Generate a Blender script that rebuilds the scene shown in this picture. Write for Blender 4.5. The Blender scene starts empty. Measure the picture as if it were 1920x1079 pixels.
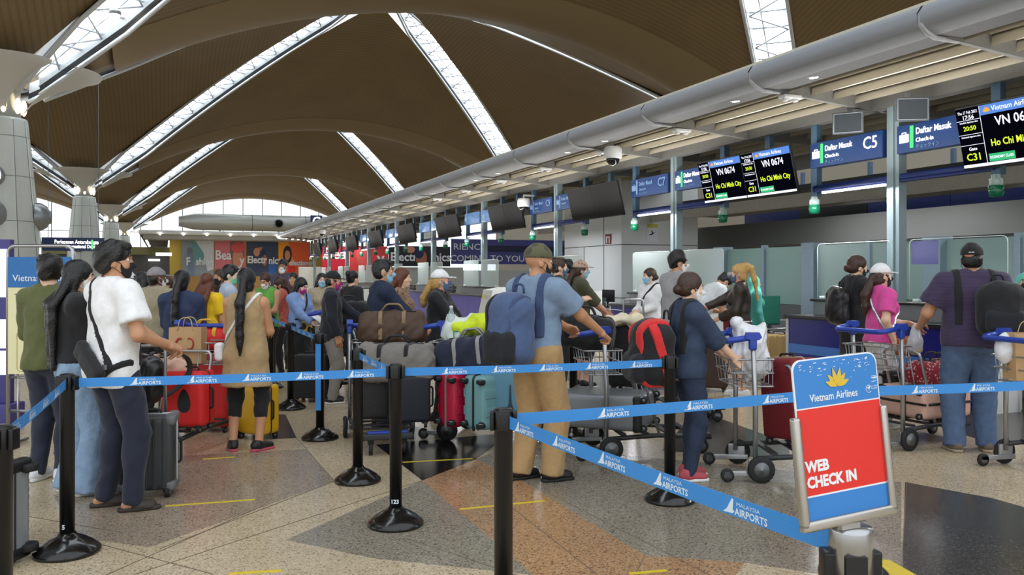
import bpy, bmesh, math, random
import numpy as np
from mathutils import Vector, Matrix, Euler, noise
random.seed(7)
SC = bpy.context.scene
COL = SC.collection
PI = math.pi
# ---------------------------------------------------------------- camera, sky, exposure
FPX, HOR, CAMZ = 1550.0, 516.0, 1.53          # focal length in pixels, horizon row, eye height
YAW = math.atan(652 / 1550)                   # the view is turned right of the hall's long axis
CY, SY = math.cos(YAW), math.sin(YAW)
cd = bpy.data.cameras.new('camera')
cd.sensor_width = 36.0
cd.lens = 36.0 * FPX / 1920
cd.shift_y = -(539.5 - HOR) / 1920
cd.clip_end = 600
cam = bpy.data.objects.new('camera', cd)
cam.location = (0, 0, CAMZ)
cam.rotation_euler = (PI / 2, 0, -YAW)
COL.objects.link(cam)
SC.camera = cam
world = bpy.data.worlds.new('overcast_sky')
SC.world = world
world.use_nodes = True
_bg = world.node_tree.nodes['Background']
_bg.inputs[0].default_value = (0.90, 0.95, 1.0, 1)
_bg.inputs[1].default_value = 1.45
SKYLIGHT = 7.0
SC.view_settings.view_transform = 'Standard'
SC.view_settings.look = 'None'
SC.view_settings.gamma = 1.0
SC.view_settings.use_curve_mapping = False
SC.view_settings.exposure = 0.18
SC.cycles.use_denoising = True
SC.cycles.max_bounces = 6
SC.cycles.diffuse_bounces = 3
SC.cycles.glossy_bounces = 3
SC.cycles.transmission_bounces = 5
SC.cycles.transparent_max_bounces = 12
SC.cycles.caustics_reflective = False
SC.cycles.caustics_refractive = False
SC.cycles.sample_clamp_indirect = 6.0


def area_light(name, loc, size_x, size_y, watts, col=(1, 1, 1), rot=(0, 0, 0)):
    l = bpy.data.lights.new(name, 'AREA')
    l.shape = 'RECTANGLE'
    l.size, l.size_y, l.energy, l.color = size_x, size_y, watts, col
    o = bpy.data.objects.new(name, l)
    o.location, o.rotation_euler = loc, rot
    COL.objects.link(o)
    return o


# ---------------------------------------------------------------- places: pixel column + depth -> floor point
def at(px, dep):
    lat = (px - 960) / FPX * dep
    return (lat * CY + dep * SY, -lat * SY + dep * CY)


def ground(px, py):
    return at(px, CAMZ * FPX / (py - HOR))


def zat(py, dep):
    return CAMZ - (py - HOR) * dep / FPX


# ---------------------------------------------------------------- materials
def lin(c):
    r = []
    for v in c[:3]:
        v /= 255.0
        r.append(v / 12.92 if v <= 0.04045 else ((v + 0.055) / 1.055) ** 2.4)
    return (*r, 1.0)


_M = {}


def mat(name, col, rough=0.6, metal=0.0, var=0.12, scale=14.0, bump=0.0, bscale=60.0, emit=0.0, coat=0.0, sheen=0.0, trans=0.0, alpha=1.0):
    """Principled material with a little noise in the colour and an optional noise bump."""
    if name in _M:
        return _M[name]
    m = bpy.data.materials.new(name)
    m.use_nodes = True
    nt = m.node_tree
    b = nt.nodes['Principled BSDF']
    b.inputs['Roughness'].default_value = rough
    b.inputs['Metallic'].default_value = metal
    b.inputs['Coat Weight'].default_value = coat
    b.inputs['Sheen Weight'].default_value = sheen
    b.inputs['Transmission Weight'].default_value = trans
    b.inputs['Alpha'].default_value = alpha
    c = lin(col)
    tc = nt.nodes.new('ShaderNodeTexCoord')
    nz = nt.nodes.new('ShaderNodeTexNoise')
    nz.inputs['Scale'].default_value = scale
    nz.inputs['Detail'].default_value = 3
    nt.links.new(tc.outputs['Object'], nz.inputs['Vector'])
    mx = nt.nodes.new('ShaderNodeMix')
    mx.data_type = 'RGBA'
    mx.inputs[6].default_value = (*[v * (1 - var) for v in c[:3]], 1)
    mx.inputs[7].default_value = (*[min(1, v * (1 + var)) for v in c[:3]], 1)
    nt.links.new(nz.outputs['Fac'], mx.inputs[0])
    nt.links.new(mx.outputs[2], b.inputs['Base Color'])
    if emit:
        nt.links.new(mx.outputs[2], b.inputs['Emission Color'])
        b.inputs['Emission Strength'].default_value = emit
    if bump:
        n2 = nt.nodes.new('ShaderNodeTexNoise')
        n2.inputs['Scale'].default_value = bscale
        n2.inputs['Detail'].default_value = 2
        nt.links.new(tc.outputs['Object'], n2.inputs['Vector'])
        bp = nt.nodes.new('ShaderNodeBump')
        bp.inputs['Strength'].default_value = bump
        bp.inputs['Distance'].default_value = 0.01
        nt.links.new(n2.outputs['Fac'], bp.inputs['Height'])
        nt.links.new(bp.outputs['Normal'], b.inputs['Normal'])
    _M[name] = m
    return m


def cloth(name, col, bump=0.35, bscale=9.0, var=0.15, rough=0.85):
    return mat(name, col, rough, 0, var, 30, bump, bscale, sheen=0.15)


def lamp_mat(name, col, strength):
    if name in _M:
        return _M[name]
    m = bpy.data.materials.new(name)
    m.use_nodes = True
    nt = m.node_tree
    nt.nodes.remove(nt.nodes['Principled BSDF'])
    e = nt.nodes.new('ShaderNodeEmission')
    e.inputs[0].default_value = lin(col)
    e.inputs[1].default_value = strength
    nt.links.new(e.outputs[0], nt.nodes['Material Output'].inputs[0])
    _M[name] = m
    return m


def clear_mat(name, col, opacity, rough=0.05):
    """Thin clear sheet: mostly see-through with a glossy skin."""
    if name in _M:
        return _M[name]
    m = bpy.data.materials.new(name)
    m.use_nodes = True
    nt = m.node_tree
    b = nt.nodes['Principled BSDF']
    b.inputs['Base Color'].default_value = lin(col)
    b.inputs['Roughness'].default_value = rough
    t = nt.nodes.new('ShaderNodeBsdfTransparent')
    t.inputs[0].default_value = (0.95, 0.98, 0.98, 1)
    mx = nt.nodes.new('ShaderNodeMixShader')
    nt.links.new(t.outputs[0], mx.inputs[1])
    nt.links.new(b.outputs[0], mx.inputs[2])
    f = nt.nodes.new('ShaderNodeLayerWeight')
    f.inputs['Blend'].default_value = 0.25
    ma = nt.nodes.new('ShaderNodeMath')
    ma.operation = 'MULTIPLY_ADD'
    ma.inputs[1].default_value = 0.5
    ma.inputs[2].default_value = opacity
    ma.use_clamp = True
    nt.links.new(f.outputs['Fresnel'], ma.inputs[0])
    nt.links.new(ma.outputs[0], mx.inputs[0])
    nt.links.new(mx.outputs[0], nt.nodes['Material Output'].inputs[0])
    _M[name] = m
    return m


# ---------------------------------------------------------------- mesh building
class MB:
    """Collects shapes, then links them as ONE mesh object."""

    def __init__(s):
        s.v, s.f, s.m, s.sm = [], [], [], []

    def add(s, vs, fs, mi=0, smooth=False, M=None):
        n = len(s.v)
        for p in vs:
            s.v.append(tuple(M @ Vector(p)) if M is not None else tuple(p))
        for f in fs:
            s.f.append([i + n for i in f])
            s.m.append(mi)
            s.sm.append(smooth)
        return s

    def box(s, c, d, mi=0, M=None, bev=0.0):
        x, y, z = d[0] / 2, d[1] / 2, d[2] / 2
        if bev <= 0:
            vs = [(c[0] + a * x, c[1] + b * y, c[2] + e * z) for e in (-1, 1) for b in (-1, 1) for a in (-1, 1)]
            return s.add(vs, [(0, 2, 3, 1), (4, 5, 7, 6), (0, 1, 5, 4), (2, 6, 7, 3), (0, 4, 6, 2), (1, 3, 7, 5)], mi, False, M)
        bm = bmesh.new()
        bmesh.ops.create_cube(bm, size=1.0)
        for v in bm.verts:
            v.co = Vector((c[0] + v.co.x * d[0], c[1] + v.co.y * d[1], c[2] + v.co.z * d[2]))
        bmesh.ops.bevel(bm, geom=bm.edges[:], offset=min(bev, min(d) * 0.49), segments=3, affect='EDGES', profile=0.6)
        return s.bm(bm, mi, True, M)

    def bm(s, bm, mi=0, smooth=True, M=None):
        bm.verts.index_update()
        s.add([v.co.copy() for v in bm.verts], [[v.index for v in f.verts] for f in bm.faces], mi, smooth, M)
        bm.free()
        return s

    def tube(s, pts, r, seg=8, mi=0, closed=False, cap=True, M=None):
        pts = [Vector(p) for p in pts]
        n = len(pts)
        rs = r if isinstance(r, (list, tuple)) else [r] * n
        up = None
        vs, fs = [], []
        for i, p in enumerate(pts):
            a = pts[(i - 1) % n] if (closed or i > 0) else p
            b = pts[(i + 1) % n] if (closed or i < n - 1) else p
            t = (b - a)
            t = t.normalized() if t.length > 1e-9 else Vector((0, 0, 1))
            if up is None:
                up = Vector((0, 0, 1)) if abs(t.z) < 0.9 else Vector((1, 0, 0))
            x = up - t * up.dot(t)
            x = x.normalized() if x.length > 1e-6 else t.orthogonal().normalized()
            up = x
            y = t.cross(x)
            for k in range(seg):
                an = 2 * PI * k / seg
                vs.append(p + (x * math.cos(an) + y * math.sin(an)) * rs[i])
        for i in range(n if closed else n - 1):
            j = (i + 1) % n
            for k in range(seg):
                k2 = (k + 1) % seg
                fs.append((i * seg + k, i * seg + k2, j * seg + k2, j * seg + k))
        if cap and not closed:
            fs.append(tuple(reversed(range(seg))))
            fs.append(tuple(range((n - 1) * seg, n * seg)))
        return s.add(vs, fs, mi, True, M)

    def lathe(s, prof, c=(0, 0, 0), seg=24, mi=0, M=None, a0=0.0, a1=2 * PI, cap=True):
        full = abs(a1 - a0 - 2 * PI) < 1e-6
        ns = seg if full else seg + 1
        vs, fs = [], []
        for r, z in prof:
            for k in range(ns):
                an = a0 + (a1 - a0) * k / seg
                vs.append((c[0] + r * math.cos(an), c[1] + r * math.sin(an), c[2] + z))
        for i in range(len(prof) - 1):
            for k in range(seg):
                k2 = (k + 1) % ns
                fs.append((i * ns + k, i * ns + k2, (i + 1) * ns + k2, (i + 1) * ns + k))
        if full and cap:
            if prof[0][0] > 1e-5:
                fs.append(tuple(reversed(range(ns))))
            if prof[-1][0] > 1e-5:
                fs.append(tuple(range((len(prof) - 1) * ns, len(prof) * ns)))
        return s.add(vs, fs, mi, True, M)

    def prism(s, poly, z0, z1, mi=0, M=None):
        n = len(poly)
        vs = [(p[0], p[1], z0) for p in poly] + [(p[0], p[1], z1) for p in poly]
        fs = [tuple(reversed(range(n))), tuple(range(n, 2 * n))] + [(i, (i + 1) % n, n + (i + 1) % n, n + i) for i in range(n)]
        return s.add(vs, fs, mi, False, M)

    def ball(s, c, r, mi=0, seg=16, rings=10, M=None):
        rr = r if isinstance(r, (tuple, list)) else (r, r, r)
        vs, fs = [(c[0], c[1], c[2] - rr[2])], []
        for i in range(1, rings):
            th = PI * i / rings
            for k in range(seg):
                an = 2 * PI * k / seg
                vs.append((c[0] + rr[0] * math.sin(th) * math.cos(an), c[1] + rr[1] * math.sin(th) * math.sin(an), c[2] - rr[2] * math.cos(th)))
        vs.append((c[0], c[1], c[2] + rr[2]))
        for k in range(seg):
            k2 = (k + 1) % seg
            fs.append((0, 1 + k2, 1 + k))
            for i in range(rings - 2):
                fs.append((1 + i * seg + k, 1 + i * seg + k2, 1 + (i + 1) * seg + k2, 1 + (i + 1) * seg + k))
            fs.append((1 + (rings - 2) * seg + k, 1 + (rings - 2) * seg + k2, len(vs) - 1))
        return s.add(vs, fs, mi, True, M)

    def build(s, name, mats, parent=None, loc=None, rot=None):
        me = bpy.data.meshes.new(name)
        me.from_pydata(s.v, [], s.f)
        mats = mats if isinstance(mats, (list, tuple)) else [mats]
        for m in mats:
            me.materials.append(m)
        if len(mats) > 1:
            me.polygons.foreach_set('material_index', s.m)
        me.polygons.foreach_set('use_smooth', s.sm)
        me.update()
        return link(name, me, parent, loc, rot)


def link(name, data, parent=None, loc=None, rot=None):
    o = bpy.data.objects.new(name, data)
    COL.objects.link(o)
    o.parent = parent
    if loc is not None:
        o.location = loc
    if rot is not None:
        o.rotation_euler = rot
    return o


def fillet(pts, r, n=5):
    """Round the inner corners of a polyline."""
    pts = [Vector(p) for p in pts]
    out = [pts[0]]
    for i in range(1, len(pts) - 1):
        a, p, b = pts[i - 1], pts[i], pts[i + 1]
        d1, d2 = (a - p), (b - p)
        rr = min(r, d1.length * 0.49, d2.length * 0.49)
        q1, q2 = p + d1.normalized() * rr, p + d2.normalized() * rr
        for k in range(n + 1):
            t = k / n
            out.append((q1 * (1 - t) + p * t) * (1 - t) + (p * (1 - t) + q2 * t) * t)
    out.append(pts[-1])
    return out


# ---------------------------------------------------------------- things, structure, copies
def tag(o, label=None, cat=None, group=None, kind=None):
    if label:
        o['label'] = label
    if cat:
        o['category'] = cat
    if group:
        o['group'] = group
    if kind:
        o['kind'] = kind
    return o


def thing(name, label, cat, loc=(0, 0, 0), rz=0.0, group=None, kind=None):
    o = bpy.data.objects.new(name, None)
    o.empty_display_size = 0.1
    COL.objects.link(o)
    o.location = loc
    o.rotation_euler = (0, 0, rz)
    return tag(o, label, cat, group, kind)


def copy_tree(o, parent=None):
    c = o.copy()
    COL.objects.link(c)
    c.parent = parent
    for ch in list(o.children):
        copy_tree(ch, c)
    return c


def dup(root, loc, rz=0.0, label=None, group=None):
    c = copy_tree(root)
    c.location = loc
    c.rotation_euler = (0, 0, rz)
    return tag(c, label, None, group)


def structure(mb, name, mats, parent=None):
    o = mb.build(name, mats, parent)
    o['kind'] = 'structure'
    return o


# ---------------------------------------------------------------- lettering
_T = {}


def text_mesh(s, size, bold=0.0, depth=0.001, align='CENTER', mat_=None, shear=0.0):
    key = (s, size, bold, depth, align, mat_.name if mat_ else '', shear)
    if key in _T:
        return _T[key]
    cu = bpy.data.curves.new('lettering', 'FONT')
    cu.body = s
    cu.size = size
    cu.offset = bold
    cu.extrude = depth
    cu.shear = shear
    cu.align_x = align
    cu.align_y = 'CENTER'
    cu.resolution_u = 2
    o = bpy.data.objects.new('lettering', cu)
    COL.objects.link(o)
    dg = bpy.context.evaluated_depsgraph_get()
    dg.update()
    me = bpy.data.meshes.new_from_object(o.evaluated_get(dg))
    bpy.data.objects.remove(o)
    bpy.data.curves.remove(cu)
    if mat_:
        me.materials.clear()
        me.materials.append(mat_)
    _T[key] = me
    return me


def frame(origin, xdir, ydir):
    """Matrix whose local x, y run along the two directions: lettering lies in that plane, facing x cross y."""
    x = Vector(xdir).normalized()
    z = x.cross(Vector(ydir)).normalized()
    y = z.cross(x)
    return Matrix(((x.x, y.x, z.x, origin[0]), (x.y, y.y, z.y, origin[1]), (x.z, y.z, z.z, origin[2]), (0, 0, 0, 1)))


def letters(s, F, x, y, size, m, parent, bold=0.0, depth=0.001, align='CENTER', name='lettering', off=0.002, sx=1.0, shear=0.0):
    o = link(name, text_mesh(s, size, bold, depth, align, m, shear), parent)
    o.matrix_local = F @ Matrix.Translation((x, y, off)) @ Matrix.Diagonal((sx, 1, 1, 1))
    return o


def lotus(F, x, y, s, m, parent, off=0.002):
    """Seven-petalled lotus emblem."""
    mb = MB()
    for an, L, w, ox in ((-70, 0.95, 0.17, -0.02), (70, 0.95, 0.17, 0.02), (-42, 1.0, 0.17, -0.02), (42, 1.0, 0.17, 0.02), (-13, 1.15, 0.16, -0.03), (13, 1.15, 0.16, 0.03)):
        a = math.radians(an)
        pl = []
        for t, k in ((0, 0.2), (0.3, 0.75), (0.55, 1), (0.8, 0.5), (1, 0)):
            pl.append((t * L, k * w))
        pl += [(t, -k) for t, k in reversed(pl[:-1])]
        vs = [((ox + t * math.sin(a) + k * math.cos(a)) * s, (t * math.cos(a) - k * math.sin(a)) * s, 0.0006 * (1 + abs(an) % 3)) for t, k in pl]
        mb.add(vs, [tuple(reversed(range(len(vs))))])
    o = mb.build('lotus_emblem', m, parent)
    o.matrix_local = F @ Matrix.Translation((x, y, off))
    return o
# ================================================================ HALL: floor, roof, pillars
def stone(name, base, dark, light, rough=0.22):
    m = bpy.data.materials.new(name)
    m.use_nodes = True
    nt = m.node_tree
    b = nt.nodes['Principled BSDF']
    b.inputs['Roughness'].default_value = rough
    b.inputs['Specular IOR Level'].default_value = 0.35
    tc = nt.nodes.new('ShaderNodeTexCoord')
    v = nt.nodes.new('ShaderNodeTexVoronoi')
    v.inputs['Scale'].default_value = 120
    nt.links.new(tc.outputs['Object'], v.inputs['Vector'])
    sep = nt.nodes.new('ShaderNodeSeparateColor')
    nt.links.new(v.outputs['Color'], sep.inputs[0])
    cr = nt.nodes.new('ShaderNodeValToRGB')
    cr.color_ramp.interpolation = 'CONSTANT'
    e = cr.color_ramp.elements
    e[0].position, e[0].color = 0, lin(dark)
    e[1].position, e[1].color = 0.11, lin(base)
    for p, c in ((0.5, [0.93 * a for a in base]), (0.72, light), (0.88, base)):
        n = e.new(p)
        n.color = lin(c)
    nt.links.new(sep.outputs[0], cr.inputs[0])
    nz = nt.nodes.new('ShaderNodeTexNoise')
    nz.inputs['Scale'].default_value = 0.8
    nt.links.new(tc.outputs['Object'], nz.inputs['Vector'])
    mx = nt.nodes.new('ShaderNodeMix')
    mx.data_type = 'RGBA'
    mx.blend_type = 'MULTIPLY'
    mx.inputs[0].default_value = 0.35
    nt.links.new(cr.outputs[0], mx.inputs[6])
    nt.links.new(nz.outputs['Fac'], mx.inputs[7])
    nt.links.new(mx.outputs[2], b.inputs['Base Color'])
    _M[name] = m
    return m


GR_BEIGE = stone('beige_granite', (212, 193, 160), (150, 132, 106), (226, 209, 180))
GR_GREY = stone('grey_granite', (156, 147, 130), (96, 90, 80), (180, 171, 154))
GR_PINK = stone('salmon_granite', (188, 146, 106), (110, 84, 66), (208, 172, 132))
GR_ROSE = stone('rosy_grey_granite', (172, 155, 134), (112, 100, 86), (190, 173, 150))
GR_DARK = stone('dark_granite', (78, 76, 70), (44, 42, 40), (98, 94, 88))
GR_BLACK = stone('black_granite', (30, 28, 27), (18, 17, 16), (42, 40, 38), 0.15)

fl = MB()
fl.box((0, 60, -0.1), (160, 260, 0.2))
floor = structure(fl, 'floor', GR_BEIGE)


def inlay(name, pix, m, z=0.0012):
    mb = MB()
    p = [ground(*q) for q in pix]
    a = sum(p[i][0] * p[(i + 1) % len(p)][1] - p[(i + 1) % len(p)][0] * p[i][1] for i in range(len(p)))
    if a < 0:
        p.reverse()
    mb.prism(p, -0.01, z)
    return structure(mb, name, m, floor)


inlay('granite_inlay', [(537, 1013), (792, 902), (1000, 1079), (700, 1048)], GR_GREY)
inlay('granite_inlay', [(150, 1010), (280, 1027), (628, 903), (573, 843), (330, 856), (100, 930)], GR_ROSE)
inlay('granite_inlay', [(792, 902), (892, 862), (949, 885), (1210, 1043), (1396, 1056), (1330, 1150), (1060, 1140), (1000, 1079)], GR_PINK)
inlay('granite_inlay', [(949, 885), (892, 862), (960, 836), (1300, 866), (1690, 905), (1690, 1100), (1396, 1056), (1210, 1043)], GR_GREY)
inlay('granite_inlay', [(705, 835), (960, 812), (892, 862), (792, 902)], GR_BLACK, 0.002)
inlay('granite_inlay', [(480, 776), (535, 778), (556, 822), (470, 826)], GR_DARK, 0.002)
inlay('granite_inlay', [(640, 800), (740, 790), (860, 822), (720, 826)], GR_DARK, 0.002)
inlay('granite_inlay', [(1697, 905), (1860, 935), (2000, 975), (2000, 1140), (1692, 1100)], GR_DARK, 0.002)
inlay('granite_inlay', [(1300, 776), (1340, 782), (1480, 832), (1480, 862), (1240, 846)], GR_DARK, 0.002)
inlay('granite_inlay', [(1120, 705), (1500, 700), (1500, 728), (1150, 745)], GR_ROSE, 0.002)
inlay('granite_inlay', [(1040, 700), (1180, 690), (1250, 730), (1120, 745)], GR_DARK, 0.0025)
inlay('granite_inlay', [(1600, 740), (2100, 720), (2100, 830), (1850, 830), (1700, 780)], GR_DARK, 0.002)
JOINT = mat('floor_joint', (112, 100, 84), .5)
mb = MB()
for a, b in (((792, 902), (250, 1079)), ((100, 998), (400, 1078)), ((628, 903), (300, 1030)), ((556, 822), (640, 918)), ((900, 905), (1120, 1079)), ((760, 1010), (1000, 1090)), ((1210, 1043), (1190, 1079)), ((949, 885), (1330, 1079)), ((1700, 905), (1690, 1079)), ((480, 955), (200, 1079)), ((0, 960), (230, 1000))):
    pa, pb = Vector((*ground(*a), 0)), Vector((*ground(*b), 0))
    d = (pb - pa).normalized()
    n = Vector((-d.y, d.x, 0)) * 0.002
    mb.prism([(pa + n)[:2], (pa - n)[:2], (pb - n)[:2], (pb + n)[:2]], 0.0, 0.0026)
structure(mb, 'floor_joints', JOINT, floor)
YTAPE = mat('yellow_tape', (222, 196, 40), 0.5)
for i, (a, b) in enumerate((((310, 950), (478, 938)), ((862, 956), (1022, 940)), ((755, 868), (886, 861)), ((430, 1077), (527, 1071)), ((1180, 1077), (1250, 1071)), ((640, 812), (735, 806)), ((1205, 885), (1240, 900)), ((380, 862), (440, 858)))):
    pa, pb = Vector((*ground(*a), 0)), Vector((*ground(*b), 0))
    d = (pb - pa).normalized()
    n = Vector((-d.y, d.x, 0)) * 0.013
    mb = MB()
    mb.prism([(pa + n)[:2], (pa - n)[:2], (pb - n)[:2], (pb + n)[:2]], 0.0, 0.0035)
    tag(mb.build('floor_tape', YTAPE), ('yellow queue tape on the floor beside the grey hard suitcase', 'yellow queue tape on orange granite left of the nearest black post', 'yellow queue tape across the black triangle of floor', 'short yellow queue tape cut by the bottom edge of the photo', 'short yellow tape at the bottom edge, right of the nearest black post', 'yellow queue tape on dark floor behind the brown bag trolley post', 'yellow queue tape by the pink sneakers', 'yellow queue tape under the red suitcase trolley')[i], 'tape', 'yellow floor tapes')
mb = MB()
pa = [ground(*q) for q in ((1640, 1050), (1668, 1052), (1790, 1120), (1700, 1120))]
mb.prism(pa[::-1], 0.0, 0.0035)
tag(mb.build('floor_tape', YTAPE), 'wide yellow tape on the floor behind the web check in sign', 'tape', 'yellow floor tapes')

# ---- the roof: shells that rise from each pillar row to a crown between four pillars
CX0, HX, HY = 15.0, 21.3, 19.2


def roof_z(u, w):
    m, n = max(u, w), min(u, w)
    m = min(m, 1.0)
    return 22.8 - 7.2 * (1 - (1 - m) ** 1.4) - 7.1 * n * n


def slat_mat(name, axis):
    m = bpy.data.materials.new(name)
    m.use_nodes = True
    nt = m.node_tree
    b = nt.nodes['Principled BSDF']
    b.inputs['Roughness'].default_value = 0.55
    tc = nt.nodes.new('ShaderNodeTexCoord')
    w = nt.nodes.new('ShaderNodeTexWave')
    w.bands_direction = axis
    w.inputs['Scale'].default_value = 1.1
    w.inputs['Distortion'].default_value = 0
    nt.links.new(tc.outputs['Object'], w.inputs['Vector'])
    nz = nt.nodes.new('ShaderNodeTexNoise')
    nz.inputs['Scale'].default_value = 0.35
    nt.links.new(tc.outputs['Object'], nz.inputs['Vector'])
    cr = nt.nodes.new('ShaderNodeValToRGB')
    e = cr.color_ramp.elements
    e[0].position, e[0].color = 0.1, lin((124, 105, 74))
    e[1].position, e[1].color = 0.5, lin((137, 116, 82))
    nt.links.new(w.outputs['Fac'], cr.inputs[0])
    mx = nt.nodes.new('ShaderNodeMix')
    mx.data_type = 'RGBA'
    mx.blend_type = 'MULTIPLY'
    mx.inputs[0].default_value = 0.3
    nt.links.new(cr.outputs[0], mx.inputs[6])
    nt.links.new(nz.outputs['Fac'], mx.inputs[7])
    nt.links.new(mx.outputs[2], b.inputs['Base Color'])
    return m


SLAT_Y, SLAT_X = slat_mat('brown_ceiling_slats', 'Y'), slat_mat('brown_ceiling_slats_cross', 'X')
RIM = mat('dark_skylight_rim', (20, 21, 24), 0.5)
STEELR = mat('steel_skylight_gutter', (176, 180, 182), 0.4, 0.2)
WHITE_RIM = mat('white_skylight_edge', (205, 210, 215), 0.5)
SKY_E = lamp_mat('daylit_skylight_glass', (240, 248, 255), SKYLIGHT)
BAR = mat('white_skylight_bar', (200, 205, 212), 0.4)
GAP = 0.07


def tri_shell(cx, cy, axis, sgn):
    """One quarter of a module: the sector where |axis coordinate| dominates; a slot stays open along each diagonal."""
    N = 22
    vs, fs = [], []
    for i in range(N + 1):
        m = 0.02 + 0.98 * (i / N)
        for j in range(N + 1):
            n = (m - GAP) * (2 * j / N - 1) if m > GAP else 0.0
            z = roof_z(m, abs(n))
            if axis == 'Y':
                vs.append((cx + n * HX, cy + sgn * m * HY, z))
            else:
                vs.append((cx + sgn * m * HX, cy + n * HY, z))
    for i in range(N):
        for j in range(N):
            a = i * (N + 1) + j
            fs.append((a, a + 1, a + N + 2, a + N + 1))
    return vs, fs


for r in range(4):
    yc = 21.8 + 38.4 * r
    for cxm in (CX0, CX0 - 2 * HX, CX0 + 2 * HX):
        sh = {'Y': MB(), 'X': MB()}
        for ax in 'YX':
            for sg in (-1, 1):
                sh[ax].add(*tri_shell(cxm, yc, ax, sg), 0, True)
        structure(sh['Y'], 'ceiling', SLAT_Y)
        structure(sh['X'], 'ceiling', SLAT_X)
        for sx in (-1, 1):
            for sy in (-1, 1):
                if (cxm < 0 and sx < 0) or (cxm > 30 and (sx > 0 or r > 1)):
                    continue
                sk = thing('skylight', None, None, kind='structure')
                gl, rim, edge, bar = MB(), MB(), MB(), MB()
                pts = []
                for i in range(27):
                    s_ = 0.035 + 0.915 * i / 26
                    base = Vector((cxm + sx * s_ * HX, yc + sy * s_ * HY, roof_z(s_, s_)))
                    d = Vector((-sx * HX, sy * HY, 0)).normalized()
                    hw = GAP * HX * HY / math.hypot(HX, HY) * min(1, (s_ - 0.02) * 6) * min(1.0, (1.06 - s_) * 4)
                    pts.append((base, d, max(hw, 0.12)))
                up = Vector((0, 0, 1))
                for i in range(26):
                    (a, d, h), (b, _, h2) = pts[i], pts[i + 1]
                    g = 0.86
                    gl.add([a - d * h * g + up * .75, a + d * h * g + up * .75, b + d * h2 * g + up * .75, b - d * h2 * g + up * .75], [(0, 1, 2, 3)])
                    for q in (-1, 1):
                        rim.add([a + d * h * q * 1.12 - up * .05, a + d * h * q * 1.0 + up * .3, b + d * h2 * q * 1.0 + up * .3, b + d * h2 * q * 1.12 - up * .05], [(0, 1, 2, 3)], 0)
                        rim.add([a + d * h * q * 1.0 + up * .3, a + d * h * q * .88 + up * .75, b + d * h2 * q * .88 + up * .75, b + d * h2 * q * 1.0 + up * .3], [(0, 1, 2, 3)], 1)
                for q in (-1, 1):
                    edge.tube([p[0] + p[1] * p[2] * q * 1.08 - up * .06 for p in pts], 0.1, 6)
                for i in range(1, 26):
                    a, d, h = pts[i]
                    bar.tube([a - d * h * .9 + up * .55, a + d * h * .9 + up * .55], 0.06, 5)
                    if i < 25:
                        b, _, h2 = pts[i + 1]
                        bar.tube([a + d * h * .9 * (1 if i % 2 else -1) + up * .35, b - d * h2 * .9 * (1 if i % 2 else -1) + up * .35], 0.045, 5)
                bar.tube([p[0] + p[1] * p[2] * .35 + up * .6 for p in pts], 0.05, 5)
                gl.build('glass_strip', SKY_E, sk)
                rim.build('side_rim', [RIM, STEELR], sk)
                edge.build('edge_trim', WHITE_RIM, sk)
                bar.build('glazing_bars', BAR, sk)

ARCH = mat('arch_soffit', (136, 118, 88), .6, 0, .06, .4)
for r in range(5):
    yr = 2.6 + 38.4 * r
    for cxm in (CX0, CX0 - 2 * HX, CX0 + 2 * HX):
        if r == 0:
            continue
        mb = MB()
        vs, fs = [], []
        N = 40
        for i in range(N + 1):
            u = -0.80 + 1.60 * i / N
            z = 15.6 - 7.1 * u * u
            for k in range(9):
                q = -1 + k / 4
                vs.append((cxm + u * HX, yr + q * 2.6, z + .42 - .7 * (1 - q * q)))
        for i in range(N):
            for k in range(8):
                a = i * 9 + k
                fs.append((a, a + 1, a + 10, a + 9))
        mb.add(vs, fs, 0, True)
        structure(mb, 'ceiling_arch', ARCH)
# ---- pillars of the hall with flared capitals
PIL = mat('pale_green_pillar_panel', (204, 210, 205), 0.18, 0.0, 0.05, 2)
PILW = mat('white_capital', (205, 205, 200), 0.5, 0, 0.04, 2)
SEAM = mat('pillar_seam', (120, 124, 122), 0.5)
STEEL = mat('grey_steel', (150, 155, 158), 0.35, 0.6)
WARM = lamp_mat('warm_neck_lamp', (255, 232, 190), 4.0)
DARKH = mat('dark_recess', (28, 30, 34), 0.5)
pil0 = thing('pillar', None, None, (-6.3, 41.0, 0), kind='structure')
mb = MB()
mb.lathe([(1.62, 0), (1.55, 1.0), (1.02, 6.6), (0.88, 8.1), (0.86, 8.2)], seg=40)
mb.build('shaft', PIL, pil0)
mb = MB()
for z in (1.9, 3.8, 5.7, 7.4):
    r = 1.55 - (z - 1) * 0.0946
    mb.lathe([(r + .004, z - .015), (r + .006, z), (r + .004, z + .015)], seg=40, cap=False)
for k in range(10):
    an = 2 * PI * k / 10 + .2
    mb.tube([((1.552) * math.cos(an), 1.552 * math.sin(an), 1.0), (1.022 * math.cos(an), 1.022 * math.sin(an), 6.6), (.88 * math.cos(an), .88 * math.sin(an), 8.1)], 0.012, 5)
mb.build('panel_seams', SEAM, pil0)
mb = MB()
mb.lathe([(0.62, 8.2), (0.6, 9.4), (0.9, 9.5)], seg=24)
mb.build('neck', STEEL, pil0)
for k in range(8):
    an = 2 * PI * k / 8 + .1
    mb = MB()
    mb.ball((0.72 * math.cos(an), 0.72 * math.sin(an), 8.72), (0.12, 0.12, 0.34))
    mb.build('neck_lamp', WARM, pil0)
mb = MB()
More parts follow.
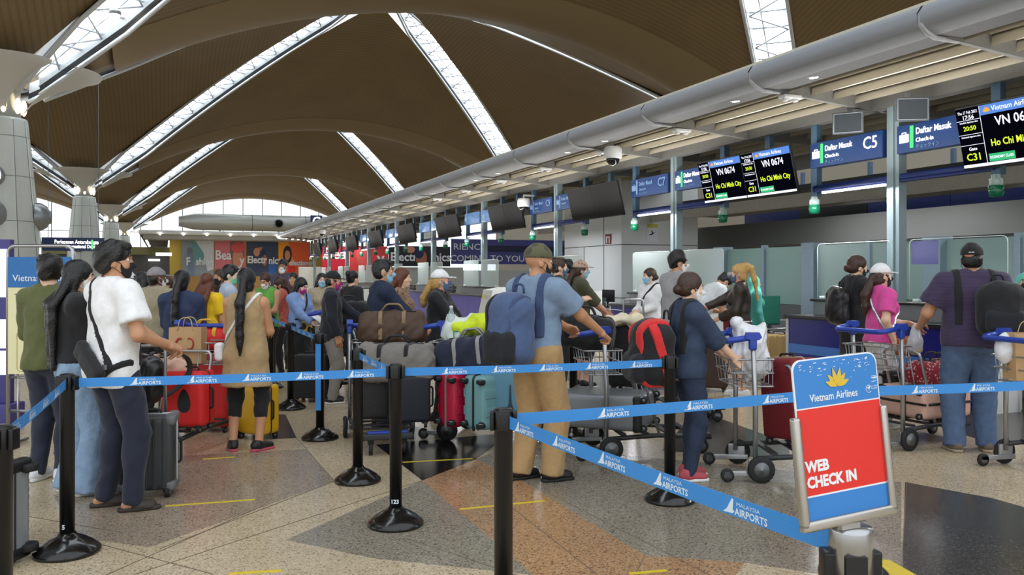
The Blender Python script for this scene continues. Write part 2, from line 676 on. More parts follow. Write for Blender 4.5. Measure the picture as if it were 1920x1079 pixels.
for k in range(4):
    a0 = math.atan2(HY, HX)
    lo, hi = ((-a0, a0), (a0, PI - a0), (PI - a0, PI + a0), (PI + a0, 2 * PI - a0))[k]
    prof = [(0.75, 9.0), (1.0, 9.35), (1.5, 9.75), (2.2, 10.15), (3.0, 10.5), (3.7, 10.72), (3.75, 10.82)]
    m_ = []
    NA = 14
    vs, fs = [], []
    for r_, z_ in prof:
        cut = min(0.6, 0.62 / r_)
        ex = 1.0
        for j in range(NA + 1):
            t = j / NA
            an = lo + cut + (hi - lo - 2 * cut) * t
            rr = r_ * (1 - 0.10 * abs(2 * t - 1) ** 3 * (r_ / 3.75))
            vs.append((rr * math.cos(an), rr * math.sin(an), z_ - 0.5))
    for i in range(len(prof) - 1):
        for j in range(NA):
            a = i * (NA + 1) + j
            fs.append((a, a + 1, a + NA + 2, a + NA + 1))
    mb.add(vs, fs, 0, True)
mb.build('capital', PILW, pil0)
# jet nozzles and a round lamp on the shaft
to_cam = math.atan2(-41.0, 6.3)
for an, z, kind in ((to_cam - .42, 4.05, 'n'), (to_cam + 1.45, 4.05, 'n'), (to_cam - .42, 5.65, 'l'), (to_cam - 1.9, 4.05, 'n')):
    r = 1.55 - (z - 1) * 0.0946
    M = Matrix.Translation((r * math.cos(an), r * math.sin(an), z)) @ Matrix.Rotation(an, 4, 'Z') @ Matrix.Rotation(PI / 2, 4, 'Y')
    mb = MB()
    if kind == 'n':
        mb.lathe([(0.62, -.1), (0.6, .12), (0.46, .34), (0.3, .42), (0.28, .5)], seg=28, M=M, cap=False)
        n_ = mb.build('jet_nozzle', STEEL, pil0)
        mb = MB()
        mb.lathe([(0.001, .44), (0.29, .46)], seg=20, M=M)
        mb.build('nozzle_bore', DARKH, n_)
    else:
        mb.lathe([(0.48, -.1), (0.48, .1), (0.4, .16)], seg=24, M=M)
        n_ = mb.build('lamp_housing', STEEL, pil0)
        mb = MB()
        mb.lathe([(0.42, .15), (0.3, .2), (0.001, .24)], seg=24, M=M)
        mb.build('lamp_lens', lamp_mat('white_floodlight', (255, 255, 250), 12), n_)
for x, y in ((-6.3, 79.4), (-6.3, 117.8), (-6.3, 156.2), (36.3, 41), (36.3, 79.4), (36.3, 117.8), (36.3, 156.2)):
    c = dup(pil0, (x, y, 0))
    for o in list(c.children):
        if o.name.startswith('lamp_housing'):
            for q in list(o.children):
                bpy.data.objects.remove(q)
            bpy.data.objects.remove(o)
# floodlights at the foot of each skylight, near the capitals
FLOOD = lamp_mat('skylight_floodlight', (255, 250, 240), 30)
for k, (x, y) in enumerate(((-6.3, 41), (-6.3, 79.4), (-6.3, 117.8), (-6.3, 156.2))):
    d = Vector((HX, -HY, 0)).normalized()
    t = thing('floodlight', 'small bright floodlight at the foot of the skylight above the %s pale pillar' % ('nearest', 'second', 'third', 'fourth')[k], 'lamp', (x + d.x * 6.0, y + d.y * 6.0, roof_z(1 - 4.5 / 21.3, 1 - 4.5 / 21.3) + .1), 0, 'skylight floodlights')
    mb = MB()
    mb.ball((0, 0, -.08), (.2, .2, .16))
    mb.build('lens', FLOOD, t)
    mb = MB()
    mb.lathe([(.24, -.05), (.24, .1), (.1, .22)], seg=14)
    mb.build('housing', STEEL, t)

# ---- far end: glazing bars, sill walls, the long duct
END = MB()
for k in range(26):
    END.box((-48 + k * 3.4, 157.5, 9), (0.12, 0.3, 18))
for z in (3.0, 6.0, 9.0):
    END.box((-6, 157.5, z), (85, 0.25, 0.1))
structure(END, 'window_1', mat('dark_mullion', (92, 100, 110), 0.5))
END = MB()
END.box((-6, 158, 1.6), (90, 0.4, 3.2))
structure(END, 'wall_end', mat('far_sill_wall', (120, 128, 138), 0.6))
# ================================================================ CHECK-IN ISLAND: canopy, posts, signs, screens, desks
YK = [8.27 + 5.2 * k for k in range(-1, 10)]
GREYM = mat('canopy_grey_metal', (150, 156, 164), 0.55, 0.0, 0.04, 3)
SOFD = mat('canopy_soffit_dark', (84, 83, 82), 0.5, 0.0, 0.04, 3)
LOUV = mat('canopy_louvre_beige', (206, 201, 188), 0.32, 0.0, 0.06, 2)
POST = mat('post_blue_grey', (150, 168, 174), 0.35, 0.3, 0.05, 4)
HPOST = mat('hanging_post_blue', (84, 112, 138), 0.4, 0.2, 0.06, 6)
BLUEB = mat('beam_dark_blue', (26, 48, 116), 0.35, 0.1, 0.06, 6)
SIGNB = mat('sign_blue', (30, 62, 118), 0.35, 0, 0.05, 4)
SIGNB_SHEEN = mat('sign_blue_sheen', (86, 124, 178), 0.15, 0, 0.08, 4)  # reflection on the far unlit signs put into a paler blue
WHITE_L = lamp_mat('lit_lettering', (255, 255, 255), 1.6)
GREEN_L = lamp_mat('lit_green_bar', (90, 220, 130), 1.2)
WHITE_P = mat('white_print', (226, 232, 240), 0.5)
GREEN_P = mat('green_print', (110, 190, 140), 0.5)
PALE_P = mat('pale_blue_print', (120, 156, 200), 0.5)
TUBE_L = lamp_mat('fluorescent_tube', (245, 246, 255), 5)
BLACKP = mat('black_plastic', (24, 25, 28), 0.45, 0, 0.1)
BLACKS = mat('black_screen_back', (30, 31, 34), 0.6, 0, 0.08)
CHROME = mat('brushed_steel', (176, 178, 180), 0.22, 0.9, 0.04)

can = thing('canopy', None, None, kind='structure')
Y0, Y1 = YK[0] - 5.2, 58.0
JY = [YK[0] + 0.37 - 5.2 + 2.6 * j for j in range(0, 25)]
prof = [(7.5, 3.95), (7.18, 3.95), (7.05, 3.985), (6.95, 4.06), (6.94, 4.15), (7.0, 4.23), (7.2, 4.3)]
for a, b in zip(JY[:-1], JY[1:]):
    mb = MB()
    vs = [(x, a + .015, z) for x, z in prof] + [(x, b - .015, z) for x, z in prof]
    n = len(prof)
    mb.add(vs, [(i, i + 1, n + i + 1, n + i) for i in range(1, n - 1)], 0, True)
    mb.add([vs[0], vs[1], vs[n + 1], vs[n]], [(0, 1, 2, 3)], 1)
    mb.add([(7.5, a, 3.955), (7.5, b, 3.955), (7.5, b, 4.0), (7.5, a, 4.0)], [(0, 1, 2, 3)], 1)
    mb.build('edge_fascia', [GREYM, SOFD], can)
mb = MB()
for y in JY:
    p2 = [(x + (.03 if i > 1 else 0), z - 0.02) for i, (x, z) in enumerate(prof)]
    mb.tube([(x, y, z) for x, z in p2], 0.03, 5)
mb.build('edge_joint', mat('joint_pale', (176, 180, 184), 0.4), can)
mb = MB()
for i, x in enumerate([7.56 + 0.385 * i for i in range(11)]):
    z = 3.96 - 0.05 * (x - 7.5) * (1 if x < 9 else 0.4)
    pl = [(x, z - .02), (x + .015, z + .07), (x + .06, z + .13), (x + .14, z + .165), (x + .24, z + .16), (x + .33, z + .12), (x + .38, z + .08)]
    n = len(pl)
    mb.add([(a, Y0, b) for a, b in pl] + [(a, Y1, b) for a, b in pl], [(i, i + 1, n + i + 1, n + i) for i in range(n - 1)], 0, True)
mb.build('louvre_slats', LOUV, can)
mb = MB()
mb.box((9.6, (Y0 + Y1) / 2, 4.28), (5.0, Y1 - Y0, 0.04))
mb.build('light_block_sheet', mat('light_block_white', (210, 206, 190), 0.6), can)  # sheet added over the slats to block light from above
for y in JY:
    mb = MB()
    mb.add([(7.3, y - .03, 3.93), (9.1, y - .03, 3.80), (11.8, y - .03, 3.80), (11.8, y - .03, 4.2), (7.3, y - .03, 4.2), (7.3, y + .03, 3.93), (9.1, y + .03, 3.80), (11.8, y + .03, 3.80), (11.8, y + .03, 4.2), (7.3, y + .03, 4.2)],
           [(0, 1, 2, 3, 4), (9, 8, 7, 6, 5), (0, 5, 6, 1), (1, 6, 7, 2)])
    mb.build('rib', mat('canopy_rib_grey', (120, 120, 118), .5), can)
mb = MB()
mb.box((9.1, (Y0 + Y1) / 2, 3.88), (0.18, Y1 - Y0, 0.16))
mb.box((11.8, (Y0 + Y1) / 2, 3.95), (0.1, Y1 - Y0, 0.6))
mb.build('long_beam', _M['canopy_rib_grey'], can)
for o in can.children:
    o['kind'] = 'structure'

# recessed lights in the soffit
DL = lamp_mat('downlight_lens', (255, 248, 236), 16)
dl0 = thing('ceiling_light', 'small round downlight recessed in the silver edge of the check-in canopy', 'light', (7.33, 7.9, 3.95), 0, 'canopy downlights')
mb = MB()
mb.lathe([(0.075, -.004), (0.06, -.012), (0.055, 0.01)], seg=16, cap=False)
mb.build('trim_ring', CHROME, dl0)
mb = MB()
mb.lathe([(0.001, -.002), (0.056, -.002)], seg=16, cap=False)
mb.build('lens', DL, dl0)
for k in range(-1, 10):
    for d in (-.37, 1.13):
        y = 8.27 + 5.2 * k + d
        if y > 5 and not (k == 0 and d < 0):
            dup(dl0, (7.33, y, 3.95))
for k in range(0, 10):
    area_light('added_louvre_fill', (8.3, 8.27 + 5.2 * k - 5.2 + .02, 2.9), .3, 4.8, 48, (1, .97, .93), (PI, 0, 0))  # no fixture here: light added below the louvres to brighten them
    area_light('desk_tube_light', (8.65, 8.27 + 5.2 * k - 5.2 + .8, 2.72), .15, 1.2, 50, (.95, .97, 1))
for q in range(3):
    area_light('added_back_fill', (13.4, 1 + q * 6, 3.2), 1.0, 4.0, 70, (.97, .98, 1))  # unseen fill light added to lift the dark fascia zone
# smoke detectors, dome cameras, loudspeakers
WPL = mat('white_plastic', (222, 224, 226), 0.4, 0, 0.04)
sd0 = thing('smoke_detector', 'small white twin sensor under a rib of the check-in canopy', 'sensor', (7.62, JY[4], 3.9), 0, 'canopy sensors')
mb = MB()
mb.box((0, 0, -.02), (.3, .14, .05), bev=.02)
mb.build('housing', WPL, sd0)
for s in (-1, 1):
    mb = MB()
    mb.lathe([(0.045, -.04), (0.05, -.06), (0.03, -.08), (0.001, -.082)], (s * .08, 0, 0), 12)
    mb.build('sensor_head', WPL, sd0)
for j in (5, 6, 7, 8, 9, 10, 12, 14):
    dup(sd0, (7.7, JY[j], 3.88))


def dome(loc, label, arm=False):
    t = thing('dome_camera', label, 'camera', loc, 0, 'ceiling cameras')
    mb = MB()
    mb.lathe([(0.15, 0.0), (0.17, -.05), (0.17, -.2), (0.15, -.22)], seg=20)
    mb.build('housing', WPL, t)
    mb = MB()
    mb.lathe([(0.13, -.21), (0.125, -.27), (0.08, -.33), (0.001, -.355)], seg=18)
    mb.build('dark_dome', mat('smoked_dome', (14, 14, 18), 0.1), t)
    if arm:
        mb = MB()
        mb.tube([(0, 0, 0), (0, 0, .08), (.3, 0, .08)], .03, 8)
        mb.build('bracket', WPL, t)
    return t


dome((7.75, 13.55, 3.93), 'large white dome camera under the canopy edge, nearest of the hanging cameras')
dome((8.75, 20.0, 3.55), 'small white dome camera on a bracket arm at the post by the C9 sign', True)
dome((7.6, 43.6, 3.9), 'small white dome camera under the far part of the canopy')

# long blue-grey posts and short hanging posts
for k, y in enumerate(YK):
    mb = MB()
    mb.box((9.11, y, 1.91), (0.14, 0.2, 3.82))
    mb.box((9.03, y, 1.91), (0.02, 0.05, 3.8))
    structure(mb, 'column', POST)
for y in YK:
    for d, z0 in ((-1.47, 2.72), (1.5, 2.72), (2.55, 3.3)):
        if y + d > 57:
            continue
        mb = MB()
        mb.box((9.12, y + d, (3.82 + z0) / 2), (0.1, 0.12, 3.82 - z0))
        o = structure(mb, 'hanging_post', HPOST)
# blue service beams with tubes, green beacons
bm0 = thing('light_beam', 'dark blue tubular beam with a fluorescent lamp between the posts over the check-in desks', 'beam', (9.1, YK[1], 2.83), 0, 'blue lamp beams')
mb = MB()
mb.tube([(0, -1.47, 0), (0, 1.5, 0)], 0.06, 12)
mb.box((0, 0, -.02), (.1, 2.9, .07))
mb.build('beam', BLUEB, bm0)
mb = MB()
mb.box((-.045, .72, -.07), (.05, 1.15, .03))
mb.build('fluorescent_tube', TUBE_L, bm0)
for k, y in enumerate(YK):
    if k != 1:
        dup(bm0, (9.1, y, 2.83))
bc0 = thing('beacon', 'green glass beacon lamp under a hanging post over the check-in desks', 'lamp', (9.08, YK[1] + 1.5, 2.72), 0, 'green desk beacons')
mb = MB()
mb.lathe([(.05, 0), (.05, -.04), (.075, -.05), (.075, -.13)], seg=14)
mb.build('clear_collar', clear_mat('clear_collar', (200, 220, 215), .5), bc0)
mb = MB()
mb.lathe([(.082, -.13), (.086, -.2), (.07, -.26), (.001, -.27)], seg=14)
mb.build('green_lens', mat('green_lens', (14, 104, 72), 0.15, 0, .1), bc0)
for k, y in enumerate(YK):
    for d in (-1.47, 1.5):
        if y + d < 57 and y + d > 6 and not (k == 1 and d == 1.5):
            dup(bc0, (9.08, y + d, 2.72))

XS = 8.99


def sign_frame(yleft, zmid, x=XS):
    """Plane facing the hall (-X); local x runs toward the camera (-Y), origin at the sign's far left edge middle."""
    return frame((x, yleft, zmid), (0, -1, 0), (0, 0, 1))


def suitcase_icon(F, x, y, s, m, par):
    mb = MB()
    mb.box((0, 0, 0), (s, s * .72, .002))
    mb.box((-s * .2, s * .43, 0), (s * .08, s * .2, .002))
    mb.box((s * .2, s * .43, 0), (s * .08, s * .2, .002))
    mb.box((0, s * .52, 0), (s * .48, s * .08, .002))
    o = mb.build('suitcase_icon', m, par)
    o.matrix_local = F @ Matrix.Translation((x, y, .003))


def counter_sign(yleft, width, code, lit, full, pos):
    h = .37
    bodym = SIGNB if full else SIGNB_SHEEN
    t = thing('counter_sign', '%sblue overhead check-in sign marked %s' % ('lit ' if lit else '', code), 'sign', (0, 0, 0))
    if not full:
        t['label'] = 'pale reflecting blue overhead check-in sign, %s' % pos
        t['group'] = 'unlit far counter signs'
    mb = MB()
    mb.box((9.07, yleft - width / 2, 3.325), (.14, width, h), bev=.01)
    mb.build('sign_box', bodym, t)
    F = sign_frame(yleft, 3.325)
    W_, G_ = (WHITE_L, GREEN_L) if lit else (WHITE_P, GREEN_P)
    if not lit:
        W_ = PALE_P
        G_ = PALE_P
    suitcase_icon(F, .13, -.0, .15, W_, t)
    mb = MB()
    mb.box((0, 0, 0), (.055, .29, .003))
    o = mb.build('green_bar', G_, t)
    o.matrix_local = F @ Matrix.Translation((.25, .01, .003))
    letters('Daftar Masuk', F, .31, .07, .115, W_, t, .002, align='LEFT', sx=.84)
    letters('Check-in', F, .31, -.045, .075, W_, t, .0015, align='LEFT')
    letters('チェックイン', F, .31, -.13, .06, PALE_P, t, 0, align='LEFT')
    letters(code, F, width - .20, .03, .24, W_, t, .002, sx=.92)
    return t


for k, y in enumerate(YK):
    kk = k - 1
    pos = 'pair %d along the row' % (k + 1)
    if kk <= 6:
        odd, even = 5 + 2 * kk, 4 + 2 * kk
        lit = kk in (0,)
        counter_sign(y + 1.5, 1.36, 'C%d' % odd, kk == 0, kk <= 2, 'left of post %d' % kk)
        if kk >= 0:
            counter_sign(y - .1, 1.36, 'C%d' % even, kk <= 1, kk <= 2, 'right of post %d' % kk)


# flight information screens: pairs tilted down toward the hall
SCR_BK = lamp_mat('screen_black', (6, 6, 14), 1.0)
SCR_BL = lamp_mat('screen_blue', (92, 140, 220), 1.0)
SCR_W = lamp_mat('screen_white', (240, 240, 255), 1.25)
SCR_Y = lamp_mat('screen_yellow', (214, 240, 60), 1.2)
SCR_G = lamp_mat('screen_green', (60, 186, 120), 1.0)
SCR_OR = lamp_mat('screen_gold', (236, 170, 60), 1.1)
SCR_OFF = mat('screen_off', (14, 14, 16), 0.9, 0, 0.05)
W_S, H_S = 1.17, 0.72


def screen_text(F, w, h, par):
    mb = MB()
    L = .27 * w
    mb.box((L + (w - L) / 2, h * .42, .001), (w - L, h * .16, .001), 0)
    mb.build('header_band', SCR_BL, par).matrix_local = F
    mb = MB()
    mb.box((w / 2, -h * .475, .001), (w, h * .05, .001))
    for yy in (.3, .06, -.12):
        mb.box((L / 2, h * yy, .001), (L, .005, .001))
    mb.box((L, 0, .001), (.006, h, .001))
    mb.build('rule_lines', SCR_W, par).matrix_local = F
    mb = MB()
    mb.box((L + .19, -h * .375, .001), (.32, h * .13, .001))
    mb.build('class_band', SCR_G, par).matrix_local = F
    lotus(F, L + .09, h * .385, .055, SCR_OR, par)
    letters('Vietnam Airlines', F, L + .15, h * .42, .085, SCR_W, par, .0005, align='LEFT', sx=.9)
    letters('VN 0674', F, L + (w - L) * .5, h * .2, .15, SCR_W, par, .002, sx=.9)
    letters('Ho Chi Minh City', F, L + (w - L) * .5, -h * .14, .115, SCR_Y, par, .0015, sx=.82)
    letters('ECONOMY CLASS', F, L + .19, -h * .375, .045, SCR_W, par, .0005, off=.004, sx=.8)
    letters('Thu 17 Feb 2022', F, L / 2, h * .43, .05, SCR_W, par, 0, sx=.75)
    letters('17:56', F, L / 2, h * .345, .07, SCR_W, par, .001)
    letters('Schedule departure time', F, L / 2, h * .265, .03, SCR_W, par, 0, sx=.8)
    letters('20:50', F, L / 2, h * .16, .075, SCR_Y, par, .001)
    letters('Estimated departure time', F, L / 2, h * .02, .03, SCR_W, par, 0, sx=.8)
    letters('Gate', F, L / 2, -h * .19, .055, SCR_W, par, .0005)
    letters('C31', F, L / 2, -h * .33, .12, SCR_Y, par, .0015)


TILT = math.radians(13.5)


def flight_screen(yleft, on, label, group=None):
    t = thing('flight_screen', label, 'screen', (8.84, yleft, 3.16), 0, group)
    F = frame((-.002, 0, 0), (0, -1, 0), (math.sin(-TILT), 0, math.cos(TILT)))
    mb = MB()
    mb.box((W_S / 2, 0, -.03), (W_S, H_S + .03, .05), bev=.006, M=F)
    mb.build('bezel', BLACKS, t)
    mb = MB()
    mb.box((W_S / 2, 0, -.1), (W_S * .7, H_S * .7, .1), bev=.02, M=F)
    mb.box((W_S / 2, .1, -.18), (.1, .5, .14), M=F)
    mb.build('back_housing', BLACKP, t)
    mb = MB()
    mb.box((W_S / 2, 0, -.002), (W_S - .015, H_S - .01, .002), M=F)
    mb.build('display', SCR_BK if on else SCR_OFF, t)
    if on:
        screen_text(F @ Matrix.Translation((.008, 0, 0)), W_S - .016, H_S - .015, t)
    return t


for k, y in enumerate(YK):
    kk = k - 1
    yl = y + 4.03
    if yl > 56:
        continue
    if kk <= 0:
        w_ = 'near the top right edge' if kk < 0 else 'left of the C5 sign'
        flight_screen(yl, True, 'lit flight screen %s, left one of its pair' % w_)
        flight_screen(yl - W_S - .005, True, 'lit flight screen %s, right one of its pair' % w_)
    else:
        flight_screen(yl, False, 'dark flight screen, left of pair number %d past the lit screens' % kk, 'dark flight screens')
        flight_screen(yl - W_S - .005, False, 'dark flight screen, right of pair number %d past the lit screens' % kk, 'dark flight screens')


def loudspeaker(loc, rz, label):
    t = thing('loudspeaker', label, 'speaker', loc, rz)
    mb = MB()
    mb.add([(-.2, -.13, -.15), (.2, -.13, -.15), (.2, -.13, .15), (-.2, -.13, .15), (-.13, .13, -.11), (.13, .13, -.11), (.13, .13, .11), (-.13, .13, .11)],
           [(0, 1, 2, 3), (5, 4, 7, 6), (4, 0, 3, 7), (1, 5, 6, 2), (3, 2, 6, 7), (4, 5, 1, 0)])
    mb.build('cabinet', mat('speaker_grey', (92, 102, 110), .5), t)
    mb = MB()
    mb.box((0, -.134, 0), (.34, .006, .25))
    mb.build('grille', mat('speaker_grille', (62, 70, 78), .7), t)
    mb = MB()
    mb.tube(fillet([(-.18, -.14, -.13), (.18, -.14, -.13), (.18, -.14, .13), (-.18, -.14, .13), (-.18, -.14, -.13)], .01), .006, 5)
    mb.build('pale_rim', GREYM, t)
    mb = MB()
    mb.box((0, .05, .18), (.06, .06, .12))
    mb.build('bracket', GREYM, t)


loudspeaker((8.75, 8.75, 3.62), math.radians(-52), 'grey box loudspeaker left of the post above the C5 sign')
loudspeaker((8.75, 7.75, 3.62), math.radians(-30), 'grey box loudspeaker right of the post above the C4 sign')

# ---------------------------------------------------------------- desks
DBLUE = mat('desk_blue_panel', (18, 22, 122), 0.25, 0, .05, 2)
DSTRIPE = mat('desk_light_stripe', (66, 122, 204), 0.3, 0, .04)
DTOP = mat('desk_black_top', (22, 22, 24), 0.3, 0, .1)
DSTEEL = mat('desk_brushed_steel', (138, 140, 142), 0.38, 0.35, .06, 5)
DWHITE = mat('desk_pale_panel', (206, 208, 206), 0.4, 0, .04)
DPURP = mat('desk_purple_poster', (88, 84, 176), 0.3, 0, .35, 3)
CLEAR = clear_mat('acrylic', (225, 240, 238), .0)
EDGEW = mat('acrylic_edge', (214, 230, 230), .2)
RUBBER = mat('conveyor_rubber', (34, 36, 38), .6, 0, .15)


def acrylic(loc, w, h, label, purple=False):
    """Clear screen standing along the desk, rounded top corners."""
    t = thing('acrylic_screen', label, 'screen', loc, 0, 'clear desk screens')
    pts = fillet([(0, 0, 0), (0, 0, h), (0, -w, h), (0, -w, 0)], .08, 4)
    mb = MB()
    n = len(pts)
    mb.add([(-.003, p.y, p.z) for p in pts] + [(.003, p.y, p.z) for p in pts], [tuple(range(n)), tuple(range(2 * n - 1, n - 1, -1))] + [(i, n + i, n + (i + 1) % n, (i + 1) % n) for i in range(n)])
    mb.build('clear_sheet', CLEAR, t)
    mb = MB()
    mb.tube(pts, .006, 5)
    mb.build('sheet_edge', EDGEW, t)
    for yy in (-.12, -w + .12):
        mb = MB()
        mb.box((0, yy, .02), (.14, .03, .04), bev=.008)
        mb.build('foot_clamp', EDGEW, t)
    if purple:
        mb = MB()
        mb.box((.01, -.22, h - .17), (.006, .4, .3), bev=.05)
        mb.build('purple_notice', clear_mat('purple_film', (150, 130, 220), .55), t)
    return t


def desk(y1, y0, kind, label):
    t = thing('check_in_desk', label, 'desk', (0, 0, 0), 0, 'check-in desks')
    t.location = (8.4, y1, 0)
    L = y1 - y0
    fm = {'blue': DBLUE, 'purple': DPURP}[kind]
    mb = MB()
    mb.box((.03, -L / 2, .46), (.06, L, .88))
    mb.build('front_panel', fm, t)
    if kind == 'blue':
        mb = MB()
        mb.box((-.004, -L / 2, .47), (.006, L, .13))
        mb.build('pale_stripe', DSTRIPE, t)
    mb = MB()
    for yy in (-.02, -L + .02):
        mb.box((.2, yy, .45), (.42, .05, .9))
    mb.box((.45, -L / 2, .45), (.1, L - .1, .88))
    mb.build('end_panel', DWHITE, t)
    mb = MB()
    mb.box((.27, -L / 2, .925), (.62, L + .06, .05), bev=.012)
    mb.build('worktop', DTOP, t)
    mb = MB()
    mb.box((.42, -L / 2 - .02, 1.05), (.08, L - .25, .2))
    mb.build('upstand', DSTEEL, t)
    mb = MB()
    mb.box((.46, -L / 2 - .02, 1.165), (.28, L - .2, .035), bev=.01)
    mb.build('ledge', DTOP, t)
    mb = MB()
    mb.box((.1, -L / 2, .03), (.04, L, .06))
    mb.build('kick_plate', DSTEEL, t)
    return t


def monitor(loc, rz, label=None):
    t = thing('desk_monitor', label, 'monitor', loc, rz, 'desk monitors')
    mb = MB()
    mb.box((0, 0, .28), (.46, .03, .3), bev=.01)
    mb.build('screen_case', BLACKP, t)
    mb = MB()
    mb.box((0, .02, .1), (.05, .03, .2))
    mb.box((0, .02, .01), (.22, .16, .02), bev=.006)
    mb.build('stand', BLACKP, t)
    return t


for k, y in enumerate(YK):
    y1 = y + 1.33
    y0 = y1 - 3.3
    if y1 > 56:
        break
    kk = k - 1
    kind = 'blue' if kk <= 1 else 'purple'
    nm = ('blue-fronted check-in desk under the top right flight screens', 'blue-fronted check-in desk with pale stripe behind the women in black and pink', 'blue-fronted check-in desk behind the woman in white')[k] if k < 3 else 'purple-fronted check-in desk, number %d beyond the blue ones' % (k - 2)
    desk(y1, y0, kind, nm)
    acrylic((8.87, y1 - .12, 1.185), 1.35, .8, 'rounded clear screen standing on the far half of desk %s' % ('nearest' if k == 0 else ('with the pale stripe' if k == 1 else 'row number %d' % k)), False)
    acrylic((8.87, y1 - 1.75, 1.185), 1.35, .8, 'rounded clear screen standing on the near half of desk %s' % ('nearest' if k == 0 else ('with the pale stripe' if k == 1 else 'row number %d' % k)), k == 1)
    if k < 7:
        tag(MB().box((10.0, (y0 + y1) / 2, .37), (.4, 3.2, .74), bev=.02).build('low_cabinet', DSTEEL), 'low grey cabinet behind desk row number %d, carrying two monitors' % k, 'cabinet', 'low cabinets behind desks')
        monitor((10.0, y1 - .9, .742), math.radians(80), 'black monitor on the far half of desk row number %d' % k)
        monitor((10.0, y1 - 2.3, .742), math.radians(100), 'black monitor on the near half of desk row number %d' % k)
    # baggage conveyor between desks
    t = thing('conveyor', 'dark rubber baggage conveyor between check-in desks, number %d in the row' % k, 'conveyor', (8.7, y1 + .95, 0), 0, 'baggage conveyors')
    mb = MB()
    mb.box((.7, 0, .15), (1.6, 1.3, .3))
    mb.build('bed', DSTEEL, t)
    mb = MB()
    mb.box((.7, 0, .315), (1.5, .95, .03))
    mb.build('belt', RUBBER, t)
    for s in (-1, 1):
        mb = MB()
        mb.tube([(.05, s * .58, .3), (.05, s * .58, .62), (1.5, s * .58, .62), (1.5, s * .58, .3)], .02, 6)
        mb.build('side_rail', CHROME, t)
    mb = MB()
    for i in range(5):
        mb.box((1.75 + i * .02, 0, .55 + i * .12), (.04, 1.3, .1))
    mb.build('rubber_curtain', RUBBER, t)

# slanted pale kiosk ends and notices on the far desks
for k, (row, lab) in enumerate(((3, 'pale slanted bag-drop kiosk behind the blue backpack'), (2, 'pale slanted bag-drop kiosk behind the olive jacket'), (5, 'pale slanted bag-drop kiosk left of the white cap'))):
    x, y = 7.85, 8.27 + 5.2 * (row - 1) + 1.33 + .95
    t = thing('bag_drop_kiosk', lab, 'kiosk', (x, y, 0), 0)
    mb = MB()
    mb.add([(0, -.35, 0), (.7, -.35, 0), (.7, .35, 0), (0, .35, 0), (.25, -.35, 1.12), (.7, -.35, 1.2), (.7, .35, 1.2), (.25, .35, 1.12)],
           [(3, 2, 1, 0), (4, 5, 6, 7), (0, 1, 5, 4), (1, 2, 6, 5), (2, 3, 7, 6), (3, 0, 4, 7)])
    mb.build('body', DWHITE, t)
    mb = MB()
    F = frame((.1, 0, .85), (0, -1, 0), (.25, 0, 1.12))
    mb.box((0, .1, .004), (.2, .1, .004), M=F)
    mb.build('yellow_notice', mat('notice_yellow', (206, 196, 90), .5), t)
    mb = MB()
    for i in range(4):
        mb.box((.76, 0, 1.0 - i * .1), (.1, .66 - i * .02, .09))
    mb.build('rubber_flaps', mat('dark_green_rubber', (36, 52, 50), .6), t)

# white column-like lift core behind the desks
CORE = mat('white_core_panel', (222, 226, 226), 0.3, 0, .03, 1)
CSE = mat('core_seam', (80, 84, 88), .6)
core = thing('wall_core', None, None, kind='structure')
mb = MB()
mb.box((11.75, 19.7, 2.2), (2.3, 3.2, 4.4))
mb.build('core_panels', CORE, core)['kind'] = 'structure'
mb = MB()
for z in (.95, 2.3):
    mb.box((11.75, 19.7, z), (2.31, 3.21, .02))
mb.box((10.6, 20.1, 1.6), (.02, .015, 1.4))
mb.box((10.6, 19.0, 2.2), (.02, .015, 4.4))
mb.build('panel_seams', CSE, core)['kind'] = 'structure'
t = thing('wall_sign', 'small dark red square sign with white icon on the white core wall', 'sign', (10.59, 18.75, 2.46))
mb = MB()
mb.box((0, 0, 0), (.02, .3, .26))
mb.build('plate', mat('sign_dark_red', (132, 20, 30), .4), t)
mb = MB()
for yy in (-.07, .07):
    mb.box((-.012, yy, -.03), (.006, .05, .14))
mb.box((-.012, 0, .05), (.006, .2, .03))
mb.build('icon', WHITE_P, t)
t = thing('wall_sign', 'white and yellow notice with a plane icon on the white core wall', 'sign', (11.5, 18.09, 2.62))
mb = MB()
mb.box((0, 0, 0), (.34, .02, .46))
mb.build('plate', WHITE_P, t)
mb = MB()
mb.box((0, -.012, .17), (.32, .006, .1))
mb.build('yellow_band', mat('notice_yellow', (206, 196, 90), .5), t)
mb = MB()
mb.add([(-.1, -.013, -.08), (-.02, -.013, -.07), (.1, -.013, .02), (.02, -.013, -.01), (-.02, -.013, .05), (-.04, -.013, .04), (-.02, -.013, -.03), (-.08, -.013, -.05)], [tuple(range(8))])
mb.build('plane_icon', DARKH, t)

# back of house: glass partition, fascia, boards of the next island
PGL = clear_mat('green_partition_glass', (176, 208, 200), .5, .15)
PPOST = mat('partition_post', (150, 170, 186), .35, .2)
t = thing('partition_glass', None, None, kind='structure')
mb, pm = MB(), MB()
for i in range(14):
    a = -3 + i * 1.45
    if a + 1.4 < 17.8:
        mb.box((12.0, a + .7, 1.52), (.02, 1.36, 1.2))
        pm.box((12.0, a, 1.1), (.12, .1, 2.15) if i % 2 == 0 else (.3, .35, 2.15))
mb.build('frosted_pane', PGL, t)
pm.build('partition_frame', PPOST, t)
mb = MB()
mb.box((12, 7, .45), (.1, 21, .9))
mb.build('partition_sill', mat('partition_grey', (96, 102, 104), .5), t)
for o in t.children:
    o['kind'] = 'structure'
FASC = mat('grey_fascia', (122, 124, 122), .6, 0, .05, 1)
mb = MB()
mb.box((14.8, 8, 2.62), (.3, 26, .62))
mb.box((14.9, 8, 1.15), (.15, 26, 2.3))
structure(mb, 'wall_back_fascia', FASC)
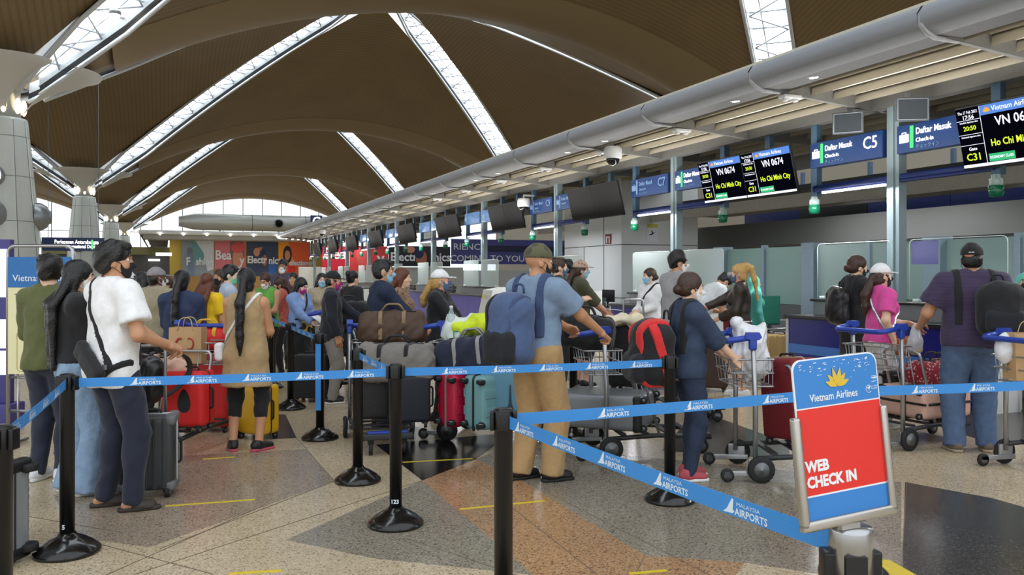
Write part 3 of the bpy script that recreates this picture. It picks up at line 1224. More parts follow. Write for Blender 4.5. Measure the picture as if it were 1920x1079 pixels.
mb = MB()
mb.box((14.72, 10.8, 2.2), (.1, 2.6, .5))
mb.box((14.72, 5.0, 2.2), (.1, 2.6, .5))
structure(mb, 'trim_1', mat('dark_slot', (40, 42, 44), .6))
mb = MB()
mb.box((11.5, 10, 3.0), (.12, 30, .24))
structure(mb, 'beam_back', mat('pale_beam', (196, 196, 190), .5))
mb = MB()
mb.box((14.0, 8, 3.35), (3.6, 26, .12))
structure(mb, 'soffit_back', mat('dark_soffit', (70, 72, 72), .6))
for i in range(9):
    y = -1 + i * 2.4
    mb = MB()
    mb.box((16.5, y, 2.2), (.09, .09, 4.4))
    structure(mb, 'column_back', HPOST)
    if i % 3 != 1:
        tag(MB().box((16.43, y + 1.2, 3.22), (.08, 2.38, .42), bev=.01).build('sign_board', mat('board_dark_blue', (26, 40, 96), .4)), 'dark blue blank sign board of the next island, number %d beyond the fascia' % i, 'sign', 'blue boards of the next island')
    else:
        t = thing('dark_screen', 'black screen back hanging beyond the grey fascia, number %d' % i, 'screen', (16.42, y + 1.2, 3.25), 0, 'screens of the next island')
        mb = MB()
        mb.box((0, 0, 0), (.1, 2.38, .5), bev=.02)
        mb.build('case', BLACKP, t)
for i in range(4):
    tag(MB().box((16.42, 1.5 + i * 4.8, 2.975), (.07, 1.1, .06)).build('tube_lamp', TUBE_L), 'bright tube lamp beyond the grey fascia, number %d' % i, 'lamp', 'tube lamps of the next island')
mb = MB()
mb.box((26, 20, 3.6), (.3, 90, 7.2))
structure(mb, 'wall_right', mat('beige_far_wall', (176, 170, 156), .6, 0, .1, .3))
# ================================================================ SOFT SHAPES: smooth blended solids turned into one continuous surface
f32 = np.float32


def V3(*a):
    return np.array(a, dtype=float)


def unit(v):
    v = np.asarray(v, float)
    n = np.linalg.norm(v)
    return v / n if n > 1e-9 else V3(0, 0, 1)


class Cone:
    """Tapered limb from a to b; optional flattening along one direction, optional flat ends."""

    def __init__(s, a, b, ra, rb, sq=None, flat=(False, False)):
        s.a, s.b, s.ra, s.rb, s.sq, s.flat = np.asarray(a, float), np.asarray(b, float), ra, rb, sq, flat
        m = max(ra, rb) * (max(1.0, sq[1]) if sq else 1.0)
        s.lo, s.hi = np.minimum(s.a, s.b) - m, np.maximum(s.a, s.b) + m

    def __call__(s, X, Y, Z):
        d = s.b - s.a
        L2 = float(d @ d) + 1e-12
        px, py, pz = X - s.a[0], Y - s.a[1], Z - s.a[2]
        t0 = (px * d[0] + py * d[1] + pz * d[2]) / L2
        t = np.clip(t0, 0, 1)
        vx, vy, vz = px - t * d[0], py - t * d[1], pz - t * d[2]
        q2 = vx * vx + vy * vy + vz * vz
        if s.sq:
            n, q = s.sq
            vn = vx * n[0] + vy * n[1] + vz * n[2]
            q2 = q2 + vn * vn * (1 / (q * q) - 1)
        r = s.ra + (s.rb - s.ra) * t
        o = np.sqrt(np.maximum(q2, 0)) - r
        L = math.sqrt(L2)
        if s.flat[0]:
            o = np.maximum(o, -t0 * L)
        if s.flat[1]:
            o = np.maximum(o, (t0 - 1) * L)
        return o


class Ell:
    def __init__(s, c, r, R=None):
        s.c, s.r = np.asarray(c, float), np.asarray(r, float)
        s.R = None if R is None else np.asarray(R, float)
        m = s.r if s.R is None else np.sqrt(((s.R * s.r) ** 2).sum(1))
        s.lo, s.hi = s.c - m, s.c + m

    def __call__(s, X, Y, Z):
        p = (X - s.c[0], Y - s.c[1], Z - s.c[2])
        if s.R is not None:
            R = s.R
            p = tuple(p[0] * R[0, i] + p[1] * R[1, i] + p[2] * R[2, i] for i in range(3))
        k0 = sum((p[i] / s.r[i]) ** 2 for i in range(3))
        k1 = sum((p[i] / s.r[i] ** 2) ** 2 for i in range(3))
        k0 = np.sqrt(k0)
        return k0 * (k0 - 1) / (np.sqrt(k1) + 1e-9)


class RBox:
    def __init__(s, c, half, r, R=None):
        s.c, s.h, s.r = np.asarray(c, float), np.asarray(half, float), r
        s.R = None if R is None else np.asarray(R, float)
        m = s.h if s.R is None else (np.abs(s.R) * s.h).sum(1)
        s.lo, s.hi = s.c - m, s.c + m

    def __call__(s, X, Y, Z):
        p = (X - s.c[0], Y - s.c[1], Z - s.c[2])
        if s.R is not None:
            R = s.R
            p = tuple(p[0] * R[0, i] + p[1] * R[1, i] + p[2] * R[2, i] for i in range(3))
        q = [np.abs(p[i]) - s.h[i] + s.r for i in range(3)]
        o = np.sqrt(sum(np.maximum(a, 0) ** 2 for a in q))
        return o + np.minimum(np.maximum(np.maximum(q[0], q[1]), q[2]), 0) - s.r


def _axis(lo, hi, h, fine):
    out, x = [lo], lo
    while x < hi:
        st = h
        for a, b, hf in fine:
            if a - h * .5 <= x <= b:
                st = min(st, hf)
        x += st
        out.append(x)
    return np.array(out)


class Field:
    def __init__(s, prims, h, fine=(), pad=0.03):
        lo = np.min([p.lo for p in prims], axis=0) - pad
        hi = np.max([p.hi for p in prims], axis=0) + pad
        s.ax = [_axis(lo[i], hi[i], h, [(f[0][i], f[1][i], f[2]) for f in fine]) for i in range(3)]
        s.D = np.full([len(a) for a in s.ax], 1.0, f32)
        s.hm = h

    def _sub(s, p, k):
        m = k + 2.5 * s.hm
        sl = []
        for i in range(3):
            a = max(0, np.searchsorted(s.ax[i], p.lo[i] - m) - 1)
            b = min(len(s.ax[i]), np.searchsorted(s.ax[i], p.hi[i] + m) + 1)
            sl.append(slice(a, max(a + 1, b)))
        X = s.ax[0][sl[0]].astype(f32)[:, None, None]
        Y = s.ax[1][sl[1]].astype(f32)[None, :, None]
        Z = s.ax[2][sl[2]].astype(f32)[None, None, :]
        return tuple(sl), X, Y, Z

    def add(s, p, k=0.02):
        sl, X, Y, Z = s._sub(p, k)
        d = p(X, Y, Z).astype(f32)
        a = s.D[sl]
        m = np.minimum(a, d)
        if k > 0:
            h = np.maximum(k - np.abs(a - d), 0) / k
            m = m - h * h * k * 0.25
        s.D[sl] = m
        return s

    def adds(s, ps, k=0.02):
        for p in ps:
            s.add(p, k)
        return s

    def cut(s, p, k=0.005):
        sl, X, Y, Z = s._sub(p, k + .02)
        d = -p(X, Y, Z).astype(f32)
        a = s.D[sl]
        m = np.maximum(a, d)
        if k > 0:
            h = np.maximum(k - np.abs(a - d), 0) / k
            m = m + h * h * k * 0.25
        s.D[sl] = m
        return s

    def keep(s, fn):
        """Keep only where fn(X, Y, Z) < 0."""
        X = s.ax[0].astype(f32)[:, None, None]
        Y = s.ax[1].astype(f32)[None, :, None]
        Z = s.ax[2].astype(f32)[None, None, :]
        s.D = np.maximum(s.D, fn(X, Y, Z).astype(f32))
        return s

    def mesh(s):
        D = s.D
        D[0], D[-1] = 1, 1
        D[:, 0], D[:, -1] = 1, 1
        D[:, :, 0], D[:, :, -1] = 1, 1
        ins = D < 0
        n = [d - 1 for d in D.shape]
        cnt = np.zeros(n, np.int8)
        for i in (0, 1):
            for j in (0, 1):
                for k in (0, 1):
                    cnt += ins[i:n[0] + i, j:n[1] + j, k:n[2] + k]
        act = (cnt > 0) & (cnt < 8)
        idx = np.full(n, -1, np.int64)
        I, J, K = np.nonzero(act)
        N = len(I)
        idx[I, J, K] = np.arange(N)
        acc = np.zeros((N, 3))
        w = np.zeros(N)
        corners = [(i, j, k) for i in (0, 1) for j in (0, 1) for k in (0, 1)]
        for a in corners:
            for ax in range(3):
                if a[ax] == 1:
                    continue
                b = list(a)
                b[ax] = 1
                da, db = D[I + a[0], J + a[1], K + a[2]], D[I + b[0], J + b[1], K + b[2]]
                c = (da < 0) != (db < 0)
                if not c.any():
                    continue
                t = da[c] / (da[c] - db[c])
                ic = (I[c], J[c], K[c])
                for q in range(3):
                    lo = s.ax[q][ic[q] + a[q]]
                    if q == ax:
                        hi = s.ax[q][ic[q] + 1]
                        acc[c, q] += lo + (hi - lo) * t
                    else:
                        acc[c, q] += lo
                w[c] += 1
        v = acc / w[:, None]
        quads = []
        for ax in range(3):
            u1, u2 = (ax + 1) % 3, (ax + 2) % 3
            sa = [slice(1, -1)] * 3
            sa[ax] = slice(0, -1)
            sb = [slice(1, -1)] * 3
            sb[ax] = slice(1, None)
            A, B = ins[tuple(sa)], ins[tuple(sb)]
            E = np.nonzero(A != B)
            base = [E[q] + (0 if q == ax else 1) for q in range(3)]
            flip = A[E]

            def cell(o1, o2):
                c = [b.copy() for b in base]
                c[u1] = c[u1] - o1
                c[u2] = c[u2] - o2
                return idx[c[0], c[1], c[2]]
            q = np.stack([cell(1, 1), cell(0, 1), cell(0, 0), cell(1, 0)], 1)
            q[~flip] = q[~flip][:, ::-1]
            quads.append(q)
        return v, np.concatenate(quads)


_wr = np.random.RandomState(3)
_WD = [(unit(_wr.randn(3)) * f, _wr.rand() * 6.28, f) for f in (14, 19, 24, 31, 38, 47, 60, 75)]


def soft_obj(name, F, m, parent=None, scale=1.0, wrinkle=0.0, xform=None, seed=0):
    v, q = F.mesh() if isinstance(F, Field) else F
    if xform is not None:
        v = xform(v)
    me = bpy.data.meshes.new(name)
    me.vertices.add(len(v))
    me.vertices.foreach_set('co', (v * scale).astype(f32).ravel())
    me.loops.add(len(q) * 4)
    me.loops.foreach_set('vertex_index', q.astype(np.int32).ravel())
    me.polygons.add(len(q))
    me.polygons.foreach_set('loop_start', (np.arange(len(q)) * 4).astype(np.int32))
    me.polygons.foreach_set('use_smooth', np.ones(len(q), bool))
    me.update(calc_edges=True)
    me.validate()
    if wrinkle:
        n = np.empty(len(v) * 3, f32)
        me.vertices.foreach_get('normal', n)
        n = n.reshape(-1, 3)
        wv = np.zeros(len(v))
        for d, ph, fq in _WD:
            dd = d * V3(1, 1, 0.55)
            wv += (1.1 - 1.7 * np.abs(np.sin((v @ dd + ph + seed) * .6 + 1.4 * np.sin(v @ d[[1, 2, 0]] * .45 + seed * 1.7)))) * (14.0 / fq) ** 0.55
        v2 = v * scale + n * (wv * wrinkle * 0.8)[:, None]
        me.vertices.foreach_set('co', v2.astype(f32).ravel())
        me.update()
    me.materials.append(m)
    return link(name, me, parent)


# ================================================================ PEOPLE
def rotz(a):
    c, s = math.cos(a), math.sin(a)
    return np.array([[c, -s, 0], [s, c, 0], [0, 0, 1]])


def rotx(a):
    c, s = math.cos(a), math.sin(a)
    return np.array([[1, 0, 0], [0, c, -s], [0, s, c]])


def ik(a, b, l1, l2, hint):
    """Middle joint of a two-bone limb; b is pulled in when out of reach."""
    d = b - a
    L = np.linalg.norm(d)
    u = d / L
    if L > (l1 + l2) * 0.995:
        b = a + u * (l1 + l2) * 0.995
        L = (l1 + l2) * 0.995
    x = (l1 * l1 - l2 * l2 + L * L) / (2 * L)
    y = math.sqrt(max(0, l1 * l1 - x * x))
    h = hint - u * (hint @ u)
    return a + u * x + unit(h) * y, b


SKIN = {n: mat('skin_' + n, c, 0.5, 0, 0.06, 8) for n, c in dict(light=(232, 190, 160), tan=(198, 146, 110), brown=(160, 108, 78), dark=(112, 76, 56), pink=(226, 168, 142)).items()}
HAIRC = {n: mat('hair_' + n, c, r, 0, 0.35, 40, .5, 90) for n, c, r in (('black', (20, 18, 19), .35), ('brown', (62, 40, 30), .4), ('auburn', (98, 52, 32), .45), ('blond', (196, 156, 92), .45), ('grey', (120, 112, 104), .6))}
EYEW = mat('eye_white', (232, 230, 226), .2)
EYED = mat('eye_dark', (28, 20, 16), .15)


class Person:
    def __init__(P, label, px, dep, face=0, h=1.70, w=1.0, fem=False, skin='tan', lean=0, head=(0, 0), handL=None, handR=None,
                 feet=((-.10, 0.0, 4), (.10, 0.0, -4)), gripL=.35, gripR=.35, near=True, dirL=None, dirR=None, name='person', group=None, off=(0, 0), sit=0.0):
        P.s = h / 1.72
        P.near, P.fem, P.w = near, fem, w
        x, y = at(px, dep)
        P.root = thing(name, label, 'person', (x + off[0], y + off[1], -sit), -YAW - math.radians(face), group)
        P.skin = SKIN[skin]
        P.seed = (px * 0.37) % 6.28
        ln = math.radians(lean)
        piv = V3(0, 0, .95)
        RL = rotx(-ln)
        P.T = lambda p: piv + RL @ (np.asarray(p, float) - piv)
        P.RL = RL
        T = P.T
        sw = (.158 if fem else .178) * w
        P.sh = {-1: T((-sw, -.005, 1.405)), 1: T((sw, -.005, 1.405))}
        P.hip = {-1: V3(-.085 * w, 0, .90), 1: V3(.085 * w, 0, .90)}
        P.ank, P.knee, P.fyaw = {}, {}, {}
        for sd, ft in ((-1, feet[0]), (1, feet[1])):
            fy = math.radians(ft[2])
            P.fyaw[sd] = -fy
            b = V3(ft[0], ft[1], .09 + (ft[3] if len(ft) > 3 else 0))
            P.knee[sd], P.ank[sd] = ik(P.hip[sd], b, .415, .41, V3(math.sin(fy) * .6, 1, 0))
        P.elb, P.wr = {}, {}
        P.hd = {}
        dflt = {-1: V3(-sw - .07, .06, .80), 1: V3(sw + .07, .06, .80)}
        for sd, hnd, dr in ((-1, handL, dirL), (1, handR, dirR)):
            tg = dflt[sd] if hnd is None else V3(*hnd)
            hint = RL @ V3(sd * .45, -1.0, -.35)
            P.elb[sd], P.wr[sd] = ik(P.sh[sd], tg, .285, .25, hint)
            fa = unit(P.wr[sd] - P.elb[sd])
            P.hd[sd] = fa if dr is None else unit(V3(*dr))
        P.grip = {-1: gripL, 1: gripR}
        hy, hp = math.radians(head[0]), math.radians(head[1])
        P.HR = RL @ rotz(-hy) @ rotx(-hp)
        P.hc = T((0, 0, 1.53)) + P.HR @ V3(0, .018, .075)
        P.neck = [T((0, -.012, 1.43)), P.hc + P.HR @ V3(0, -.012, -.06)]
        P.body()

    # head-frame helpers
    def H(P, x, y, z):
        return P.hc + P.HR @ V3(x, y, z)

    def HE(P, c, r):
        return Ell(P.H(*c), r, P.HR)

    def torso(P, i=0.0, low=True):
        T, w = P.T, P.w
        R = P.RL
        o = [Ell(T((0, 0.005, 1.10)), ((.132 if P.fem else .145) * w + i, .098 * w + i, .15), R),
             Ell(T((0, .002, 1.28)), ((.148 if P.fem else .168) * w + i, .108 * w + i, .17 + i), R),
             Cone(P.sh[-1] + R @ V3(.02, 0, -.012), P.sh[1] + R @ V3(-.02, 0, -.012), .052 + i * .8, .052 + i * .8),
             Cone(T((-.035, -.015, 1.465)), P.sh[-1] + R @ V3(.02, -.005, 0), .036 + i, .046 + i), Cone(T((.035, -.015, 1.465)), P.sh[1] + R @ V3(-.02, -.005, 0), .036 + i, .046 + i)]
        if low:
            o += [Ell((0, -.002, .95), (.158 * w + i, .108 * w + i, .13))]
            for sd in (-1, 1):
                o.append(Ell(P.hip[sd] + V3(-sd * .008, -.032, .0), (.086 * w + i, .08 * w + i, .095)))
        if P.fem:
            for sd in (-1, 1):
                o.append(Ell(T((sd * .072 * w, .088 * w, 1.265)), (.062 + i, .055 + i, .062 + i)))
        return o

    def arm(P, sd, i=0.0, upto=None):
        w = .5 + .5 * P.w
        s_, e, r = P.sh[sd], P.elb[sd], P.wr[sd]
        if upto == 'short':
            return [Cone(s_, s_ + (e - s_) * .72, .056 * w + i, .056 * w + i * 1.5, None, (False, True))]
        if upto == 'elbow':
            return [Cone(s_, e, .054 * w + i, .045 * w + i), Cone(e, e + (r - e) * .25, .045 * w + i, .043 * w + i, None, (False, True))]
        end = r if upto is None else r - unit(r - e) * .015
        fl = (False, upto == 'long')
        return [Cone(s_, e, .053 * w + i, .041 * w + i), Cone(e, end, .041 * w + i, .027 * w + i + (.006 if upto else 0), None, fl)]

    def leg(P, sd, i=0.0, upto=None, flare=0.0, frac=None):
        w = .45 + .55 * P.w
        a, k, n = P.hip[sd], P.knee[sd], P.ank[sd]
        if frac is not None:
            return [Cone(a + V3(0, -.005, .03), k, .09 * w + i, .066 * w + i), Ell(k, (.068 * w + i,) * 3), Ell(k + (n - k) * min(.3, frac * .6) + V3(0, -.015, 0), (.05 * w + i * 1.1, .052 * w + i * 1.1, .10)), Cone(k, k + (n - k) * frac, .058 * w + i, .052 * w + i + flare * frac, None, (False, True))]
        end = n if upto is None else n + (V3(0, 0, -.045) if flare < .02 else V3(0, 0, -.068))
        o = [Cone(a + V3(0, -.005, .03), k, .09 * w + i, .062 * w + i), Cone(k, end, .058 * w + i, .037 * w + i + flare, None, (False, upto is not None))]
        if flare < .03:
            o.append(Ell(k + (n - k) * .3 + V3(0, -.015, 0), (.05 * w + i * .9, .052 * w + i * .9, .12 + i)))
        return o

    def hand(P, sd):
        d = P.hd[sd]
        w0 = P.wr[sd]
        fa = P.root and d
        inward = V3(-sd, 0, 0) if abs(d[0]) < .8 else V3(0, -1, 0)
        down = V3(0, 0, -1)
        n = inward * .55 + down * (1.0 if abs(d[2]) < .6 else 0.0) + (V3(0, -.2, 0))
        n = unit(n - d * (n @ d))
        t = np.cross(d, n)
        if t @ V3(-sd, .6, .5) < 0:
            t = -t
        t = unit(t)
        R = np.stack([t, d, n], 1)
        o = [(RBox(w0 + d * .045, (.041, .05, .0155), .014, R), .02)]
        g = P.grip[sd]
        for j, (ox, L) in enumerate(((.034, .068), (.0115, .076), (-.0115, .07), (-.033, .054))):
            b = w0 + d * (.088 - (.008 if j == 3 else 0)) + t * ox
            sp = (1.5 - j) * .07
            c1, c2 = g, g * 2.1
            d1 = unit(d * math.cos(c1) + n * math.sin(c1) + t * sp)
            d2 = unit(d * math.cos(c2) + n * math.sin(c2) + t * sp * .6)
            m_ = b + d1 * L * .5
            o.append((Cone(b - d1 * .01, m_, .0095, .0088), .004))
            o.append((Cone(m_, m_ + d2 * L * .5, .0088, .0075), .003))
        b = w0 + d * .022 + t * .034
        m_ = b + unit(t * .75 + d * .65 + n * .35) * .038
        o.append((Cone(b, m_, .0125, .011), .01))
        o.append((Cone(m_, m_ + unit(t * .25 + d * .8 + n * (.3 + g * .4)) * .034, .011, .0088), .004))
        return o

    def head_prims(P):
        f = .95 if P.fem else 1.0
        return [(P.HE((0, -.012, .03), (.075 * f, .094, .088)), .02), (P.HE((0, .026, -.032), (.061 * f, .066, .082)), .03),
                (P.HE((0, .05, -.092), (.034 * f, .034, .026)), .03)]

    def body(P):
        hh = .0065 if P.near else .0105
        pr = []
        head = P.head_prims()
        f = .95 if P.fem else 1.0
        detail = [(Cone(P.H(0, .086, .012), P.H(0, .106, -.03), .008, .0135), .012), (P.HE((0, .08, .026), (.046 * f, .018, .011)), .016),
                  (P.HE((.07 * f, -.004, -.014), (.013, .023, .032)), .006), (P.HE((-.07 * f, -.004, -.014), (.013, .023, .032)), .006),
                  (P.HE((0, .084, -.062), (.024, .012, .0065)), .006), (P.HE((0, .083, -.075), (.02, .012, .007)), .006),
                  (P.HE((.037 * f, .066, -.03), (.022, .02, .02)), .02), (P.HE((-.037 * f, .066, -.03), (.022, .02, .02)), .02)]
        tor = P.torso()
        limbs = []
        for sd in (-1, 1):
            limbs += P.arm(sd) + P.leg(sd)
            fy = P.fyaw[sd]
            fd = rotz(fy) @ V3(0, 1, 0)
            a = P.ank[sd]
            limbs += [Cone(a + V3(0, 0, -.02), a + fd * -.035 + V3(0, 0, -.055), .034, .033), Cone(a + V3(0, 0, -.04) + fd * .01, a + fd * .11 + V3(0, 0, -.064), .036, .026)]
        hands = [p for sd in (-1, 1) for p in P.hand(sd)]
        allp = tor + limbs + [p for p, _ in head + detail + hands]
        fine = [(P.hc - .14, P.hc + .14, hh)]
        for sd in (-1, 1):
            hm = P.wr[sd] + P.hd[sd] * .08
            fine.append((hm - .10, hm + .10, .0055 if P.near else .0105))
        F = Field(allp, .022, fine)
        F.adds(tor, .06)
        F.add(Cone(P.neck[0], P.neck[1], .056 if not P.fem else .049, .05 if not P.fem else .044), .03)
        F.adds(limbs, .025)
        for p, k in head:
            F.add(p, k)
        for p, k in detail:
            F.add(p, k)
        for sd in (-1, 1):
            F.cut(P.HE((sd * .031 * f, .095, .006), (.02, .016, .011)), .012)
        if P.near:
            F.cut(P.HE((0, .098, -.0685), (.022, .012, .0022)), .003)
        for p, k in hands:
            F.add(p, k)
        soft_obj('body', F, P.skin, P.root, P.s)
        if P.near or True:
            for sd in (-1, 1):
                c = P.H(sd * .031 * f, .0765, .006)
                mb = MB()
                mb.ball((0, 0, 0), .0125, 0, 12, 8)
                e = mb.build('eye', [EYEW, EYED], P.root)
                for p in e.data.polygons:
                    if p.center.y > .0095:
                        p.material_index = 1
                e.matrix_local = Matrix.Translation(Vector(c) * P.s) @ Matrix([list(r) for r in P.HR]).to_4x4() @ Matrix.Scale(P.s, 4)

    def put(P, name, F, m, wrinkle=0.0, parent=None, label=None):
        o = soft_obj(name, F, m, parent or P.root, P.s, wrinkle, None, P.seed)
        if label:
            o['label'] = label
        return o

    def brows(P, col='black'):
        f = .95 if P.fem else 1.0
        for sd in (-1, 1):
            mb = MB()
            mb.tube([tuple(P.H(sd * x * f, y, z) * P.s) for x, y, z in ((.014, .0965, .029), (.03, .0935, .033), (.046, .083, .028))], [.003, .0042, .0025], 6)
            mb.build('eyebrow', HAIRC[col], P.root)

    # ---- clothes
    def top(P, m, sleeve='short', hem=.90, loose=.016, name='shirt', collar=0.0, wrinkle=.004, open_neck=0.0, hemw=0.0, slv=None):
        i = loose
        T = P.T
        hh = .013 if P.near else .018
        tor = P.torso(i)
        w = P.w
        wr = (.150 if P.fem else .156) * w + i
        sk = []
        if hem < 1.02:
            sk = [Cone((0, .002, 1.10), (0, -.004, hem), wr * .96, wr + .006 + hemw, (V3(0, 1, 0), .74))]
        sl = [p for sd in (-1, 1) for p in P.arm(sd, (slv or i) * .8 + .002, sleeve)] if sleeve != 'none' else []
        F = Field(tor + sk + sl, hh)
        F.adds(tor + sk, .05)
        hv = hem
        F.keep(lambda X, Y, Z: hv - Z)
        if sleeve == 'none':
            for sd in (-1, 1):
                F.cut(Ell(P.sh[sd] + P.RL @ V3(sd * .028, 0, .0), (.05, .12, .085), P.RL), .01)
        F.adds(sl, .03)
        F.cut(Cone(T((0, -.012, 1.45)), T((0, -.006 + .012, 1.60)), .054 if not P.fem else .05, .07), .008)
        if open_neck:
            F.cut(Ell(T((0, .11, 1.47)), (.045, .07, open_neck), P.RL), .01)
        if collar:
            c0 = P.T((0, -.013, 1.445))
            c1 = c0 + unit(P.neck[1] - P.neck[0]) * collar
            F.add(Cone(c0, c1, .068, .07, None, (True, True)), .012)
            F.cut(Cone(c0 + (c1 - c0) * .3, c0 + (c1 - c0) * 1.6, .057, .062), .004)
        return P.put(name, F, m, wrinkle)

    def pants(P, m, loose=.014, flare=0.0, frac=None, name='trousers', waist=1.03, wrinkle=.004, to_floor=False):
        i = loose
        hh = .014 if P.near else .019
        low = [Ell((0, -.002, .95), (.163 * P.w + i, .112 * P.w + i, .14))] + [Ell(P.hip[sd] + V3(-sd * .008, -.032, .0), (.086 * P.w + i, .08 * P.w + i, .095)) for sd in (-1, 1)]
        lg = [p for sd in (-1, 1) for p in P.leg(sd, i, 'long', flare, frac)]
        F = Field(low + lg, hh)
        F.adds(low, .04)
        F.keep(lambda X, Y, Z: Z - waist)
        F.adds(lg, .02)
        return P.put(name, F, m, wrinkle)

    def skirt(P, m, hem=.5, loose=.012, flare=.06, name='skirt', waist=1.05):
        a = Cone((0, 0, waist), (0, 0, .93), .135 * P.w + loose, .165 * P.w + loose, (V3(0, 1, 0), .75), (True, False))
        ext = (P.ank[-1] + P.ank[1]) / 2
        b = Cone((0, -.01, .93), (ext[0], ext[1] * .6, hem), .165 * P.w + loose, .165 * P.w + flare, (V3(0, 1, 0), .8), (False, True))
        F = Field([a, b], .018)
        F.adds([a, b], .05)
        return P.put(name, F, m, .005)

    def shoes(P, m, sole=None, name='shoe', barefoot=False, strap=None):
        for sd in (-1, 1):
            R = rotz(P.fyaw[sd])
            fd = R @ V3(0, 1, 0)
            a = V3(P.ank[sd][0], P.ank[sd][1], P.ank[sd][2] - .09)
            par = P.root
            up = V3(0, 0, 1)
            if not barefoot:
                pr = [Cone(a + up * .062 - fd * .03, a + up * .052 - fd * .045, .044, .04), Cone(a + up * .05, a + fd * .125 + up * .036, .045, .036, None), Cone(a + up * .085 - fd * .012, a + up * .05, .043, .046)]
                F = Field(pr, .009 if P.near else .014)
                F.adds(pr, .025)
                z0 = a[2] + .016
                F.keep(lambda X, Y, Z: z0 - Z)
                z1 = a[2] + .105
                F.keep(lambda X, Y, Z: Z - z1)
                o = P.put(name, F, m)
            else:
                o = None
                if strap:
                    c = [Cone(a + fd * .07 + R @ V3(-.032, 0, .03), a + fd * .07 + R @ V3(.032, 0, .03), .04, .04, (fd, 1.0), (True, True))]
                    pr = [Cone(a + up * .028 + fd * .03, a + fd * .105 + up * .022, .048, .044)]
                    F = Field(pr, .008)
                    F.adds(pr)
                    F.keep(lambda X, Y, Z: a[2] + .014 - Z)
                    o = P.put(name, F, strap)
            if sole:
                pr = [Cone(a - fd * .048 + up * .02, a + fd * .03 + up * .02, .042, .042), Cone(a + fd * .03 + up * .02, a + fd * .135 + up * .02, .043, .04)]
                F = Field(pr, .008 if P.near else .013)
                F.adds(pr, .02)
                F.keep(lambda X, Y, Z: np.maximum(a[2] + .0005 - Z, Z - a[2] - .026))
                P.put('sole', F, sole, parent=o) if o else P.put('sandal_sole', F, sole)

    # ---- hair and headgear
    def hair(P, style='short', col='black', length=.5, vol=1.0, fringe=True):
        m = HAIRC[col]
        h = .008 if P.near else .012
        v = .010 * vol
        pr = [P.HE((0, -.016, .036), (.079 + v * .5, .099 + v * .6, .088 + v))]
        if style in ('short', 'crop'):
            F = Field(pr + [P.HE((0, -.05, -.02), (.076, .065, .075))], h)
            F.adds(pr + [P.HE((0, -.045, -.015), (.074 + v * .3, .062, .07))], .02)
            F.cut(P.HE((0, .105, -.055), (.08, .075, .108)), .01)
            for sd in (-1, 1):
                F.cut(P.HE((sd * .085, .012, -.05), (.03, .045, .055)), .008)
            F.cut(P.HE((0, -.03, -.16), (.12, .12, .095)), .008)
            if style == 'short' and fringe:
                for k in range(9):
                    x = -.05 + .0125 * k
                    F.add(Cone(P.H(x, .03, .115), P.H(x * 1.1, .083, .09 - .004 * (k % 3)), .018, .008), .01)
            o = P.put('hair', F, m, .005 * vol)
        elif style == 'bun':
            F = Field(pr + [P.HE((0, -.12, .05), (.06, .06, .06)), P.HE((0, -.04, -.03), (.07, .06, .06))], h)
            F.adds(pr + [P.HE((0, -.045, -.02), (.072, .06, .065))], .02)
            F.cut(P.HE((0, .105, -.05), (.078, .075, .11)), .01)
            F.cut(P.HE((0, -.03, -.17), (.12, .12, .1)), .01)
            F.add(P.HE((0, -.105, .085 if length < .3 else -.02), (.045, .045, .045)), .012)
            o = P.put('hair', F, m, .003)
        else:
            z = P.hc
            pr2 = pr + [P.HE((0, -.04, -.04), (.078, .068, .09))]
            ext = []
            back = P.RL @ V3(0, -1, 0)
            if style == 'long':
                a = P.H(0, -.06, -.02)
                for x in (-.055, -.02, .02, .055):
                    b = P.T((x * 1.5, -.15 * P.w - .01, 1.40))
                    e = P.T((x * 1.25, -.155 * P.w, 1.40 - length))
                    ext += [Cone(P.H(x, -.05, -.02), b, .042, .036), Cone(b, e, .036, .02)]
                for sd in (-1, 1):
                    ext += [Cone(P.H(sd * .07, .0, .0), P.H(sd * .078, -.02, -.13), .022, .026)]
            elif style == 'bob':
                for an in range(7):
                    t = math.radians(-100 + an * 200 / 6)
                    ext.append(Cone(P.H(.066 * math.sin(t), -.012 - .078 * math.cos(t), .02), P.H(.076 * math.sin(t), -.012 - .088 * math.cos(t), -.12), .026, .02))
            elif style == 'pony':
                top_ = length
                a = P.H(0, -.10, .0)
                b = P.T((0, -.165 * P.w, 1.40))
                e = P.T((0.0, -.165 * P.w, 1.40 - top_))
                ext += [Cone(P.H(0, -.085, .0), a, .035, .03), Cone(a, b, .032, .044), Cone(b, b + (e - b) * .6, .044, .04), Cone(b + (e - b) * .6, e, .04, .014)]
            elif style == 'highpony':
                a = P.H(0, -.09, .11)
                b = P.H(0, -.16, .06)
                c = P.H(0, -.20, -.10)
                e = P.H(0, -.23, -.10 - length)
                ext += [Cone(P.H(0, -.06, .10), a, .03, .028), Cone(a, b, .03, .036), Cone(b, c, .036, .034), Cone(c, e, .034, .012)]
            F = Field(pr2 + ext, h * 1.15)
            F.adds(pr2, .02)
            F.adds(ext, .02)
            F.cut(P.HE((0, .108, -.055), (.074, .072, .115)), .012)
            if style in ('pony', 'highpony'):
                F.cut(P.HE((0, -.02, -.155), (.12, .06, .085)), .01)
            o = P.put('hair', F, m, .004)
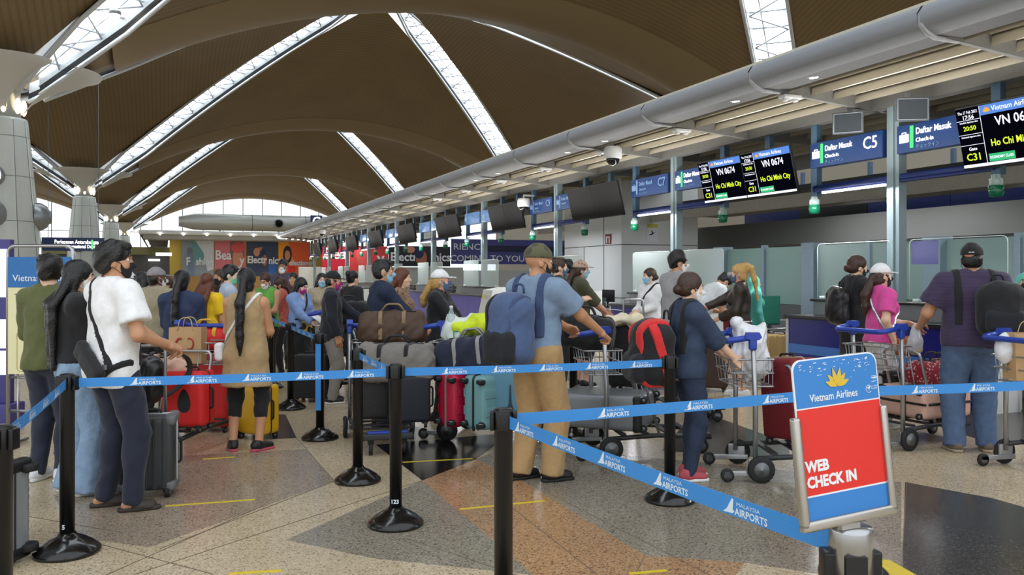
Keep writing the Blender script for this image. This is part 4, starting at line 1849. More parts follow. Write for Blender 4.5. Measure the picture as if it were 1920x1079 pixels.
            if style in ('pony', 'highpony'):
                c = P.H(0, -.098, -.004) if style == 'pony' else P.H(0, -.092, .108)
                d = unit(P.T((0, -.165, 1.40)) - P.H(0, -.10, 0)) if style == 'pony' else P.HR @ V3(0, -1, -.2)
                mb = MB()
                mb.tube([tuple((c - d * .012) * P.s), tuple((c + d * .012) * P.s)], .036 * P.s, 14)
                mb.build('hair_tie', mat('hair_tie_black', (20, 20, 24), .6), o)
        return o

    def cap(P, m, brim=None, back=False, logo=None):
        F = Field([P.HE((0, -.012, .05), (.086, .107, .085))], .007)
        F.add(P.HE((0, -.012, .045), (.086, .107, .085)), 0)
        F.add(P.HE((0, -.012, .118), (.04, .05, .016)), .02)
        o_, z_ = P.hc, P.HR[:, 2]
        for ch in P.root.children:
            if ch.name.startswith('hair'):
                co = np.empty(len(ch.data.vertices) * 3, f32)
                ch.data.vertices.foreach_get('co', co)
                q = (co.reshape(-1, 3) / P.s - P.hc) @ P.HR
                hi = np.clip((q[:, 2] - .0) / .03, 0, 1)
                c0 = V3(0, -.012, .02)
                q = c0 + (q - c0) * (1 - .17 * hi * (np.linalg.norm((q - c0) / V3(.08, .1, .09), axis=1) < 1.35))[:, None]
                ch.data.vertices.foreach_set('co', ((q @ P.HR.T + P.hc) * P.s).astype(f32).ravel())
                ch.data.update()
        F.keep(lambda X, Y, Z: .028 - ((X - o_[0]) * z_[0] + (Y - o_[1]) * z_[1] + (Z - o_[2]) * z_[2]))
        F.cut(P.HE((0, -.012, .03), (.078, .098, .07)), .003)
        o = P.put('cap', F, m, .0015)
        b = Field([P.HE((0, .125, .03), (.072, .085, .02))], .007)
        b.add(P.HE((0, .105, .022), (.076, .088, .022)), 0)
        b.cut(P.HE((0, .10, .012), (.09, .1, .024)), .003)
        b.cut(P.HE((0, -.012, .03), (.082, .103, .09)), .003)
        P.put('brim', b, brim or m, parent=o)
        if logo:
            mb = MB()
            for x, w_ in ((-.016, .006), (-.006, .005), (.004, .006), (.015, .008)):
                c = P.H(x, -.119 + abs(x) * .1, .052)
                mb.box((0, 0, 0), (w_ * P.s, .003, .008 * P.s), M=Matrix.Translation(Vector(c) * P.s) @ Matrix([list(r) for r in P.HR]).to_4x4())
            mb.build('cap_lettering', logo, o)
        return o

    def mask(P, m, kn=False):
        hp = [p for p, _ in P.head_prims()]
        sc = 1.07
        pr = [P.HE((0, .028, -.034), (.0655, .071, .083)), P.HE((0, .055, -.088), (.04, .036, .032)), Cone(P.H(0, .088, -.005), P.H(0, .11 + (.014 if kn else 0), -.032), .012, .02)]
        F = Field(pr, .007 if P.near else .010)
        F.adds(pr, .025)
        o_, R = P.hc, P.HR

        def reg(X, Y, Z):
            y = (X - o_[0]) * R[0, 1] + (Y - o_[1]) * R[1, 1] + (Z - o_[2]) * R[2, 1]
            z = (X - o_[0]) * R[0, 2] + (Y - o_[1]) * R[1, 2] + (Z - o_[2]) * R[2, 2]
            return np.maximum(np.maximum(.034 + .1 * np.abs(z + .05) - y, z + .012 - .3 * np.maximum(y - .09, 0)), -.122 - z)
        F.keep(reg)
        o = P.put('face_mask', F, m, .001)
        for sd in (-1, 1):
            mb = MB()
            for z1, z2 in ((-.02, .012), (-.085, -.035)):
                mb.tube([tuple(P.H(sd * .062, .046, z1) * P.s), tuple(P.H(sd * .076, .02, (z1 + z2) / 2) * P.s), tuple(P.H(sd * .079, -.012, z2) * P.s)], .0022, 5)
            mb.build('ear_loop', m, o)
        return o

    def hijab(P, m):
        pr = [P.HE((0, -.016, .03), (.09, .11, .098)), P.HE((0, .0, -.09), (.09, .10, .07)), Ell(P.T((0, .01, 1.42)), (.17, .13, .09), P.RL)]
        F = Field(pr, .012)
        F.adds(pr, .06)
        F.cut(P.HE((0, .12, -.02), (.058, .09, .078)), .01)
        return P.put('headscarf', F, m, .004)

    def loc(P, p):
        """Person-frame point (metres at 1.72 m tall) in world space."""
        return P.root.matrix_basis @ Vector(tuple(np.asarray(p, float) * P.s))


def world_of(root, p):
    M = Matrix.Translation(root.location) @ Matrix.Rotation(root.rotation_euler.z, 4, 'Z')
    return M @ Vector(p)
# ================================================================ QUEUE BARRIERS
SBLACK = mat('stanchion_black', (16, 17, 19), 0.32, 0.1, 0.1, 8)
SBASE = mat('stanchion_base_black', (20, 19, 18), 0.22, 0.2, 0.2, 12, .25, 18, coat=.3)
BELT = mat('belt_blue', (58, 142, 218), 0.55, 0, 0.05, 4, .15, 300)
BELTP = mat('belt_white_print', (222, 236, 250), 0.6)
BELTE = mat('belt_edge_dark', (36, 96, 170), 0.6)
PH, BZ = 0.985, 0.935


def stanchion(px, dep, label, number=None, sticker=False):
    x, y = at(px, dep)
    t = thing('stanchion', label, 'barrier post', (x, y, 0), -YAW, 'black queue posts')
    mb = MB()
    mb.lathe([(0.168, 0.0), (0.172, .012), (0.168, .024), (0.13, .055), (0.085, .083), (0.05, .1), (0.044, .112)], seg=36)
    mb.build('base', SBASE, t)
    mb = MB()
    mb.lathe([(0.038, .1), (0.038, .9), (0.04, .905), (0.041, .975), (0.036, PH), (0.001, PH + .001)], seg=24)
    mb.build('post', SBLACK, t)
    for an in (0, PI / 2, PI, -PI / 2):
        mb = MB()
        mb.box((0.046, 0, BZ), (.02, .05, .078), bev=.006, M=Matrix.Rotation(an, 4, 'Z'))
        mb.build('belt_cassette', SBLACK, t)
    if number:
        o = link('number_sticker', text_mesh(number, .034, .001, .0006, 'CENTER', BELTP), t)
        o.matrix_local = frame((0, -.0392, .15), (1, 0, 0), (0, 0, 1))
    if sticker:
        mb = MB()
        mb.box((-.008, -.0385, .58), (.05, .006, .62))
        mb.build('blue_belt_end', BELT, t)
    return Vector((x, y, 0))


def logo_mesh():
    """Sail-like airport emblem with two lines of lettering, as printed on the belts."""
    mb = MB()
    mb.add([(-.062, -.019, 0), (-.036, .021, 0), (-.030, .019, 0), (-.033, -.006, 0), (-.026, -.012, 0), (-.034, -.018, 0)], [tuple(range(5, -1, -1))])
    mb.add([(-.07, -.02, 0), (-.048, -.004, 0), (-.045, -.007, 0), (-.058, -.02, 0)], [tuple(range(3, -1, -1))])
    for s, sz, yy, x0, bold in (('AIRPORTS', .026, -.011, -.025, .0006), ('MALAYSIA', .015, .009, -.02, 0)):
        me = text_mesh(s, sz, bold, 0, 'LEFT', BELTP)
        k = 1.25 if s == 'MALAYSIA' else 1.0
        mb.add([(v.co.x * k + x0, v.co.y + yy, 0) for v in me.vertices], [tuple(p.vertices) for p in me.polygons])
    me = bpy.data.meshes.new('printed_logo')
    me.from_pydata(mb.v, [], mb.f)
    me.materials.append(BELTP)
    return me


LOGO = logo_mesh()


def belt(a, b, label, pitch=.30, start=.16, z0=BZ, z1=BZ, logos=True):
    a, b = Vector((a[0], a[1], z0)), Vector((b[0], b[1], z1))
    d = (b - a).normalized()
    a = a + d * .055
    b = b - d * .055
    L = (b - a).length
    t = thing('barrier_belt', label, 'barrier belt', ((a + b) / 2), 0, 'blue queue belts')
    n = Vector((-d.y, d.x, 0)).normalized()
    M = Matrix(((d.x, n.x, 0, 0), (d.y, n.y, 0, 0), (d.z, 0, 1, 0), (0, 0, 0, 1)))
    N = 16
    vs, fs = [], []
    for i in range(N + 1):
        x = -L / 2 + L * i / N
        sag = -.006 * (1 - (2 * i / N - 1) ** 2)
        for yy, zz in ((-.0008, -.025), (.0008, -.025), (.0008, .025), (-.0008, .025)):
            vs.append((x, yy, zz + sag))
    for i in range(N):
        for k in range(4):
            fs.append((i * 4 + k, i * 4 + (k + 1) % 4, i * 4 + 4 + (k + 1) % 4, i * 4 + 4 + k))
    mb = MB()
    mb.add(vs, fs, M=M)
    mb.build('webbing', BELT, t)
    if logos:
        cam_side = (Vector((0, 0, 0)) - (a + b) / 2).dot(n)
        x = start
        while x < L - .1:
            for sd in (1, -1):
                F = frame((0, 0, 0), (1, 0, 0), (0, 0, 1)) if sd < 0 else frame((0, 0, 0), (-1, 0, 0), (0, 0, 1))
                if (sd > 0) != (cam_side > 0):
                    continue
                o = link('printed_logo', LOGO, t)
                o.matrix_local = M @ Matrix.Translation((-L / 2 + x, .0016 * sd, -.004)) @ F
            x += pitch
    mb = MB()
    for q in (-1, 1):
        mb.box((q * (L / 2 + .006), 0, 0), (.016, .012, .062), M=M)
    mb.build('belt_clip', SBLACK, t)
    return t


pA = stanchion(126, 4.55, 'black queue post in front of the woman in wide pale jeans, base marked 5', '5')
pB = stanchion(742, 5.06, 'black queue post marked 23 in the middle of the front belt line', '123')
pJ = stanchion(671, 6.13, 'black queue post behind the post marked 23, joined to it by a short belt')
pK = stanchion(600, 7.72, 'black queue post with a blue belt end hanging down its front', None, True)
pM = stanchion(545, 9.45, 'black queue post in front of the woman in the blue shirt')
pN = stanchion(508, 11.2, 'black queue post just right of the woman in the tan dress, farthest on this line')
pC = stanchion(1256, 5.6, 'black queue post beside the woman in the denim jacket')
pD = stanchion(944, 3.38, 'nearest tall black queue post, cut by the bottom edge beside tan trousers')
pF = stanchion(1600, 4.22, 'black queue post hidden behind the web check in sign')
pL = stanchion(2, 3.0, 'black queue post cut by the left edge beside the ridged suitcase')
pG = stanchion(1075, 7.7, 'black queue post between tan trousers and the grey suitcases')
pR = Vector((*at(2060, 4.6), 0))
stanchion(2060, 4.6, 'black queue post out of frame at the right end of the belt')
belt(pL, pA, 'blue belt rising from the left edge to the post by the pale jeans', .34, .2)
belt(pA, pB, 'long blue belt in front of the white t-shirt man and the tan dress', .30, .33)
belt(pB, pC, 'blue belt in front of the teal suitcase and the tan trousers man', .32, .30)
belt(pJ, pB, 'short blue belt seen end-on beside the brown bag trolley', .28, .2)
belt(pM, pK, 'blue belt running back below the blue shirt woman', .35, .2)
belt(pN, pM, 'farthest short blue belt right of the tan dress', .35, .2)
belt(pD, pF, 'blue belt from the nearest post to behind the web check in sign', .46, .46)
pE = Vector((*at(1595, 1.80), 0))
belt(pD, pE, 'wide slanting blue belt nearest the camera, ending at the web check in sign', .31, .12)
belt(pF, pR, 'blue belt right of the web check in sign, in front of the pink suitcase', .36, .36)

# ---- the sign post with its tilted panel
x, y = pE.x, pE.y
t = thing('sign_stand', 'steel-topped black post carrying the tilted blue and red web check in panel', 'sign', (x, y, 0), -YAW)
mb = MB()
mb.lathe([(0.168, 0.0), (0.172, .012), (0.168, .024), (0.13, .055), (0.085, .083), (0.05, .1), (0.044, .112)], seg=36)
mb.build('base', SBASE, t)
mb = MB()
mb.lathe([(0.042, .1), (0.042, .925)], seg=28)
mb.build('post', SBLACK, t)
mb = MB()
mb.lathe([(0.046, .86), (0.046, .975), (0.044, .983), (0.001, .985)], seg=32)
mb.lathe([(0.012, .975), (0.012, 1.01)], seg=12)
mb.build('steel_cap', CHROME, t)
for an in (.2, PI - .1):
    mb = MB()
    mb.box((0.047, 0, .86), (.03, .05, .14), bev=.006, M=Matrix.Rotation(an, 4, 'Z'))
    mb.build('belt_cassette', SBLACK, t)
mb = MB()
mb.box((-.006, -.0425, .83), (.046, .012, .2))
mb.build('dark_slot', BLACKP, t)
PW, PHH = .234, .345
# the panel is turned about the post and its lower edge rises to the right
PF = Matrix.Translation((-.024, -.012, 1.182)) @ Matrix.Rotation(math.radians(22), 4, 'Z') @ Matrix.Rotation(math.radians(-3.3), 4, 'Y') @ Matrix.Rotation(math.radians(-4), 4, 'X') @ frame((0, 0, 0), (1, 0, 0), (0, 0, 1))
SB = mat('panel_blue', (52, 130, 206), 0.3, 0, .04, 6)
SR = mat('panel_red', (226, 44, 36), 0.3, 0, .04, 6)
SWH = mat('panel_white', (236, 240, 244), 0.4)
STL = mat('sign_steel_frame', (186, 182, 176), 0.25, 0.85, .05)


def rounded(w, h, r, top=True, n=6):
    p = []
    for cx, cy, a0, rr in ((w / 2 - r, h / 2 - r, 0, r), (-w / 2 + r, h / 2 - r, 90, r)):
        for k in range(n + 1):
            a = math.radians(a0 + 90 * k / n)
            p.append((cx + rr * math.cos(a), cy + rr * math.sin(a)))
    p += [(-w / 2, -h / 2), (w / 2, -h / 2)]
    return p


mb = MB()
mb.prism(rounded(PW, PHH, .024), -.004, 0.0, M=PF)
panel = mb.build('sign_panel', SWH, t)
zt, zm, zb = PHH / 2 - .003, .07, -.115
mb = MB()
pl = rounded(PW - .006, PHH - .006, .022)
top = [p for p in pl if p[1] > 0]
mb.prism(top + [(-PW / 2 + .003, zm), (PW / 2 - .003, zm)], 0, .0006, M=PF)
mb.build('blue_field', SB, panel)
mb = MB()
mb.box((0, (zm + zb) / 2 - .001, .0003), (PW - .004, zm - zb - .004, .0007), M=PF)
mb.build('red_field', SR, panel)
mb = MB()
mb.box((0, (zb - PHH / 2) / 2 - .001, .0003), (PW - .004, zb + PHH / 2 - .004, .0007), M=PF)
mb.build('blue_foot', SB, panel)
rs = random.Random(5)
mb = MB()
for k in range(46):
    xx, yy = rs.uniform(-.098, .098), zt - abs(rs.gauss(0, .016)) - .006
    w_ = rs.uniform(.0015, .008)
    mb.box((xx, yy, .0008), (w_, rs.uniform(.0006, .0018), .0004), M=PF)
for k in range(16):
    mb.box((PW / 2 - abs(rs.gauss(0, .008)) - .006, .09 + rs.uniform(0, .04), .0008), (.009, .0008, .0004), M=PF)
mb.build('worn_scratches', SWH, panel)
GOLD = mat('lotus_gold', (222, 190, 60), .5)
lotus(PF, 0.0, .108, .036, GOLD, panel, .001)
letters('Vietnam Airlines', PF, -.012, .088, .023, SWH, panel, .0002, .0003, off=.0012, sx=.86)
mb = MB()
mb.tube([(.087 + .008 * math.cos(a * .5), .092 + .008 * math.sin(a * .5), .001) for a in range(12)], .0007, 4, M=PF)
mb.add([(.08, .094, .0012), (.092, .0985, .0012), (.087, .088, .0012), (.086, .093, .0012)], [(0, 3, 2, 1)], M=PF)
mb.build('alliance_mark', SWH, panel)
letters('WEB', PF, -.106, -.055, .032, SWH, panel, .0014, .0003, 'LEFT', off=.0012, sx=.92)
letters('CHECK IN', PF, -.106, -.088, .032, SWH, panel, .0014, .0003, 'LEFT', off=.0012, sx=.92)
mb = MB()
for q in (-1, 1):
    mb.box((q * (PW / 2 + .004), -.065, -.001), (.018, .235, .02), bev=.006, M=PF)
mb.box((0, -PHH / 2 - .004, -.001), (PW + .026, .022, .02), bev=.006, M=PF)
mb.box((0, -PHH / 2 - .02, -.004), (.05, .03, .012), M=PF)
mb.build('steel_holder', STL, t)
# ================================================================ TROLLEYS
TSTEEL = mat('trolley_steel', (172, 174, 176), 0.28, 0.8, .05, 6)
TBLUE = mat('trolley_blue_plastic', (40, 70, 168), 0.35, 0, .08, 8)
TDARK = mat('trolley_dark_rail', (54, 56, 58), 0.45, 0.3, .1, 8)
TYRE = mat('tyre_black', (26, 26, 28), .7, 0, .1)
HUB = mat('hub_grey', (150, 154, 158), .4, .3)


def wheel(mb, c, r, w, axis='X', mi=0, hub=1):
    M = Matrix.Translation(c) @ (Matrix.Rotation(PI / 2, 4, 'Y') if axis == 'X' else Matrix.Rotation(PI / 2, 4, 'X'))
    mb.lathe([(r * .55, -w / 2), (r * .92, -w / 2), (r, -w * .3), (r, w * .3), (r * .92, w / 2), (r * .55, w / 2)], seg=20, mi=mi, M=M, cap=False)
    mb.lathe([(.001, -w * .42), (r * .5, -w * .45), (r * .58, -w / 2)], seg=20, mi=hub, M=M)
    mb.lathe([(r * .58, w / 2), (r * .5, w * .45), (.001, w * .42)], seg=20, mi=hub, M=M)


def trolley_proto():
    t = thing('luggage_trolley', 'trolley', 'trolley', (0, 0, 0))
    for sx in (-1, 1):
        mb = MB()
        mb.tube([(sx * .27, -.35, .12), (sx * .27, -.35, .62), (sx * .27, -.37, 1.04)], .0185, 10)
        mb.build('upright', TSTEEL, t)
        mb = MB()
        mb.prism([(-.02, -.045), (.02, -.06), (.036, -.02), (.036, .04), (.016, .062), (-.02, .045)], -.028, .028, M=Matrix.Translation((sx * .27, -.37, 1.085)) @ Matrix.Rotation(PI / 2, 4, 'Y'))
        mb.box((sx * .27, -.37, 1.02), (.05, .055, .09), bev=.015)
        mb.build('handle_bracket', TBLUE, t)
        mb = MB()
        mb.box((sx * .285, -.34, .12), (.02, .13, .1), bev=.005)
        mb.box((sx * .285, -.42, .065), (.03, .34, .04), bev=.006)
        mb.build('wheel_arm', TSTEEL, t)
        mb = MB()
        wheel(mb, (sx * .285 + sx * .03, -.32, .1), .1, .034)
        mb.build('wheel', [TYRE, HUB], t)
        mb = MB()
        wheel(mb, (sx * .285, -.56, .052), .05, .03)
        mb.build('trailing_wheel', [TYRE, HUB], t)
        mb = MB()
        mb.tube([(sx * .27, -.36, .17), (sx * .26, .1, .19), (sx * .2, .58, .15)], .02, 8)
        mb.build('side_rail', TDARK, t)
    mb = MB()
    mb.tube(fillet([(-.27, -.37, 1.07), (-.27, -.60, 1.035), (.27, -.60, 1.035), (.27, -.37, 1.07)], .09, 6), .023, 12)
    mb.build('handle_bar', TBLUE, t)
    mb = MB()
    for y in (-.2, 0, .2, .4):
        mb.box((0, y, .2), (.5 - .12 * max(0, (y + .1)), .05, .014))
    mb.box((0, .56, .16), (.42, .05, .05), bev=.01)
    mb.build('platform_slats', TDARK, t)
    mb = MB()
    mb.box((0, .52, .19), (.34, .07, .02), bev=.005)
    mb.build('blue_nose_pad', TBLUE, t)
    for sx in (-1, 1):
        mb = MB()
        wheel(mb, (sx * .14, .52, .062), .06, .032)
        mb.box((sx * .14, .53, .12), (.05, .05, .05))
        mb.build('front_caster', [TYRE, HUB], t)
    mb = MB()
    mb.tube(fillet([(-.21, .12, .2), (-.2, -.06, .84), (.2, -.06, .84), (.21, .12, .2)], .07, 5), .013, 8)
    for x in (-.08, .08):
        mb.tube([(x, -.06, .84), (x, .1, .22)], .006, 6)
    mb.build('backrest_hoop', TSTEEL, t)
    # wire basket hung between the uprights, on the pusher's side
    mb = MB()
    b0, b1, z0, z1 = -.20, -.53, .70, .9
    for z, g in ((z1, 0), ((z0 + z1) / 2, .01), (z0, .03)):
        mb.tube(fillet([(-.25, b0, z), (-.25 + g, b1 + g, z), (.25 - g, b1 + g, z), (.25, b0, z), (-.25, b0, z)], .03, 3), .0065 if z == z1 else .005, 6)
    for k in range(5):
        x = -.2 + .1 * k
        mb.tube([(x, b0, z1), (x, b0, z0), (x, b1 + .03, z0), (x, b1, z1)], .0035, 5)
    for k in range(3):
        y = b0 - .08 - .08 * k
        mb.tube([(-.25, y, z1), (-.235, y, z0), (.235, y, z0), (.25, y, z1)], .0035, 5)
    mb.build('wire_basket', TSTEEL, t)
    return t


_TP = [trolley_proto()]


def trolley(px, dep, face, label):
    x, y = at(px, dep)
    rz = -YAW - math.radians(face)
    if _TP:
        t = _TP.pop()
        t.location, t.rotation_euler = (x, y, 0), (0, 0, rz)
        t['label'] = label
        t['group'] = 'luggage trolleys'
        trolley.proto = t
        return t
    return dup(trolley.proto, (x, y, 0), rz, label, 'luggage trolleys')


# ================================================================ BAGS
CHR = mat('bag_chrome', (190, 192, 196), .25, .85)
BLK = cloth('black_nylon', (24, 24, 27), .3, 12)
ZIP = mat('zip_black', (18, 18, 20), .5)
_hc = {}


def place(root, loc, rot):
    root.location = loc
    root.rotation_euler = rot
    return root


def suitcase(label, dims, m, loc, rot, ribs=0, soft=False, tele=0.0, strap=None, ribm=None, band=None, corner=None, wheelm=None, group=None, name='suitcase', wr=.03):
    """Stands on four wheels; local x wide, y deep, z up."""
    w, d, h = dims
    t = thing(name, label, 'suitcase', loc, 0, group)
    t.rotation_euler = rot
    mb = MB()
    mb.box((0, 0, .05 + h / 2), (w, d, h), bev=.05 if not soft else .035)
    if ribs:
        for k in range(ribs):
            x = -w / 2 + w * (k + 1) / (ribs + 1)
            for s in (-1, 1):
                mb.box((x, s * (d / 2), .05 + h / 2), (w / (ribs + 1) * .5, .012, h * .94), bev=.005)
    mb.build('shell', m, t)
    mb = MB()
    mb.tube(fillet([(-w / 2 - .001, 0, .05 + .05), (-w / 2 - .001, 0, .05 + h), (w / 2 + .001, 0, .05 + h), (w / 2 + .001, 0, .05), (-w / 2 - .001, 0, .05), (-w / 2 - .001, 0, .06)], .05, 5), .007 if band is None else .012, 6)
    mb.build('zip_band', band or ZIP, t)
    for sx in (-1, 1):
        for sy in (-1, 1):
            mb = MB()
            wheel(mb, (sx * (w / 2 - .045), sy * (d / 2 - .03), wr), wr, wr * .8)
            mb.box((sx * (w / 2 - .05), sy * (d / 2 - .035), .055), (.05, .045, .035), bev=.01)
            mb.build('wheel', wheelm or [TYRE, HUB], t)
    if corner:
        for sx in (-1, 1):
            for sz in (0, 1):
                mb = MB()
                mb.box((sx * (w / 2 - .03), 0, .05 + sz * h + (.03 if not sz else -.03)), (.075, d + .006, .075), bev=.03)
                mb.build('corner_guard', corner, t)
    for nm, c, ax in (('top_handle', (0, 0, .05 + h), 'x'), ('side_handle', (w / 2, 0, .05 + h / 2), 'z')):
        mb = MB()
        if ax == 'x':
            mb.tube(fillet([(-.09, 0, c[2] - .005), (-.08, 0, c[2] + .03), (.08, 0, c[2] + .03), (.09, 0, c[2] - .005)], .02, 4), .009, 8)
        else:
            mb.tube(fillet([(c[0] - .005, 0, c[2] - .09), (c[0] + .03, 0, c[2] - .08), (c[0] + .03, 0, c[2] + .08), (c[0] - .005, 0, c[2] + .09)], .02, 4), .009, 8)
        mb.build(nm, ZIP, t)
    if tele:
        mb = MB()
        y = d / 2 - .05
        mb.tube(fillet([(-.1, y, .05 + h - .02), (-.1, y, .05 + h + tele), (.1, y, .05 + h + tele), (.1, y, .05 + h - .02)], .025, 4), .011, 8)
        mb.build('pull_handle', CHR, t)
    if strap:
        mb = MB()
        mb.tube(fillet([(-.03, -d / 2 - .004, .07), (-.03, -d / 2 - .004, .05 + h + .003), (-.03, d / 2 + .004, .05 + h + .003), (-.03, d / 2 + .004, .045), (-.03, -d / 2 - .004, .045), (-.03, -d / 2 - .004, .08)], .05, 4), .012, 6)
        o = mb.build('luggage_strap', strap, t)
        o.scale = (2.2, 1, 1)
        o.location = (.036, 0, 0)
    return t


def field_bag(name, label, cat, prims, m, loc, rot, k=.04, h=.014, wrinkle=.006, group=None, cuts=()):
    t = thing(name, label, cat, loc, 0, group)
    t.rotation_euler = rot
    F = Field(prims, h)
    F.adds(prims, k)
    for c in cuts:
        F.cut(c, .01)
    soft_obj('body', F, m, t, 1.0, wrinkle, None, loc[0] * 3)
    return t


def strip(mb, pts, w, th, side):
    """Flat strap along a polyline; `side` is the width direction."""
    pts = [Vector(p) for p in pts]
    sv = Vector(side).normalized() * w / 2
    vs, fs = [], []
    for i, p in enumerate(pts):
        a, b = pts[max(0, i - 1)], pts[min(len(pts) - 1, i + 1)]
        n = (b - a).cross(sv).normalized() * th / 2
        vs += [p - sv - n, p + sv - n, p + sv + n, p - sv + n]
    for i in range(len(pts) - 1):
        for k in range(4):
            fs.append((i * 4 + k, i * 4 + (k + 1) % 4, i * 4 + 4 + (k + 1) % 4, i * 4 + 4 + k))
    fs += [(3, 2, 1, 0), tuple(len(vs) - 4 + q for q in range(4))]
    mb.add(vs, fs, 0, False)


def duffel(label, L, r, m, loc, rot, strapm=BLK, group=None, trim=None, flat=.85, name='duffel_bag'):
    t = field_bag(name, label, 'bag', [RBox((0, 0, r * flat), (L / 2, r * .95, r * flat), .075), RBox((0, 0, r * .7), (L / 2 + .015, r, r * .62), .06)], m, loc, rot, .05, .012, .007)
    for x in (-L * .18, L * .18):
        mb = MB()
        pts = fillet([(x, r * 1.02, r * .3), (x, r * 1.0, r * flat * 2 + .004), (x, -r * 1.0, r * flat * 2 + .004), (x, -r * 1.02, r * .3)], .085, 6)
        strip(mb, pts, .035, .006, (1, 0, 0))
        mb.build('strap', strapm, t)
    mb = MB()
    for s in (-1, 1):
        mb.tube(fillet([(-L * .18, s * .03, r * flat * 2), (-L * .1, s * .04, r * flat * 2 + .07), (L * .1, s * .04, r * flat * 2 + .07), (L * .18, s * .03, r * flat * 2)], .03, 4), .009, 6)
    mb.build('carry_handle', trim or strapm, t)
    mb = MB()
    mb.tube([(x, 0, r * flat * 2 + .001) for x in [-L * .36 + L * .72 * k / 10 for k in range(11)]], .006, 6)
    mb.build('zip', ZIP, t)
    return t


def backpack(label, w, d, h, m, loc, rot, panel=None, pocket=None, extra=None, group=None, straps=True, name='backpack'):
    """Back panel at y=0 (toward the wearer), bulging to -y, z from 0 to h."""
    pr = [RBox((0, -d * .45, h * .46), (w * .5, d * .45, h * .46), min(.11, d * .44)), Ell((0, -d * .5, h * .72), (w * .46, d * .48, h * .28)), Ell((0, -d * .62, h * .35), (w * .44, d * .46, h * .36))]
    t = field_bag(name, label, 'backpack', pr, m, loc, rot, .05, .013, .005, group)
    if pocket:
        F = Field([RBox((0, -d * .92, h * .27), (w * .4, d * .2, h * .23), .06)], .013)
        F.add(RBox((0, -d * .92, h * .27), (w * .4, d * .2, h * .23), .06), 0)
        soft_obj('front_pocket', F, pocket, t, 1.0, .003)
    if panel:
        for sx in (-1, 1):
            F = Field([RBox((sx * w * .47, -d * .5, h * .42), (.02, d * .42, h * .36), .018)], .012)
            F.add(RBox((sx * w * .47, -d * .5, h * .42), (.02, d * .42, h * .36), .018), 0)
            soft_obj('side_panel', F, panel, t)
    mb = MB()
    mb.tube(fillet([(-.05, -.03, h * .97), (-.04, -.03, h + .05), (.04, -.03, h + .05), (.05, -.03, h * .97)], .03, 4), .009, 8)
    mb.build('grab_loop', extra or BLK, t)
    if straps:
        for sx in (-1, 1):
            mb = MB()
            strip(mb, fillet([(sx * .09, -.01, h * .9), (sx * .10, .06, h * .98), (sx * .13, .20, h * .90), (sx * .15, .23, h * .62), (sx * .16, .10, h * .28), (sx * w * .4, -.02, h * .12)], .08, 4), .055, .012, (1, .0, 0))
            mb.build('shoulder_strap', extra or BLK, t)
    return t


KRAFT = mat('kraft_paper', (196, 160, 116), .8, 0, .1, 12, .15, 20)


def paper_bag(label, w, d, h, loc, rz, mark=None, m=None):
    t = thing('paper_bag', label, 'bag', loc, rz[2])
    mb = MB()
    a, b = w / 2, d / 2
    vs = [(-a, -b, 0), (a, -b, 0), (a, b, 0), (-a, b, 0), (-a, -b * .8, h), (a, -b, h), (a * 1.01, b, h * .99), (-a, b * .9, h)]
    mb.add(vs, [(3, 2, 1, 0), (0, 1, 5, 4), (1, 2, 6, 5), (2, 3, 7, 6), (3, 0, 4, 7)])
    mb.build('bag_body', m or KRAFT, t)
    for s in (-1, 1):
        mb = MB()
        mb.tube(fillet([(-.07, s * b * .95, h - .03), (-.05, s * b * .7, h + .09), (.05, s * b * .7, h + .09), (.07, s * b * .95, h - .03)], .05, 5), .004, 6)
        mb.build('twisted_handle', mat('paper_cord', (214, 184, 120), .8), t)
    if mark:
        mark(t, -b, h)
    return t
# ================================================================ THE QUEUE
def banded(name, c1, c2, scale, axis='Z', c3=None, scale2=0, width=.5):
    """Cloth with woven bands; c3 adds a crossing band for checks."""
    if name in _M:
        return _M[name]
    m = cloth(name, c1)
    nt = m.node_tree
    b = nt.nodes['Principled BSDF']
    tc = nt.nodes.new('ShaderNodeTexCoord')
    prev = lin(c1)
    last = None
    for col, sc, ax in ((c2, scale, axis), (c3, scale2, 'X')):
        if col is None:
            continue
        w = nt.nodes.new('ShaderNodeTexWave')
        w.bands_direction = ax
        w.inputs['Scale'].default_value = sc
        nt.links.new(tc.outputs['Object'], w.inputs['Vector'])
        g = nt.nodes.new('ShaderNodeMath')
        g.operation = 'GREATER_THAN'
        g.inputs[1].default_value = width
        nt.links.new(w.outputs['Fac'], g.inputs[0])
        mx = nt.nodes.new('ShaderNodeMix')
        mx.data_type = 'RGBA'
        if last is None:
            mx.inputs[6].default_value = prev
        else:
            nt.links.new(last, mx.inputs[6])
        mx.inputs[7].default_value = lin(col)
        nt.links.new(g.outputs[0], mx.inputs[0])
        last = mx.outputs[2]
    nt.links.new(last, b.inputs['Base Color'])
    return m


def spotted(name, c1, c2, scale, thr=.45):
    m = cloth(name, c1)
    nt = m.node_tree
    tc = nt.nodes.new('ShaderNodeTexCoord')
    v = nt.nodes.new('ShaderNodeTexVoronoi')
    v.inputs['Scale'].default_value = scale
    nt.links.new(tc.outputs['Object'], v.inputs['Vector'])
    g = nt.nodes.new('ShaderNodeMath')
    g.operation = 'LESS_THAN'
    g.inputs[1].default_value = thr
    nt.links.new(v.outputs['Distance'], g.inputs[0])
    mx = nt.nodes.new('ShaderNodeMix')
    mx.data_type = 'RGBA'
    mx.inputs[6].default_value = lin(c1)
    mx.inputs[7].default_value = lin(c2)
    nt.links.new(g.outputs[0], mx.inputs[0])
    nt.links.new(mx.outputs[2], nt.nodes['Principled BSDF'].inputs['Base Color'])
    return m


def denim(name, col):
    return mat(name, col, .85, 0, .3, 22, .4, 120)


